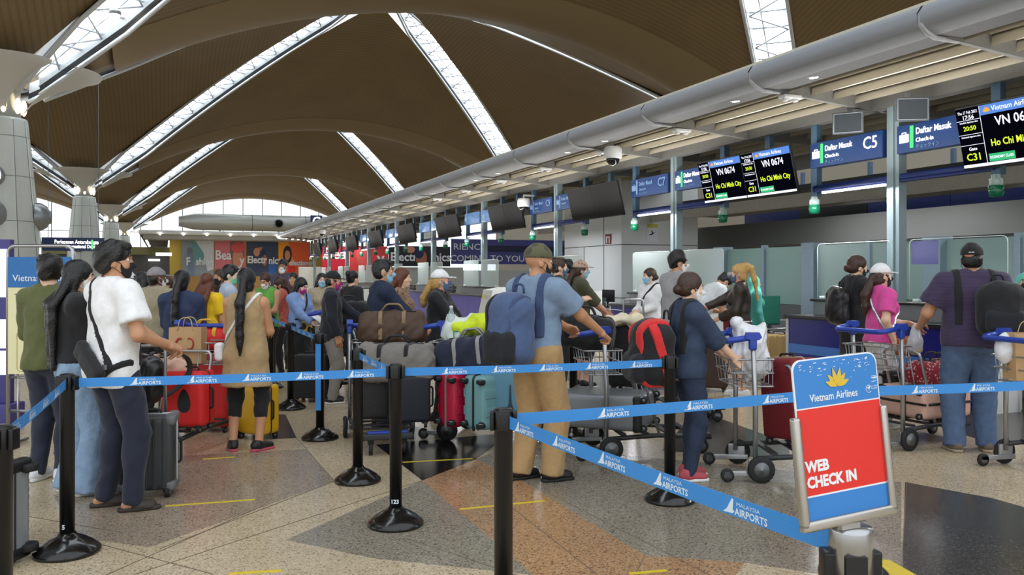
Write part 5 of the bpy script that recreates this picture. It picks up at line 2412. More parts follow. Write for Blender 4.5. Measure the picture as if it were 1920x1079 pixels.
C = cloth
NAVYP = C('navy_trousers', (38, 44, 62))
BLKC = C('black_cloth', (26, 26, 29))
WHT = C('white_cotton', (240, 241, 243))
JEANS_L = denim('pale_denim', (138, 164, 192))
JEANS = denim('mid_denim', (74, 98, 134))
JEANS_D = denim('dark_denim', (40, 52, 76))
MBLK = C('mask_black', (24, 24, 26), .1)
MBLU = C('mask_light_blue', (146, 204, 236), .15)
MWHT = C('mask_white', (238, 240, 242), .15)
MGRN = C('mask_mint', (108, 212, 170), .15)
MMAG = C('mask_magenta', (178, 44, 128), .15)
MNAV = C('mask_slate_blue', (78, 108, 146), .15)
SOLEW = mat('sole_white', (226, 226, 224), .6)
SOLEB = mat('sole_black', (30, 28, 28), .6)
SHW = mat('shoe_white', (226, 228, 230), .6, bump=.2)
SHB = mat('shoe_black', (26, 25, 26), .45, bump=.15)
SHG = mat('shoe_grey_blue', (160, 178, 194), .7, bump=.2)
SHR = mat('shoe_dusty_red', (176, 76, 84), .7, bump=.2)
SHBR = mat('shoe_grey_brown', (112, 100, 88), .7, bump=.2)
SLIDE = mat('slide_dark_brown', (58, 50, 44), .6)


def off(P, p):
    return P.loc(p)


def hug(P, infl, fn):
    """A band that follows the trunk of the wearer, where fn < 0."""
    wr = (.150 if P.fem else .156) * P.w + infl
    pr = P.torso(infl) + [Cone((0, .002, 1.10), (0, -.004, .86), wr * .96, wr + .008, (V3(0, 1, 0), .74))]
    F = Field(pr, .011)
    F.adds(pr, .05)
    F.keep(fn)
    return F


def worn(P, make, p, *a, rz=0.0, **k):
    """Build a bag in the wearer's own directions, at a point of the wearer's frame."""
    t = make(*a, tuple(P.loc(p)), (0, 0, P.root.rotation_euler.z + rz), straps=False, **k)
    q = np.asarray(p, float)
    for sx in (-1, 1):
        F = hug(P, .043, lambda X, Y, Z: np.maximum(np.maximum(np.abs(X - sx * .115 * P.w) - .027, 1.06 - Z), Y - .4))
        soft_obj('shoulder_strap', F, k.get('extra') or BLK, t, P.s, 0, lambda v: v - q)
    return t


def phone(P, p, label, m=BLACKP, size=(.075, .15, .009), tilt=-.6, cat='phone', name='phone'):
    t = tag(MB().box((0, 0, 0), size, bev=.004).build(name, m), label, cat)
    t.location = P.loc(p)
    t.rotation_euler = (tilt, 0, P.root.rotation_euler.z)
    return t


def sling(P, label, c, dims, m, strap_pts, tilt=0.0, sm=BLK, rzl=0.0, buckle=None, name='crossbody_bag'):
    """Small bag on a long strap over one shoulder; strap points in the wearer's frame."""
    s = P.s
    t = thing(name, label, 'bag', P.root.location, P.root.rotation_euler.z)
    R = rotz(rzl) @ np.array([[math.cos(tilt), 0, math.sin(tilt)], [0, 1, 0], [-math.sin(tilt), 0, math.cos(tilt)]])
    F = Field([RBox(c, np.array(dims) / 2, min(dims) * .4, R)], .009)
    F.add(RBox(c, np.array(dims) / 2, min(dims) * .4, R), 0)
    soft_obj('body', F, m, t, s, .002)
    hi_, lo_ = max(strap_pts, key=lambda q: q[2]), min(strap_pts, key=lambda q: q[2])
    if hi_[2] < 1.1:
        nn, c_ = V3(0, 0, 1), V3(0, 0, .985)
        infl = .034
    else:
        d = unit(V3(lo_[0] - hi_[0], 0, lo_[2] - hi_[2]))
        nn, c_ = unit(np.cross(d, V3(0, 1, 0))), V3(hi_[0], 0, hi_[2])
        infl = .038
    zlo = lo_[2]
    F = hug(P, infl, lambda X, Y, Z: np.maximum(np.abs((X - c_[0]) * nn[0] + (Z - c_[2]) * nn[2]) - .014, zlo - .03 - Z))
    soft_obj('strap', F, sm, t, s)
    if buckle:
        mb = MB()
        mb.box(tuple(np.array(buckle) * s), (.035, .012, .03))
        mb.build('buckle', CHR, t)
    return t


# ---- near left group
p = Person('person in an olive sweater seen from behind at the left, facing the info stand', 93, 6.15, 4, 1.67, skin='light', head=(-48, 0), handL=(-.14, .3, 1.12), handR=(.14, .3, 1.1))
p.top(C('olive_sweater', (92, 98, 56)), 'long', .86, .024, collar=.03, name='sweater'); p.pants(NAVYP, .02); p.hair('short', vol=1.5); p.brows(); p.mask(MBLK); p.shoes(SHW, SOLEW)
p = Person('person in a black top and wide pale jeans with long black hair', 141, 5.8, 52, 1.62, fem=True, skin='light', head=(12, 4), handL=(-.27, .02, .80), handR=(.05, .3, 1.1), feet=((-.11, -.02, 0), (.12, .06, 0)))
p.top(BLKC, 'long', .98, .026, name='top'); p.pants(JEANS_L, .022, .055); p.hair('long', 'black', .46); p.brows(); p.mask(MWHT); p.shoes(SHG, SOLEW)
phone(p, (-.28, .07, .70), 'silver phone in the lowered hand of the long-haired person in pale jeans', mat('phone_silver', (190, 190, 186), .3, .5))
p = Person('person in a white t-shirt and navy trousers with a black bag across the back', 212, 5.4, 36, 1.735, skin='tan', head=(38, -2), handR=(.25, .24, 1.06), handL=(.06, .34, 1.03), gripL=.9, gripR=.8, feet=((-.11, .0, 28), (.14, .05, 32)), w=1.04)
p.top(C('white_tshirt', (242, 243, 245)), 'short', .80, .026, name='t_shirt', slv=.03); p.pants(C('navy_joggers', (34, 40, 58)), .02); p.hair('short', vol=2.2); p.brows(); p.mask(MBLK)
p.shoes(None, SLIDE, barefoot=True, strap=SLIDE)
bag_ = sling(p, 'black crossbody bag on the back of the white t-shirt person', (.045, -.178, .965), (.33, .065, .125), BLKC,
      [(-.11, -.17, 1.06), (-.14, -.155, 1.22), (-.135, -.11, 1.42), (-.12, -.03, 1.48), (-.10, .07, 1.44), (.0, .155, 1.25), (.12, .16, 1.12), (.20, .05, 1.08), (.195, -.08, 1.02), (.15, -.15, .96), (-.05, -.18, .98)], .66, buckle=(.185, -.155, .945))
F = hug(p, .040, lambda X, Y, Z: np.maximum(np.maximum(np.abs((Z - .89) - .95 * (X - .13)) - .022, .12 - X), Y - .02))
soft_obj('lower_strap', F, BLK, bag_, p.s)
p = Person('person in a sleeveless tan dress with a long black ponytail seen from behind', 462, 7.2, 2, 1.575, w=1.06, fem=True, skin='tan', handL=(-.12, .3, 1.1), handR=(.12, .3, 1.1), feet=((-.13, 0, -30), (.12, .0, 38)))
p.top(C('tan_dress', (178, 150, 108)), 'none', .62, .024, name='dress', hemw=.05, collar=.045); p.pants(BLKC, .008, 0, .45, name='leggings'); p.hair('pony', 'black', .48, 1.3)
p.shoes(SHB, mat('sole_pink', (196, 84, 100), .6))
sling(p, 'small white shoulder bag at the hip of the tan dress', (-.235, -.06, .945), (.075, .11, .17), WHT, [(-.23, -.03, 1.0), (-.14, -.165, 1.14), (-.03, -.165, 1.27), (.09, -.13, 1.42), (.12, -.03, 1.48), (.07, .09, 1.40), (-.14, .17, 1.16), (-.22, .0, 1.02)], 0, WHT)
p = Person('person in a grey cap and beige jacket seen from behind', 292, 9.0, 8, 1.6, skin='dark', head=(40, 0), w=1.1, handL=(-.15, .3, 1.0), handR=(.15, .3, 1.0))
p.top(C('beige_jacket', (158, 148, 122)), 'long', .86, .03, collar=.05, name='jacket'); p.pants(BLKC, .02); p.hair('crop', 'black'); p.cap(C('grey_cap', (142, 138, 140), .15)); p.mask(MWHT); p.shoes(SHB, SOLEB)
p = Person('person in a blue denim shirt with a black ponytail seen from behind', 340, 8.5, 0, 1.56, fem=True, w=1.12, handL=(-.12, .3, 1.05), handR=(.12, .3, 1.05))
p.top(denim('denim_shirt', (46, 60, 92)), 'long', .84, .026, collar=.03); p.pants(BLKC, .015); p.hair('pony', 'black', .38, 1.2); p.shoes(SHB, SOLEB)
p = Person('person in a bright yellow top with long reddish hair', 388, 9.4, 15, 1.54, fem=True, skin='tan', near=False, head=(-10, 0), handL=(-.1, .3, 1.05), handR=(.22, .18, .95))
p.top(C('yellow_top', (238, 196, 24)), 'short', .88, .018); p.pants(BLKC, .015); p.hair('long', 'auburn', .32); p.shoes(SHB, SOLEB)
p = Person('person in a pale blue shirt and mint green mask in profile', 428, 10.3, 62, 1.64, skin='light', near=False, head=(24, 8), handL=(-.05, .34, 1.12), handR=(.1, .34, 1.1))
p.top(C('pale_blue_shirt', (178, 192, 212)), 'short', .87, .022); p.pants(NAVYP, .02); p.hair('short', vol=1.6); p.mask(MGRN); p.shoes(SHB, SOLEB)
# ---- back left crowd
p = Person('person in light blue with a black and white cap at the back left', 243, 11.4, 12, 1.56, near=False, skin='light', head=(-50, 0))
p.top(C('sky_top', (150, 176, 208)), 'long', .86, .02); p.pants(BLKC); p.hair('crop'); p.cap(spotted('bw_cap', (228, 230, 230), (30, 32, 34), 14, .4)); p.shoes(SHB, SOLEB)
bpk = worn(p, backpack, (0, -.14, .95), 'grey-blue backpack worn at the back left, under the black and white cap', .32, .16, .44, C('greyblue_nylon', (110, 130, 158)))
p = Person('person in grey-blue with long black hair, left of the grey cap', 268, 10.6, 20, 1.56, fem=True, near=False)
p.top(C('greyblue_top', (96, 112, 140)), 'long', .86, .02); p.pants(BLKC); p.hair('long', 'black', .3); p.shoes(SHB, SOLEB)
p = Person('person with brown hair and white mask facing us, between grey cap and ponytail', 316, 11.4, 200, 1.50, fem=True, near=False, skin='tan', head=(0, 14))
p.top(C('dark_green_top', (44, 66, 56)), 'long', .86, .02); p.pants(BLKC); p.hair('bob', 'brown'); p.mask(MWHT); p.shoes(SHB, SOLEB)
p = Person('person in a dark top facing us behind the reddish hair', 411, 11.6, 185, 1.60, near=False, skin='tan')
p.top(BLKC, 'short', .88, .02); p.pants(NAVYP); p.hair('crop', 'brown'); p.brows(); p.mask(MBLK); p.shoes(SHB, SOLEB)
p = Person('person in sleeveless green with a white mask looking down at a phone', 500, 11.6, 190, 1.56, fem=True, w=1.1, near=False, skin='tan', head=(0, 22), handL=(-.07, .3, 1.12), handR=(.07, .3, 1.1), gripL=.8, gripR=.8)
p.top(C('green_top', (96, 158, 62)), 'none', .88, .02); p.pants(BLKC); p.hair('bun', 'brown'); p.brows('brown'); p.mask(MWHT); p.shoes(SHB, SOLEB)
phone(p, (0, .37, 1.15), 'dark phone held by the person in sleeveless green')
p = Person('person in a red checked shirt with brown ponytail and black mask facing left', 529, 12.4, -105, 1.50, fem=True, near=False, skin='tan', head=(0, 20), handL=(-.06, .34, 1.1), handR=(.08, .34, 1.1), gripL=.8)
p.top(banded('red_check', (176, 72, 64), (146, 52, 50), 26, 'Z', (190, 96, 84), 26, .6), 'elbow', .86, .02); p.pants(BLKC, .012); p.hair('pony', 'brown', .12); p.brows(); p.mask(MBLK)
p.shoes(None, SLIDE, barefoot=True, strap=SLIDE)
p = Person('person with a white mask standing in front of the orange poster', 531, 15.0, 180, 1.80, near=False, skin='brown')
p.top(C('dull_purple_top', (70, 62, 84)), 'short', .88, .02); p.pants(BLKC); p.hair('crop'); p.brows(); p.mask(MWHT); p.shoes(SHB, SOLEB)
p = Person('person in dark purple behind the blue shirt, dark hair tied up', 550, 13.6, 175, 1.56, fem=True, near=False)
p.top(C('dark_purple_top', (62, 44, 72)), 'long', .86, .02); p.pants(BLKC); p.hair('bun', 'black', .2); p.brows(); p.shoes(SHB, SOLEB)
p = Person('person in a light blue open shirt and magenta mask, holding a paper', 561, 11.2, 118, 1.49, fem=True, skin='light', head=(0, 22), w=1.08, handL=(-.05, .33, 1.05), handR=(.07, .34, 1.03), gripL=.8, gripR=.8, feet=((-.08, 0, 0), (.08, .04, 0)))
p.top(C('periwinkle_shirt', (128, 156, 206)), 'long', .86, .022, collar=.035, open_neck=.09); p.skirt(BLKC, .52); p.hair('bob', 'black'); p.brows(); p.mask(MMAG)
p.shoes(mat('shoe_ochre', (176, 140, 70), .7), SOLEW)
phone(p, (.06, .46, 1.09), 'white paper held by the person in the light blue shirt', mat('paper_white', (236, 236, 236), .7), (.15, .22, .004), -.5, 'paper', 'paper_sheet')
sling(p, 'yellow and black bag at the front of the light blue shirt', (.03, .17, 1.0), (.15, .07, .26), spotted('yellow_black_bag', (226, 186, 44), (34, 32, 30), 9, .42), [(-.06, .16, 1.12), (-.12, .1, 1.38), (-.1, -.03, 1.48), (0, -.14, 1.3), (.14, .0, 1.1), (.1, .15, 1.1)])
p = Person('person in a beige patterned top and light blue mask with a yellow strap, facing us', 603, 12.6, 158, 1.55, fem=True, near=False, skin='light')
p.top(banded('beige_check', (176, 160, 132), (120, 104, 88), 22, 'Z', (200, 186, 160), 22, .65), 'elbow', .86, .02); p.pants(BLKC); p.hair('long', 'black', .2); p.brows(); p.mask(MBLU); p.shoes(SHB, SOLEB)
mb = MB()
strip(mb, [(-.11 * p.s, -.02, 1.45 * p.s), (-.115 * p.s, .07, 1.42 * p.s), (-.11 * p.s, .16, 1.28 * p.s), (-.1 * p.s, .15, 1.05 * p.s)], .06, .008, (1, 0, 0))
o = tag(mb.build('shoulder_strap', C('yellow_webbing', (232, 190, 40))), 'yellow bag strap on the shoulder of the beige patterned top', 'strap')
o.location, o.rotation_euler = p.root.location, p.root.rotation_euler
p = Person('person in a dark jacket, black cap and magenta mask, grey trousers, in profile', 622, 9.9, 80, 1.565, skin='tan', head=(6, 4), handL=(-.08, .42, 1.07), handR=(.2, .1, .76), gripL=.9)
p.top(C('midnight_jacket', (26, 30, 42)), 'long', .82, .028, collar=.04, name='jacket'); p.pants(C('grey_chinos', (138, 134, 128)), .026); p.hair('crop'); p.brows(); p.cap(C('black_cap', (26, 26, 29), .15)); p.mask(MMAG); p.shoes(SHB, SOLEW)
p = Person('person in black with dark hair in a bun, right of the magenta mask', 660, 12.0, 35, 1.58, fem=True, near=False, skin='light')
p.top(BLKC, 'long', .86, .02, open_neck=.05); p.pants(BLKC); p.hair('bun', 'black', .2); p.shoes(SHB, SOLEB)
# ---- centre
p = Person('person in a dark blue shirt and light blue mask behind the brown bag', 716, 8.35, 66, 1.675, skin='tan', head=(16, 0), w=1.08, handL=(-.2, .42, 1.02), handR=(.22, .40, 1.0), gripL=1, gripR=1)
p.top(denim('deep_blue_shirt', (30, 42, 66)), 'long', .85, .026, collar=.045); p.pants(NAVYP, .02); p.hair('short', vol=1.4); p.brows(); p.mask(MBLU); p.shoes(SHB, SOLEB)
p = Person('person with long auburn hair half hidden behind the dark blue shirt', 752, 9.6, 95, 1.60, fem=True, near=False, skin='light')
p.top(spotted('leopard_top', (150, 116, 90), (60, 44, 38), 30, .3), 'long', .86, .018); p.pants(BLKC); p.hair('long', 'auburn', .26); p.shoes(SHB, SOLEB)
p = Person('person in a white cap, slate mask and black top holding papers', 824, 8.75, 100, 1.575, w=1.14, fem=True, skin='pink', head=(-8, -2), handL=(-.02, .34, 1.02), handR=(.08, .36, 1.02), gripL=.7, gripR=.7)
p.top(BLKC, 'long', .84, .026, open_neck=.1); p.pants(BLKC, .015); p.hair('pony', 'blond', .1, .9); p.brows('brown'); p.cap(C('white_cap', (236, 236, 236), .15)); p.mask(MNAV); p.shoes(SHB, SOLEB)
phone(p, (.04, .5, 1.07), 'white travel papers in the hands of the white-capped person in black', _M['paper_white'], (.13, .22, .006), -.3, 'paper', 'paper_sheet')
p = Person('person in a blue-grey t-shirt and khaki trousers wearing an olive cap, pushing a trolley', 1006, 6.15, 42, 1.745, w=1.06, skin='tan', head=(34, 2), handR=(.30, .42, 1.06), handL=(-.02, .50, 1.04), gripL=1.2, gripR=1.2, feet=((-.12, -.05, 22), (.10, .06, 28)))
p.top(C('blue_grey_tee', (124, 146, 172)), 'short', .86, .026, name='t_shirt', slv=.03); p.pants(C('khaki_trousers', (176, 144, 98)), .034, .012); p.brows('grey'); p.cap(spotted('camo_cap', (92, 92, 66), (72, 70, 50), 12, .4)); p.mask(MBLK); p.shoes(SHB, SOLEB)
t = worn(p, backpack, (0, -.165, .86), 'large blue and black backpack worn over the blue-grey t-shirt', .37, .26, .54, C('slate_nylon', (72, 92, 130)), pocket=C('dark_nylon', (26, 28, 36)), extra=C('blue_strap', (58, 74, 112)))
pr = [RBox((0, -.117, .25), (.191, .122, .254), .10), Ell((0, -.13, .39), (.177, .13, .156)), Ell((0, -.16, .19), (.169, .125, .2))]
F = Field(pr, .011)
F.adds(pr, .05)
F.keep(lambda X, Y, Z: np.maximum(X + .115 - .1 * np.abs(Z - .3), Y + .03))
soft_obj('black_flank', F, BLKC, t)
F = Field(pr, .011)
F.adds(pr, .05)
F.keep(lambda X, Y, Z: np.maximum(np.abs(X - .07 - .1 * Z) - .017, Y + .05))
soft_obj('side_strap', F, _M['blue_strap'] if 'blue_strap' in _M else BLKC, t)
mb = MB()
for z in (.18, .36):
    mb.box((-.165, -.2, z), (.004, .012, .06))
    mb.box((-.17, -.17, z + .05), (.004, .01, .04))
mb.build('reflector', mat('reflector_white', (235, 238, 240), .3), t)
p = Person('person in a dark t-shirt and blue mask behind the olive cap', 1046, 10.6, 75, 1.745, near=False, skin='light', head=(10, 0), handR=(.12, .3, 1.2))
p.top(C('charcoal_tee', (52, 48, 56)), 'short', .88, .02); p.pants(BLKC); p.hair('short', 'brown', vol=1.2); p.brows('brown'); p.mask(MNAV); p.shoes(SHB, SOLEB)
p = Person('person with short black hair in green, behind the patterned cap', 1066, 12.6, -5, 1.76, near=False, skin='brown')
p.top(C('teal_tee', (62, 104, 92)), 'short', .88, .02); p.pants(BLKC); p.hair('short', vol=1.8); p.shoes(SHB, SOLEB)
p = Person('person in an olive jacket, patterned cap and light blue mask', 1087, 11.3, 82, 1.715, fem=True, skin='pink', head=(6, 0), handR=(.1, .36, 1.02), handL=(-.1, .36, 1.02), feet=((-.08, -.02, 0), (.09, .06, 0)))
p.top(C('olive_jacket', (74, 76, 52)), 'elbow', .86, .03, collar=.03, name='jacket'); p.pants(BLKC, .02, 0, .25, name='shorts'); p.hair('pony', 'brown', .1); p.cap(spotted('beige_pattern_cap', (186, 160, 138), (150, 112, 92), 22, .35)); p.mask(MBLU); p.shoes(SHB, SOLEW)
phone(p, (.08, .46, 1.06), 'white document held by the olive jacket over a black bag', _M['paper_white'], (.14, .24, .005), -.1, 'paper', 'paper_sheet')
# ---- right of centre
p = Person('person in a white top and light blue mask by the blue desk', 1220, 12.0, -128, 1.62, fem=True, skin='light', near=False, head=(20, 4), handL=(-.03, .3, 1.07), handR=(.06, .3, 1.05), w=1.05)
p.top(WHT, 'long', .86, .022); p.pants(JEANS); p.hair('bun', 'brown', .5); p.brows('brown'); p.mask(MBLU); p.shoes(SHW, SOLEW)
sling(p, 'black crossbody bag worn over the white top', (.2, .1, .86), (.2, .07, .15), BLKC, [(.17, .1, .95), (.05, .165, 1.15), (-.08, .12, 1.38), (-.12, -.02, 1.48), (-.06, -.14, 1.38), (.14, -.1, 1.1), (.2, .06, .95)])
p = Person('person in a grey t-shirt and white mask behind the denim jacket', 1268, 9.6, 68, 1.80, skin='tan', near=True, head=(22, 4), w=1.06, handR=(.2, .2, 1.0), handL=(-.1, .3, 1.1))
p.top(C('grey_tee', (160, 158, 160)), 'short', .86, .024); p.pants(NAVYP); p.hair('crop', 'black', vol=1.3); p.brows(); p.mask(MWHT); p.shoes(SHB, SOLEB)
p = Person('person in a denim jacket and jeans with dark brown hair, pushing a trolley', 1290, 6.2, 78, 1.535, fem=True, skin='light', head=(8, 4), handR=(.14, .40, .97), handL=(-.16, .42, 1.0), gripL=1, gripR=1, feet=((-.09, .04, 4), (.08, -.03, 8)))
p.top(denim('denim_jacket', (50, 64, 88)), 'elbow', .86, .03, collar=.045, name='denim_jacket'); p.pants(JEANS_D, .014); p.hair('bun', 'brown', .5, 1.3); p.brows('brown'); p.mask(MWHT); p.shoes(SHR, SOLEW)
t = worn(p, backpack, (0, -.16, .80), 'large black and red backpack worn over the denim jacket', .38, .30, .50, BLK, pocket=C('dark_nylon', (26, 28, 36)))
pr = [RBox((0, -.135, .23), (.197, .142, .237), .085), Ell((0, -.15, .36), (.182, .151, .147))]
for x0, x1, nm in ((.06, .13, 1), (-.15, -.10, 2)):
    F = Field(pr, .010)
    F.adds(pr, .05)
    F.keep(lambda X, Y, Z: np.maximum(np.maximum(x0 + .25 * (.3 - Z) * (nm == 2) - X, X - x1 - .25 * (.3 - Z) * (nm == 2)), Y + .06))
    soft_obj('red_panel', F, C('red_nylon', (212, 44, 44)), t)
F = Field(pr, .010)
F.adds(pr, .05)
F.keep(lambda X, Y, Z: np.maximum(np.abs(Y + .14 + .3 * (Z - .25)) - .035, .15 - X))
soft_obj('red_panel', F, _M['red_nylon'], t)
p = Person('person in a white shirt and white mask bending forward to the desk', 1308, 11.6, 78, 1.72, lean=36, skin='tan', head=(0, 26), near=True, handR=(.1, .5, .98), handL=(-.15, .5, .98))
p.top(C('white_uniform', (226, 230, 234)), 'short', .88, .024, collar=.04); p.pants(NAVYP); p.hair('crop', 'black', vol=1.6); p.brows(); p.mask(MWHT); p.shoes(SHB, SOLEB)
p = Person('person with a long blond ponytail in a dark brown jacket', 1388, 10.4, -72, 1.66, fem=True, skin='pink', head=(-6, 2), handR=(.05, .5, 1.13), handL=(-.12, .26, 1.02), feet=((-.08, -.05, 0), (.08, .05, 0)))
p.top(mat('dark_brown_leather', (52, 42, 34), .45, 0, .15, 10, .5, 14), 'long', .92, .026, collar=.04, name='jacket'); p.pants(BLKC, .018, 0, .12, name='shorts'); p.hair('highpony', 'blond', .26, 1.1); p.brows('brown'); p.mask(MNAV); p.shoes(SHW, SOLEW)
sling(p, 'small dark red hip bag of the blond person', (-.02, .17, .93), (.26, .08, .15), C('maroon_bag', (112, 34, 48)), [(-.13, .15, .95), (-.19, 0, 1.0), (-.1, -.15, 1.02), (.1, -.15, 1.02), (.19, 0, 1.0), (.12, .15, .95)], 0, WHT)
p = Person('person in a teal headscarf behind the blond ponytail', 1413, 12.6, 80, 1.50, fem=True, near=False, skin='tan')
p.top(C('teal_dress', (54, 140, 132)), 'long', .86, .02); p.pants(BLKC); p.hijab(C('teal_scarf', (96, 196, 178))); p.shoes(SHB, SOLEB)
p = Person('person all in black with short brown hair and a black mask at the right desk', 1604, 9.2, 80, 1.735, fem=True, skin='light', head=(8, 6), handR=(.1, .3, 1.05), handL=(-.1, .34, 1.05))
p.top(BLKC, 'long', .45, .03, name='long_tunic', hemw=.03); p.pants(BLKC); p.hair('bun', 'brown', .5, 1.3); p.brows('brown'); p.mask(MBLK); p.shoes(SHB, SOLEB)
worn(p, backpack, (.05, -.17, .98), 'shiny black backpack on the person all in black', .32, .17, .42, mat('black_quilt', (24, 24, 26), .35, 0, .1, 10, .6, 14), extra=BLK)
p = Person('person in a bright pink t-shirt, white cap and white trousers', 1650, 8.3, 80, 1.63, fem=True, skin='light', head=(6, 0), handR=(.22, .02, .92), handL=(-.1, .34, 1.1))
p.top(C('hot_pink_tee', (222, 78, 158)), 'short', .90, .022, name='t_shirt'); p.pants(C('white_trousers', (220, 216, 216)), .018); p.hair('pony', 'brown', .2, 1.1); p.brows('brown'); p.cap(_M['white_cap']); p.mask(MBLK); p.shoes(SHW, SOLEW)
sling(p, 'orange-brown shoulder bag of the pink t-shirt person', (.22, .12, .88), (.09, .2, .2), mat('cognac_leather', (150, 76, 40), .45, 0, .1, 12, .2, 40), [(.21, .06, .98), (.14, .13, 1.2), (.02, .12, 1.42), (-.06, 0, 1.49), (0, -.13, 1.38), (.14, -.1, 1.15), (.22, .03, .97)], 0, CHR)
p = Person('heavyset person in a navy striped polo, jeans and black cap, seen from behind', 1822, 7.15, 12, 1.79, w=1.2, skin='tan', head=(18, 0), handL=(-.33, .26, 1.03), handR=(.2, .3, 1.1), gripL=1.1, feet=((-.13, 0, -12), (.13, .05, 6)))
p.top(banded('navy_stripe_polo', (44, 40, 66), (78, 58, 92), 30, 'Z', width=.62), 'short', .88, .032, collar=.04, name='polo_shirt', slv=.036); p.pants(denim('washed_denim', (84, 106, 140)), .03, .01); p.hair('crop'); p.brows(); p.cap(C('black_cap2', (24, 24, 27), .15), logo=WHT); p.mask(MBLK); p.shoes(SHBR, mat('sole_tan', (170, 156, 136), .7))
worn(p, backpack, (.13, -.16, .98), 'black backpack on the shoulder of the striped polo', .38, .24, .46, BLK, pocket=C('dark_nylon', (26, 28, 36)))
t = field_bag('plastic_bag', 'clear plastic bag of buns held by the striped polo person', 'bag', [Ell((0, 0, -.20), (.075, .06, .09)), Cone((0, 0, -.02), (0, 0, -.15), .02, .06)], mat('milky_plastic', (206, 208, 214), .25, 0, .1, 20, .5, 30, alpha=.75), tuple(p.loc((-.36, .30, 1.04))), (0, 0, 0), .05, .01, .008)
mb = MB()
for c in ((0, -.01, -.24), (.02, .01, -.20)):
    mb.ball(c, (.05, .04, .04))
mb.build('bun', mat('bread_bun', (206, 168, 110), .7), t)
p = Person('person in a teal headscarf and black mask at the right edge', 1920, 9.9, 205, 1.55, fem=True, skin='tan', near=False)
p.top(C('navy_uniform', (34, 40, 74)), 'long', .86, .02); p.pants(BLKC); p.hijab(_M['teal_scarf']); p.brows(); p.mask(MBLK); p.shoes(SHB, SOLEB)
# ================================================================ TROLLEYS, LUGGAGE AND WHAT LIES ON THEM
def p3(px, dep, z):
    return (*at(px, dep), z)


def view_dir(deg):
    """Level direction: 0 away from the camera, 90 to the right of the picture."""
    a = math.radians(deg)
    la, de = math.sin(a), math.cos(a)
    return Vector((la * CY + de * SY, -la * SY + de * CY, 0))


def orient(x, z):
    """Euler whose local x and z run along the two directions."""
    z = Vector(z).normalized()
    x = Vector(x)
    x = (x - z * x.dot(z)).normalized()
    y = z.cross(x)
    return Matrix(((x.x, y.x, z.x), (x.y, y.y, z.y), (x.z, y.z, z.z))).to_euler()


UP = Vector((0, 0, 1))


def upright(deg):
    """Standing luggage whose front (-y) faces away from direction deg."""
    return (0, 0, -YAW - math.radians(deg))


WHEELW = [TYRE, mat('wheel_hub_white', (206, 212, 218), .4)]
DGREY = mat('case_dark_grey', (58, 60, 62), .42, .1, .1, 10, .1, 40)
SILV = mat('case_silver_grey', (128, 132, 136), .35, .25, .08, 8)
RED = mat('case_red_cover', (212, 34, 32), .6, 0, .1, 10, .35, 12)
CRIM = mat('case_crimson', (184, 26, 62), .35, 0, .08, 8)
TEAL = mat('case_pale_teal', (118, 168, 172), .4, 0, .08, 8)
TEAL2 = mat('case_steel_blue', (92, 146, 170), .4, 0, .12, 5)
PINKC = mat('case_rose', (218, 176, 158), .45, 0, .06, 8)
MARO = mat('case_maroon', (120, 26, 34), .7, 0, .1, 30, .3, 60)
GOLDC = mat('case_gold', (168, 142, 92), .35, .4, .06, 8)
NAVYB = C('navy_nylon', (30, 36, 58), .35, 12)

# ---- trolley and cases at the left
trolley(352, 7.45, 186, 'trolley with red luggage and a paper bag, left of the tan dress')
mk = lambda t, y, h: None


def mark_face(t, y, h):
    mb = MB()
    for q in (-1, 1):
        mb.tube([(q * .045 + .035 * math.cos(a), y - .003, h * .55 + .05 * math.sin(a)) for a in [PI * (.35 + 1.3 * k / 8) if q < 0 else PI * (-.65 + 1.3 * k / 8) for k in range(9)]], .008, 5)
    mb.build('red_mark', mat('mark_red', (176, 60, 52), .7), t)


paper_bag('brown paper bag with a red mark in the basket of the red luggage trolley', .30, .14, .33, p3(352, 7.62, .72), upright(0), mark_face)
suitcase('large red covered suitcase standing behind, beside the tan dress', (.46, .28, .72), RED, p3(398, 8.15, 0), upright(8))
t = suitcase('red covered suitcase with black eye-shaped openings at the front of the left trolley', (.36, .26, .46), RED, p3(354, 6.98, .215), upright(4))
mb = MB()
M = Matrix.Translation((.02, -.132, .27))
mb.add([(.055 * math.cos(a) * (1 - .3 * math.sin(a)), 0, .10 * math.sin(a)) for a in [2 * PI * k / 16 for k in range(16)]], [tuple(range(16))], M=M)
mb.build('cover_opening', BLACKP, t)
duffel('long red soft bag lying across the top of the left trolley', .62, .13, RED, p3(388, 8.12, .80), (0, 0, -YAW), strapm=C('yellow_trim', (222, 170, 40)))
worn_ = backpack('black rucksack piled on the left trolley behind the grey case handle', .34, .22, .40, mat('black_shiny_nylon', (22, 22, 24), .3, 0, .1, 10, .3, 14), p3(292, 6.75, .50), (0, 0, -YAW - .5), pocket=BLKC)
field_bag('folded_jacket', 'peach folded jacket tucked beside the red covered suitcase', 'jacket', [Ell((0, 0, .09), (.16, .10, .10)), Cone((-.12, 0, .12), (.16, -.02, .02), .06, .05)], C('peach_cloth', (214, 172, 152)), p3(316, 7.0, .66), (0, .3, -YAW), .06, .012, .012)
suitcase('dark grey hard suitcase with white wheels and raised handle, by the white t-shirt', (.37, .25, .51), DGREY, p3(278, 5.75, 0), upright(-14), ribs=5, tele=.47, wr=.042, band=CHR, corner=mat('corner_grey', (110, 112, 114), .5), wheelm=WHEELW)
suitcase('bright yellow suitcase on the floor behind the legs of the tan dress', (.34, .24, .46), mat('case_yellow', (226, 176, 30), .4), p3(484, 7.75, 0), upright(30))
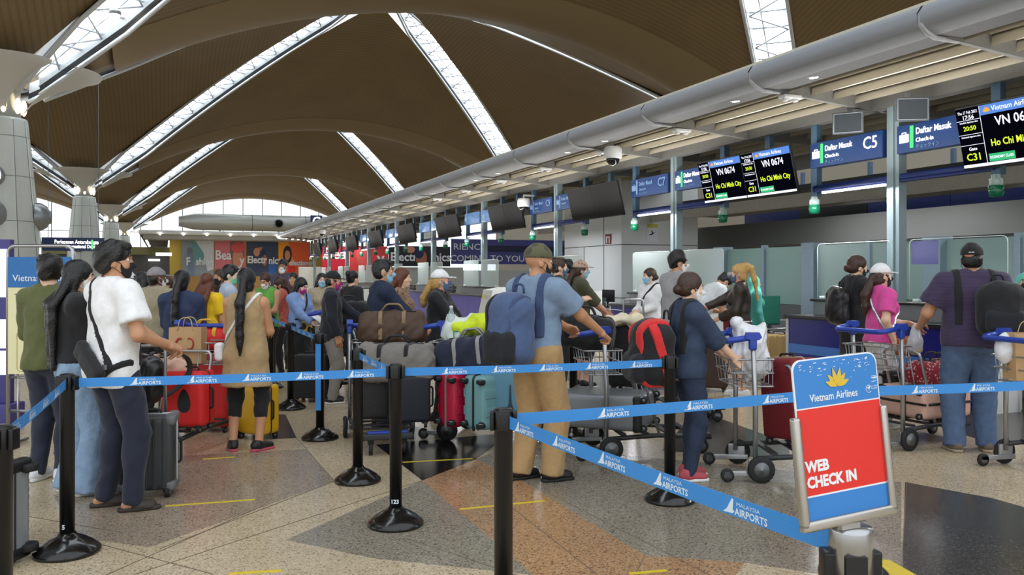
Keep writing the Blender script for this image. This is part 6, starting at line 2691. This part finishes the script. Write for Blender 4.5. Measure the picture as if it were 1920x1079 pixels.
# ridged case cut by the left edge, lying on its long side with wheels to the right
suitcase('silver ridged suitcase lying on its side at the left edge, wheels to the right', (.52, .26, .66), mat('case_ridged_silver', (176, 182, 188), .3, .5, .06, 6), p3(44, 4.35, .28), orient(UP, view_dir(-82)), ribs=11, wr=.05, corner=BLACKP, wheelm=[TYRE, TYRE])
# ---- back trolley of the dark jacket
trolley(672, 10.6, 82, 'trolley piled with black bags in front of the dark jacket')
duffel('black soft bag on top of the far trolley, under the dark jacket sleeve', .6, .17, BLK, p3(655, 10.6, .90), (0, 0, -YAW - .2))
duffel('second black soft bag under the first on the far trolley', .62, .17, C('black_nylon_faded', (36, 36, 38)), p3(662, 10.6, .50), (0, 0, -YAW + .1))
suitcase('black suitcase standing behind the hanging blue belt end', (.40, .26, .52), BLK, p3(585, 10.0, 0), upright(10), soft=True)
suitcase('small dark red suitcase glimpsed behind the grey trousers', (.3, .2, .42), MARO, p3(604, 10.6, 0), upright(10), soft=True)
# ---- trolley of the dark blue shirt
trolley(716, 7.55, 166, 'trolley with the brown bag on top of a grey bag, hoop toward us')
duffel('dark brown holdall with tan straps on top of the trolley', .60, .165, mat('brown_holdall', (74, 52, 36), .6, 0, .15, 10, .3, 16), p3(737, 7.85, .88), (0, 0, -YAW + .08), strapm=mat('tan_strap', (136, 112, 82), .6), flat=.92)
duffel('grey soft duffel under the brown holdall', .66, .19, C('grey_nylon', (122, 118, 112)), p3(745, 7.3, .60), (0, 0, -YAW - .1))
suitcase('black suitcase at the left of the brown bag trolley', (.36, .26, .42), mat('case_black_soft', (30, 28, 28), .6, 0, .1, 10, .3, 30), p3(702, 7.35, .215), upright(-10), soft=True, band=CHR)
suitcase('very dark navy suitcase at the right of the brown bag trolley', (.36, .30, .40), mat('case_midnight', (20, 24, 36), .6), p3(766, 7.2, .215), upright(-12), soft=True)
# ---- trolley of the white cap
trolley(918, 7.85, 104, 'trolley with crimson and teal suitcases in the middle of the photo')
suitcase('crimson suitcase lying on its side, wheels facing us', (.46, .22, .56), CRIM, p3(828, 7.12, .44), orient(UP, view_dir(40)), band=mat('band_grey', (120, 112, 110), .5), wheelm=WHEELW, ribs=2, wr=.04)
suitcase('pale teal suitcase next to the crimson one, wheels facing us', (.46, .25, .56), TEAL, p3(880, 7.0, .44), orient(UP, view_dir(40)), band=BLACKP, wheelm=WHEELW, ribs=2, wr=.04)
t = suitcase('large steel blue suitcase with dark tower print on the middle trolley', (.44, .28, .56), TEAL2, p3(942, 7.2, .215), upright(12))
mb = MB()
for q in (-.1, .1):
    mb.prism([(q - .05, 0), (q + .05, 0), (q + .012, .10), (q + .004, .26), (q - .004, .26), (q - .012, .10)], 0, .003, M=frame((0, -.143, .12), (1, 0, 0), (0, 0, 1)))
mb.build('tower_print', mat('print_dark_teal', (34, 58, 76), .5), t)
duffel('dark navy duffel with pale piping lying over the crimson and teal suitcases', .62, .18, NAVYB, p3(893, 7.3, .68), (.0, -.12, -YAW - .35), strapm=mat('piping_grey', (150, 150, 150), .5))
t = field_bag('plastic_bag', 'white plastic carrier bag with green print in the trolley basket', 'bag', [Ell((0, 0, .16), (.16, .12, .18)), Cone((-.08, 0, .28), (-.1, 0, .36), .05, .03), Cone((.08, 0, .28), (.1, .02, .35), .05, .03)], mat('carrier_white', (216, 226, 218), .35, 0, .08, 10, .5, 16), p3(862, 7.55, .80), (0, 0, -YAW), .06, .012, .014)
mb = MB()
mb.tube([(x, -.128, z) for x, z in ((-.05, .22), (.05, .23), (.06, .14), (-.04, .13), (-.05, .22))], .006, 5)
mb.tube([(-.08, -.122, .09), (.1, -.118, .1)], .007, 5)
mb.build('green_print', mat('print_green', (70, 140, 96), .6), t)
t = thing('water_bottle', 'clear plastic bottle standing in the white carrier bag', 'bottle', p3(846, 7.5, 1.02), 0)
mb = MB()
mb.lathe([(.001, 0), (.032, 0), (.034, .02), (.034, .14), (.014, .19), (.014, .21)], seg=16)
mb.build('bottle_body', clear_mat('bottle_clear', (210, 226, 236), .3), t)
mb = MB()
mb.lathe([(.016, .205), (.016, .23), (.001, .231)], seg=12)
mb.build('screw_cap', WPL, t)
field_bag('folded_jacket', 'lime yellow cloth bundle on the middle trolley behind the blue backpack', 'jacket', [Ell((0, 0, .06), (.24, .13, .09)), Ell((.1, .0, .1), (.16, .11, .09))], C('lime_cloth', (204, 224, 40)), p3(898, 7.5, 1.0), (0, -.1, -YAW), .06, .012, .012)
# ---- trolley of the khaki trousers
trolley(1196, 7.15, 82, 'trolley with silver grey suitcase, pushed by the khaki trousers')
suitcase('silver grey suitcase with dark bands lying flat, wheels to the right', (.52, .29, .74), SILV, p3(1226, 6.95, .385), orient(view_dir(28), view_dir(-66)), band=BLACKP, corner=mat('corner_black', (28, 28, 30), .5), wheelm=[TYRE, HUB])
duffel('black soft bag in the basket in front of the khaki trousers person', .52, .15, BLK, p3(1090, 7.25, .90), (0, .12, -YAW - .2), flat=.95)
suitcase('black case with raised handle on the trolley beyond, under the cream jacket', (.36, .24, .56), BLK, p3(1182, 7.75, .44), upright(30), soft=True, tele=.25)
field_bag('folded_jacket', 'cream jacket draped over the black case by the blue trolley handle', 'jacket', [Ell((0, 0, .05), (.19, .12, .05)), Cone((.12, -.06, .04), (.2, -.10, -.16), .06, .04), Cone((-.1, -.04, .05), (-.14, -.1, -.06), .05, .04)], C('cream_cloth', (226, 214, 184)), p3(1166, 7.7, 1.06), (0, 0, -YAW), .06, .012, .014)
trolley(1246, 8.7, 84, 'trolley half hidden between the red and black backpack and the grey t-shirt')
# ---- trolley of the denim jacket
trolley(1482, 6.38, 90, 'trolley with a white plastic bag, pushed by the denim jacket')
field_bag('plastic_bag', 'full white plastic bag in the basket of the denim jacket trolley', 'bag', [Ell((0, 0, .18), (.15, .14, .19)), Ell((.02, 0, .32), (.11, .1, .10)), Cone((-.06, 0, .36), (-.11, 0, .44), .05, .02), Cone((.06, 0, .36), (.10, .02, .43), .05, .02)], mat('bag_white_plastic', (230, 232, 236), .3, 0, .05, 10, .6, 12), p3(1408, 6.4, .72), (0, 0, -YAW), .06, .012, .018)
suitcase('maroon soft suitcase standing on the trolley behind the web check in sign', (.40, .26, .62), MARO, p3(1487, 6.4, .215), (0, -.10, -YAW - math.radians(70)), soft=True, band=mat('piping_tan', (170, 140, 110), .5))
# ---- trolley by the pink t-shirt
trolley(1698, 7.60, 66, 'empty-basket trolley with rose suitcase beside the striped polo')
suitcase('rose pink suitcase with black band lying flat on the trolley', (.50, .28, .62), PINKC, p3(1682, 7.56, .37), orient(view_dir(-24), view_dir(66)), band=BLACKP, strap=BLK, wheelm=[TYRE, HUB])
t = duffel('red floral soft bag on top of the rose pink suitcase', .56, .13, spotted('red_floral', (150, 26, 48), (224, 180, 176), 34, .32), p3(1752, 7.7, .53), (0, 0, -YAW + .4), flat=.8)
suitcase('black suitcase behind the rose one, wheels to the left', (.36, .22, .5), BLK, p3(1662, 8.0, .42), orient(UP, view_dir(66)), soft=True, wheelm=WHEELW)
# ---- trolley at the right edge
trolley(2008, 6.48, 75, 'trolley at the right edge with a kraft paper bag in its basket')


def mark_script(t, y, h):
    mb = MB()
    for k in range(9):
        mb.box((-.08 + .02 * k, y - .003, h * .62 + .006 * (k % 3)), (.012, .003, .022))
    mb.build('dark_print', mat('print_dark_brown', (74, 52, 36), .7), t)
    mb = MB()
    mb.box((.06, y - .003, h * .32), (.05, .003, .016))
    mb.build('pale_print', WPL, t)


paper_bag('kraft paper bag with dark print in the basket at the right edge', .36, .18, .36, p3(1936, 6.42, .72), upright(0), mark_script)
field_bag('plastic_bag', 'small white bag with red print beside the kraft paper bag', 'bag', [Ell((0, 0, .1), (.08, .08, .12))], _M['bag_white_plastic'], p3(1884, 6.45, .86), (0, 0, 0), .03, .011, .01)
# ---- cases by the desks
suitcase('gold ribbed suitcase standing between the desks', (.44, .26, .60), GOLDC, p3(1460, 12.35, 0), upright(25), ribs=5)
suitcase('black suitcase standing left of the gold one', (.42, .26, .58), BLK, p3(1434, 12.6, 0), upright(20), ribs=3)
suitcase('silver case lying on the conveyor beyond the gold one', (.40, .16, .60), mat('case_bright_silver', (196, 196, 200), .25, .5), p3(1440, 13.4, .52), orient(UP.cross(view_dir(90)), view_dir(88)), ribs=3)
suitcase('dark brown suitcase on the floor beside the bare legs of the blond person', (.36, .24, .55), mat('case_dark_brown', (70, 52, 44), .6), p3(1338, 10.9, 0), upright(20), soft=True)
t = thing('office_chair', 'teal green office chair behind the desks, left of the dark blue panel', 'chair', p3(1443, 14.4, 0), 0)
mb = MB()
mb.box((0, 0, .92), (.44, .06, .5), bev=.03)
mb.build('backrest', mat('chair_teal', (30, 112, 92), .7), t)
mb = MB()
mb.box((.0, .22, .5), (.46, .46, .08), bev=.03)
mb.build('seat', _M['chair_teal'], t)
mb = MB()
mb.tube([(0, .22, .46), (0, .22, .1)], .03, 10)
mb.tube([(0, .0, .7), (0, .06, .5), (0, .22, .45)], .02, 8)
for k in range(5):
    a = 2 * PI * k / 5
    mb.tube([(0, .22, .1), (.26 * math.cos(a), .22 + .26 * math.sin(a), .04)], .02, 6)
mb.build('swivel_base', BLACKP, t)
# notices on the desks
for i, (px, dep, z, lab) in enumerate(((1526, 11.0, 1.185, 'white notice with a small dark code block on the near desk ledge'), (1293 + 50, 14.0, 1.185, 'white notice hanging by the clear screen left of the blond ponytail'))):
    t = thing('notice', lab, 'notice', (8.80, 8.27 + (1.33 - 1.1) + i * 5.2, z), -PI / 2 + .25)
    mb = MB()
    mb.box((0, 0, .14), (.2, .006, .26))
    mb.build('sheet', WPL, t)
    mb = MB()
    mb.box((.03, -.005, .17), (.05, .002, .06))
    mb.build('printed_block', mat('print_grey', (110, 112, 124), .6), t)

# ---- info stand at the left
x, y = at(76, 7.35)
t = thing('info_stand', 'steel framed info stand with a blue header and yellow baggage notice at the left', 'sign', (x, y, 0), -YAW)
mb = MB()
mb.tube(fillet([(-.29, 0, .02), (-.29, 0, 1.79), (.29, 0, 1.79), (.29, 0, .02)], .08, 6), .016, 10)
for z in (.62, .32):
    mb.tube([(-.29, 0, z), (.29, 0, z)], .012, 8)
for q in (-1, 1):
    mb.tube([(q * .29, -.3, .02), (q * .29, .3, .02)], .016, 8)
for xx in (-.2, .05):
    mb.tube([(xx, 0, .02), (xx, 0, .68)], .01, 8)
mb.build('tube_frame', CHROME, t)
mb = MB()
mb.box((0, -.01, 1.165), (.56, .012, 1.03))
bd = mb.build('notice_board', mat('notice_cream', (234, 228, 182), .5, 0, .04), t)
mb = MB()
mb.box((0, -.018, 1.555), (.56, .006, .27))
mb.build('header', mat('header_blue', (36, 110, 178), .4), bd)
IF = frame((0, -.0215, 1.165), (1, 0, 0), (0, 0, 1))
PB = mat('print_slate', (70, 92, 112), .6)
lotus(IF, .10, .40, .075, mat('lotus_dull_gold', (196, 156, 50), .5), bd)
letters('Vietnam Airlines', IF, .04, .335, .082, WHITE_P, bd, .0006)
IF2 = frame((0, -.0165, 1.165), (1, 0, 0), (0, 0, 1))
letters('TIÊU CHUẨN HÀNH LÝ', IF2, .03, .175, .058, PB, bd, .001, sx=.82)
letters('HAND BAGGAGE', IF2, .0, .115, .05, mat('print_pale_slate', (140, 154, 156), .6), bd, .0003, sx=.82)
letters('Thương gia', IF2, -.14, -.20, .04, PB, bd, .0008, align='LEFT', sx=.85)
letters('Business', IF2, -.14, -.245, .032, _M['print_pale_slate'], bd, 0, align='LEFT', sx=.85)
letters('2    + 1', IF2, -.14, -.315, .06, PB, bd, .001, align='LEFT', sx=.9)
letters('Phổ thông', IF2, -.14, -.385, .04, PB, bd, .0008, align='LEFT', sx=.85)
letters('1    + 1', IF2, -.14, -.445, .06, PB, bd, .001, align='LEFT', sx=.9)
mb = MB()
for zz in (-.315, -.445):
    mb.box((-.085, zz, .002), (.05, .075, .002), M=IF2)
    mb.box((-.085, zz + .045, .002), (.03, .02, .002), M=IF2)
    mb.box((.06, zz, .002), (.07, .035, .002), M=IF2)
mb.tube([(-.02, -.02, .002), (-.02, .06, .002), (.0, .08, .002), (.06, .08, .002), (.08, .06, .002), (.08, -.02, .002), (.06, -.04, .002), (0, -.04, .002), (-.02, -.02, .002)], .006, 5, M=IF2)
mb.box((.03, .09, .002), (.05, .012, .002), M=IF2)
mb.tube([(-.08, -.04, .002), (-.08, .08, .002)], .003, 4, M=IF2)
mb.build('bag_icons', PB, bd)
mb = MB()
mb.tube(fillet([(-.2, -.15, .002), (-.2, -.49, .002), (.24, -.49, .002), (.24, -.15, .002), (-.2, -.15, .002), (-.2, -.2, .002)], .04, 4), .004, 5, M=IF2)
mb.build('outline_box', mat('print_ochre', (200, 186, 130), .6), bd)
# bright display and its plinth at the very left
x, y = at(-22, 8.6)
t = thing('display_screen', 'bright pale violet display panel at the left edge', 'screen', (x, y, 0), -YAW)
mb = MB()
mb.box((0, 0, 1.05), (.5, .08, 1.7), bev=.01)
mb.box((0, 0, .1), (.6, .3, .2), bev=.02)
mb.build('cabinet', mat('cabinet_violet', (70, 66, 130), .5), t)
for z, h in ((1.55, .5), (.92, .3), (.62, .25)):
    mb = MB()
    mb.box((0, -.042, z), (.44, .006, h))
    mb.build('lit_panel', lamp_mat('lit_violet', (214, 220, 255), 1.5), t)

# ================================================================ FAR END: posters, shop fronts, duct, direction boards
t = thing('poster_wall', 'mustard wall of four large advertising posters under a canopy at the far end', 'billboard', (0, 0, 0))
YB = 60.0


def far(px, y=YB, dx=0.0):
    """World x on the far wall plane for a picture column."""
    k = (px - 960) / FPX
    return y * (k * CY + SY) / (CY - k * SY) + dx


def farz(py, px, y=YB):
    k = (px - 960) / FPX
    return CAMZ - (py - HOR) * (y / (CY - k * SY)) / FPX


MUST = mat('mustard_wall', (196, 168, 70), .6, 0, .06, .5)
xa, xb = far(318), far(640)
mb = MB()
mb.box(((xa + xb) / 2, YB + .3, 2.2), (xb - xa, .5, 4.4))
mb.build('wall_panel', MUST, t)
ZT, ZB = farz(451, 450), farz(519, 450)


def poster(px0, px1, col, word_parts, deco, name, scale=1.0):
    x0, x1 = far(px0), far(px1)
    mb = MB()
    mb.box(((x0 + x1) / 2, YB - .02, (ZT + ZB) / 2), (x1 - x0 - .04, .06, ZT - ZB))
    po = mb.build('poster', col, t)
    F = frame(((x0 + x1) / 2, YB - .055, (ZT + ZB) / 2), (1, 0, 0), (0, 0, 1))
    W_, H_ = x1 - x0, ZT - ZB
    deco(F, W_, H_, po)
    for s, fx, fy, sz in word_parts:
        letters(s, F, fx * W_, fy * H_, sz * 1.2, WHITE_P, po, .02, .004, 'LEFT', sx=.8, off=.03)
    return po


def blob(F, pts, m, par, name, z=.012):
    mb = MB()
    n = len(pts)
    mb.add([(p[0], p[1], z) for p in pts], [tuple(range(n))], 0, False, F)
    mb.build(name, m, par)


def ellp(cx, cy, rx, ry, n=18, a0=0, a1=2 * PI):
    return [(cx + rx * math.cos(a0 + (a1 - a0) * k / n), cy + ry * math.sin(a0 + (a1 - a0) * k / n)) for k in range(n)]


SKP = mat('poster_skin', (200, 140, 116), .6)
SKD = mat('poster_skin_dark', (170, 104, 84), .6)
PWH = mat('poster_pale', (206, 212, 220), .6)
PTE = mat('poster_teal', (98, 152, 156), .6)
PHA = mat('poster_hair', (40, 34, 40), .6)


def d_fashion(F, w, h, po):
    blob(F, [(-.1 * w, .5 * h), (.5 * w, .5 * h), (.5 * w, -.3 * h), (.3 * w, -.35 * h), (.18 * w, .1 * h)], PWH, po, 'pale_shape')
    blob(F, [(-.2 * w, .5 * h), (-.1 * w, .5 * h), (.18 * w, .15 * h), (.2 * w, -.15 * h), (-.15 * w, -.1 * h)], PTE, po, 'teal_shape', .014)
    blob(F, ellp(-.24 * w, .2 * h, .1 * w, .09 * h), mat('poster_dusk', (112, 116, 128), .6), po, 'figure_head', .016)
    blob(F, [(-.34 * w, .15 * h), (-.14 * w, .15 * h), (-.1 * w, -.5 * h), (-.3 * w, -.5 * h)], mat('poster_slate', (110, 130, 156), .6), po, 'figure_body', .015)


def d_beauty(F, w, h, po):
    blob(F, [(.0 * w, .5 * h), (.42 * w, .5 * h), (.45 * w, .1 * h), (.36 * w, -.3 * h), (.1 * w, -.3 * h), (-.02 * w, .1 * h)], mat('poster_hair_grey', (122, 96, 100), .6), po, 'hair_shape')
    blob(F, ellp(.24 * w, .0 * h, .17 * w, .30 * h), SKP, po, 'face_shape', .014)
    blob(F, ellp(.24 * w, .3 * h, .22 * w, .15 * h), mat('poster_coral', (206, 84, 84), .6), po, 'headwear', .016)
    blob(F, [(.05 * w, -.26 * h), (.3 * w, -.22 * h), (.36 * w, -.5 * h), (.05 * w, -.5 * h)], PWH, po, 'collar_shape', .017)


def d_electro(F, w, h, po):
    blob(F, ellp(-.18 * w, .18 * h, .10 * w, .12 * h), SKP, po, 'raised_hand', .014)
    for k in range(3):
        blob(F, [((-.16 + .04 * k) * w, .22 * h), ((-.13 + .04 * k) * w, .22 * h), ((-.09 + .05 * k) * w, .32 * h), ((-.12 + .05 * k) * w, .32 * h)], SKP, po, 'finger_shape', .015)
    blob(F, ellp(.04 * w, .08 * h, .09 * w, .17 * h), mat('poster_navy_shape', (28, 40, 84), .6), po, 'headphone_shape', .014)
    blob(F, ellp(.08 * w, -.05 * h, .07 * w, .16 * h), SKD, po, 'face_shape', .016)
    blob(F, [(.2 * w, -.1 * h), (.46 * w, -.1 * h), (.46 * w, -.48 * h), (.2 * w, -.48 * h)], mat('poster_blue_box', (44, 96, 170), .6), po, 'product_box', .013)


def d_confect(F, w, h, po):
    blob(F, [(-.5 * w, .5 * h), (-.2 * w, .5 * h), (.1 * w, -.5 * h), (-.5 * w, -.5 * h)], mat('poster_amber', (232, 152, 52), .6), po, 'amber_shape')
    blob(F, ellp(-.22 * w, .12 * h, .14 * w, .25 * h), PHA, po, 'scarf_shape', .014)
    blob(F, ellp(-.22 * w, .10 * h, .085 * w, .14 * h), SKP, po, 'face_shape', .016)
    blob(F, [(-.3 * w, -.18 * h), (.02 * w, -.18 * h), (.06 * w, -.5 * h), (-.36 * w, -.5 * h)], mat('poster_red', (214, 44, 36), .6), po, 'red_sleeve', .015)


poster(340, 401, mat('poster_grey', (134, 146, 158), .5), (('F', -.36, -.1, .62), ('shion', -.06, -.1, .55)), d_fashion, 'fashion')
poster(402, 461, mat('poster_pink', (206, 112, 124), .5), (('Bea', -.48, .08, .75), ('y', .30, -.06, .7)), d_beauty, 'beauty')
poster(462, 521, mat('poster_dark_blue', (46, 62, 92), .5), (('Electr', -.48, -.04, .58), ('nics', .2, -.06, .58)), d_electro, 'electronics')
poster(522, 581, mat('poster_orange', (226, 98, 46), .5), (('c', -.46, -.1, .5), ('nfectionery', -.16, -.12, .42)), d_confect, 'confectionery')
mb = MB()
mb.box(((xa + xb) / 2, YB + .02, .75), (xb - xa, .5, 1.4))
mb.build('lower_panel', mat('mustard_dark', (150, 116, 60), .5), t)
# canopy over the posters
t = thing('shop_canopy', 'white-edged canopy with downlights above the poster wall', 'canopy', (0, 0, 0))
xc = far(262)
zc = farz(440, 400, YB - 3)
mb = MB()
mb.box(((xc + xb) / 2, YB - 1.2, zc + .1), (xb - xc, 3.4, .25), bev=.1)
mb.build('white_edge', mat('canopy_edge_white', (206, 208, 206), .5), t)
mb = MB()
mb.box(((xc + xb) / 2, YB - 1.0, zc - .15), (xb - xc - .5, 2.6, .3))
mb.build('soffit_box', mat('canopy_under', (150, 150, 146), .5), t)
mb = MB()
mb.box(((xc + xa) / 2, YB + 11, zc + .05), (xa - xc - .1, 25, .2))
mb.box((xc + .3, YB + 11, zc - .02), (.3, 25, .1))
mb.build('dark_underside', mat('dark_brown_soffit', (82, 66, 60), .5), t)
for k in range(7):
    mb = MB()
    mb.ball((xc + .3, YB - .5 + 3.2 * k, zc - .1), .08, 0, 8, 6)
    mb.build('downlight', lamp_mat('canopy_spot', (255, 250, 240), 10), t)
for k in range(6):
    mb = MB()
    mb.ball((far(300 + 44 * k, YB - 3), YB - 2.95, zc - .02), .07, 0, 8, 6)
    mb.build('downlight', lamp_mat('canopy_spot', (255, 250, 240), 10), t)
area_light('added_poster_fill', ((xc + xb) / 2 + 2, YB - 2.6, zc - .25), 12, .5, 420, (1, .97, .92), (math.radians(-35), 0, 0))  # extra light added under the canopy edge to brighten the posters
# duct
t = thing('air_duct', 'long pale round air duct above the poster wall with a round nozzle', 'duct', (0, 0, 0))
yd = 63.0
zd = farz(418, 450, yd)
x0, x1 = far(345, yd), far(690, yd)
M = Matrix.Translation((x0, yd, zd)) @ Matrix.Rotation(PI / 2, 4, 'Y')
mb = MB()
mb.lathe([(.36, -.35), (.42, 0), (.56, .55), (.6, 1.2), (.6, x1 - x0)], seg=28, M=M)
mb.build('duct_tube', mat('duct_pale', (196, 200, 196), .35, .2), t)
mb = MB()
for q in (4.6, 8.4, 12.2):
    mb.lathe([(.605, q - .03), (.61, q), (.605, q + .03)], seg=28, M=M, cap=False)
mb.build('duct_seams', SEAM, t)
xn = far(521, yd)
Mn = Matrix.Translation((xn, yd - .52, zd - .02)) @ Matrix.Rotation(PI / 2, 4, 'X')
mb = MB()
mb.lathe([(.34, -.15), (.34, .1), (.26, .14)], seg=20, M=Mn, cap=False)
nz_ = mb.build('nozzle_ring', STEEL, t)
mb = MB()
mb.lathe([(.001, .08), (.33, .09)], seg=18, M=Mn)
mb.build('nozzle_bore', DARKH, nz_)
mb = MB()
for q in (2.4, 6.5, 10.4):
    mb.box((x0 + q, yd, zd - .9), (.12, .12, 1.0))
mb.build('support_leg', STEEL, t)
t = thing('zone_sign', 'square dark blue sign with a white letter C above the canopy', 'sign', (0, 0, 0))
xs, zs = far(593, 62), farz(415, 593, 62)
mb = MB()
mb.box((xs, 62, zs), (.85, .12, .85), bev=.02)
mb.build('plate', mat('zone_blue', (34, 52, 110), .4), t)
mb = MB()
mb.box((xs, 62.25, zs - .1), (.12, .5, .12))
mb.build('sign_bracket', STEEL, t)
letters('C', frame((xs, 61.93, zs - .02), (1, 0, 0), (0, 0, 1)), 0, 0, .85, WHITE_L, t, .015)
mb = MB()
mb.box((far(640, 64.2), 64.25, zs - .05), (far(700, 64.2) - far(560, 64.2), .3, 1.1))
tag(mb.build('wall_trim', mat('cream_band', (206, 196, 160), .6)), kind='structure')
# second poster wall, seen over the desks
t = thing('poster_wall', 'red and navy advertising wall seen over the far desks', 'billboard', (0, 0, 0))
YC = 58.0


def wallp(px0, px1, py0, py1, m, name, y=YC, dz=.0):
    x0, x1 = far(px0, y), far(px1, y)
    z1, z0 = farz(py0, (px0 + px1) / 2, y), farz(py1, (px0 + px1) / 2, y)
    mb = MB()
    mb.box(((x0 + x1) / 2, y + dz, (z0 + z1) / 2), (x1 - x0, .1, z1 - z0))
    o = mb.build(name, m, t)
    return o, frame(((x0 + x1) / 2, y - .06, (z0 + z1) / 2), (1, 0, 0), (0, 0, 1)), x1 - x0, z1 - z0


o, F, w, h = wallp(604, 655, 462, 508, mat('poster_crimson', (190, 34, 58), .5), 'poster')
letters('Bea', F, -w * .46, .18 * h, 1.1, WHITE_P, o, .02, .004, 'LEFT')
o, F, w, h = wallp(656, 728, 462, 508, mat('poster_rose_red', (204, 60, 66), .5), 'poster')
blob(F, ellp(-.15 * w, .05 * h, .2 * w, .45 * h), mat('poster_coral', (206, 84, 84), .6), o, 'face_shape')
letters('y', F, w * .2, .0, 1.2, WHITE_P, o, .02, .004, 'LEFT')
o, F, w, h = wallp(729, 844, 462, 500, mat('poster_night', (34, 32, 46), .5), 'poster')
letters('Electr', F, -w * .48, -.05 * h, .85, WHITE_P, o, .02, .004, 'LEFT')
letters('nics', F, w * .22, -.05 * h, .85, WHITE_P, o, .02, .004, 'LEFT')
blob(F, ellp(.02 * w, -.1 * h, .09 * w, .4 * h), SKD, o, 'face_shape')
blob(F, ellp(-.02 * w, .18 * h, .08 * w, .3 * h), mat('poster_navy_shape', (28, 40, 84), .6), o, 'headphone_shape', .014)
blob(F, ellp(-.16 * w, .32 * h, .08 * w, .16 * h), SKP, o, 'raised_hand', .014)
t = thing('banner_wall', 'long violet-blue banner with thin white lettering over the far desks', 'banner', (0, 0, 0))
YV = 46.0
o, F, w, h = wallp(846, 1062, 450, 496, mat('banner_violet', (66, 70, 138), .5), 'banner_face', YV)
letters('RIENCE', F, -w * .5 + .1, .18 * h, .52, WHITE_P, o, .004, .003, 'LEFT', sx=1.15)
letters('COMING TO YOU SOON', F, -w * .5 - .1, -.28 * h, .52, WHITE_P, o, .004, .003, 'LEFT', sx=1.12)
o, F, w, h = wallp(915, 1062, 462, 472, mat('banner_dark', (20, 22, 60), .5), 'dark_band', YV - .1)
mb = MB()
mb.box((far(900, YV + .5), YV + .5, .9), (14, .4, 1.8))
tag(mb.build('wall_low', mat('pale_low_wall', (186, 190, 188), .5)), kind='structure')
mb = MB()
mb.box((far(720, YC + .5), YC + .6, 1.0), (12, .4, 2.2))
tag(mb.build('wall_low', _M['pale_low_wall']), kind='structure')
for o in (YV, YC):
    pass
# left far shop front, direction boards
mb = MB()
mb.box((-20, 84, 1.7), (46, .5, 3.4))
structure(mb, 'wall_shop_grey', mat('grey_shop_wall', (104, 102, 102), .6))
mb = MB()
mb.box((-20, 83.6, 3.75), (46, .8, .7))
structure(mb, 'trim_2', mat('ochre_band', (150, 146, 96), .6))
for k, (px0, px1, py0, py1, txt, txt2, lab, yy, col) in enumerate(((78, 196, 446, 471, 'Perlepasan Antarabangsa', 'International Departure', 'hanging dark blue direction board with a green bar and white arrow', 46, (36, 52, 96)),)):
    t = thing('direction_sign', lab, 'sign', (0, 0, 0))
    o, F, w, h = wallp(px0, px1, py0, py1, mat('board_blue', col, .4), 'board', yy)
    letters(txt, F, -.3 * w, .17 * h, .27, WHITE_L, o, .006, align='LEFT', sx=.72)
    letters(txt2, F, -.12 * w, -.17 * h, .24, WHITE_L, o, .006, align='LEFT', sx=.72)
    mb = MB()
    mb.box((.3 * w, 0, .01), (.03 * w, .7 * h, .01), M=F)
    mb.build('green_bar', GREEN_L, o)
    mb = MB()
    mb.box((.41 * w, 0, .01), (.06 * w, .1 * h, .01), M=F)
    mb.add([(.44 * w, .2 * h, .01), (.44 * w, -.2 * h, .01), (.475 * w, 0, .01)], [(0, 1, 2)], M=F)
    mb.build('arrow', WHITE_L, o)
    mb = MB()
    for q in (-.4, .4):
        mb.box((0, 0, 0), (.025, .025, 12), M=Matrix.Translation((F.translation.x + q * w, yy + .06, F.translation.z + h / 2 + 5.9)))
    mb.build('hanger', mat('hanger_grey', (96, 98, 100), .5), t)
t = thing('shop_sign', 'red lit shop sign behind the heads at the left', 'sign', (0, 0, 0))
o, F, w, h = wallp(138, 190, 482, 494, mat('shop_red', (150, 30, 44), .5), 'board', 83.2)
letters('n Kopi', F, 0, 0, .5, WHITE_L, o, .01)
t = thing('shop_sign', 'small white lit sign on the grey shop front left of the posters', 'sign', (0, 0, 0))
o, F, w, h = wallp(292, 322, 474, 480, WHITE_L, 'lit_letters', 59.5)
o['kind'] = 'thing'
o, F, w, h = wallp(278, 300, 486, 490, WHITE_L, 'lit_letters', 83.2)
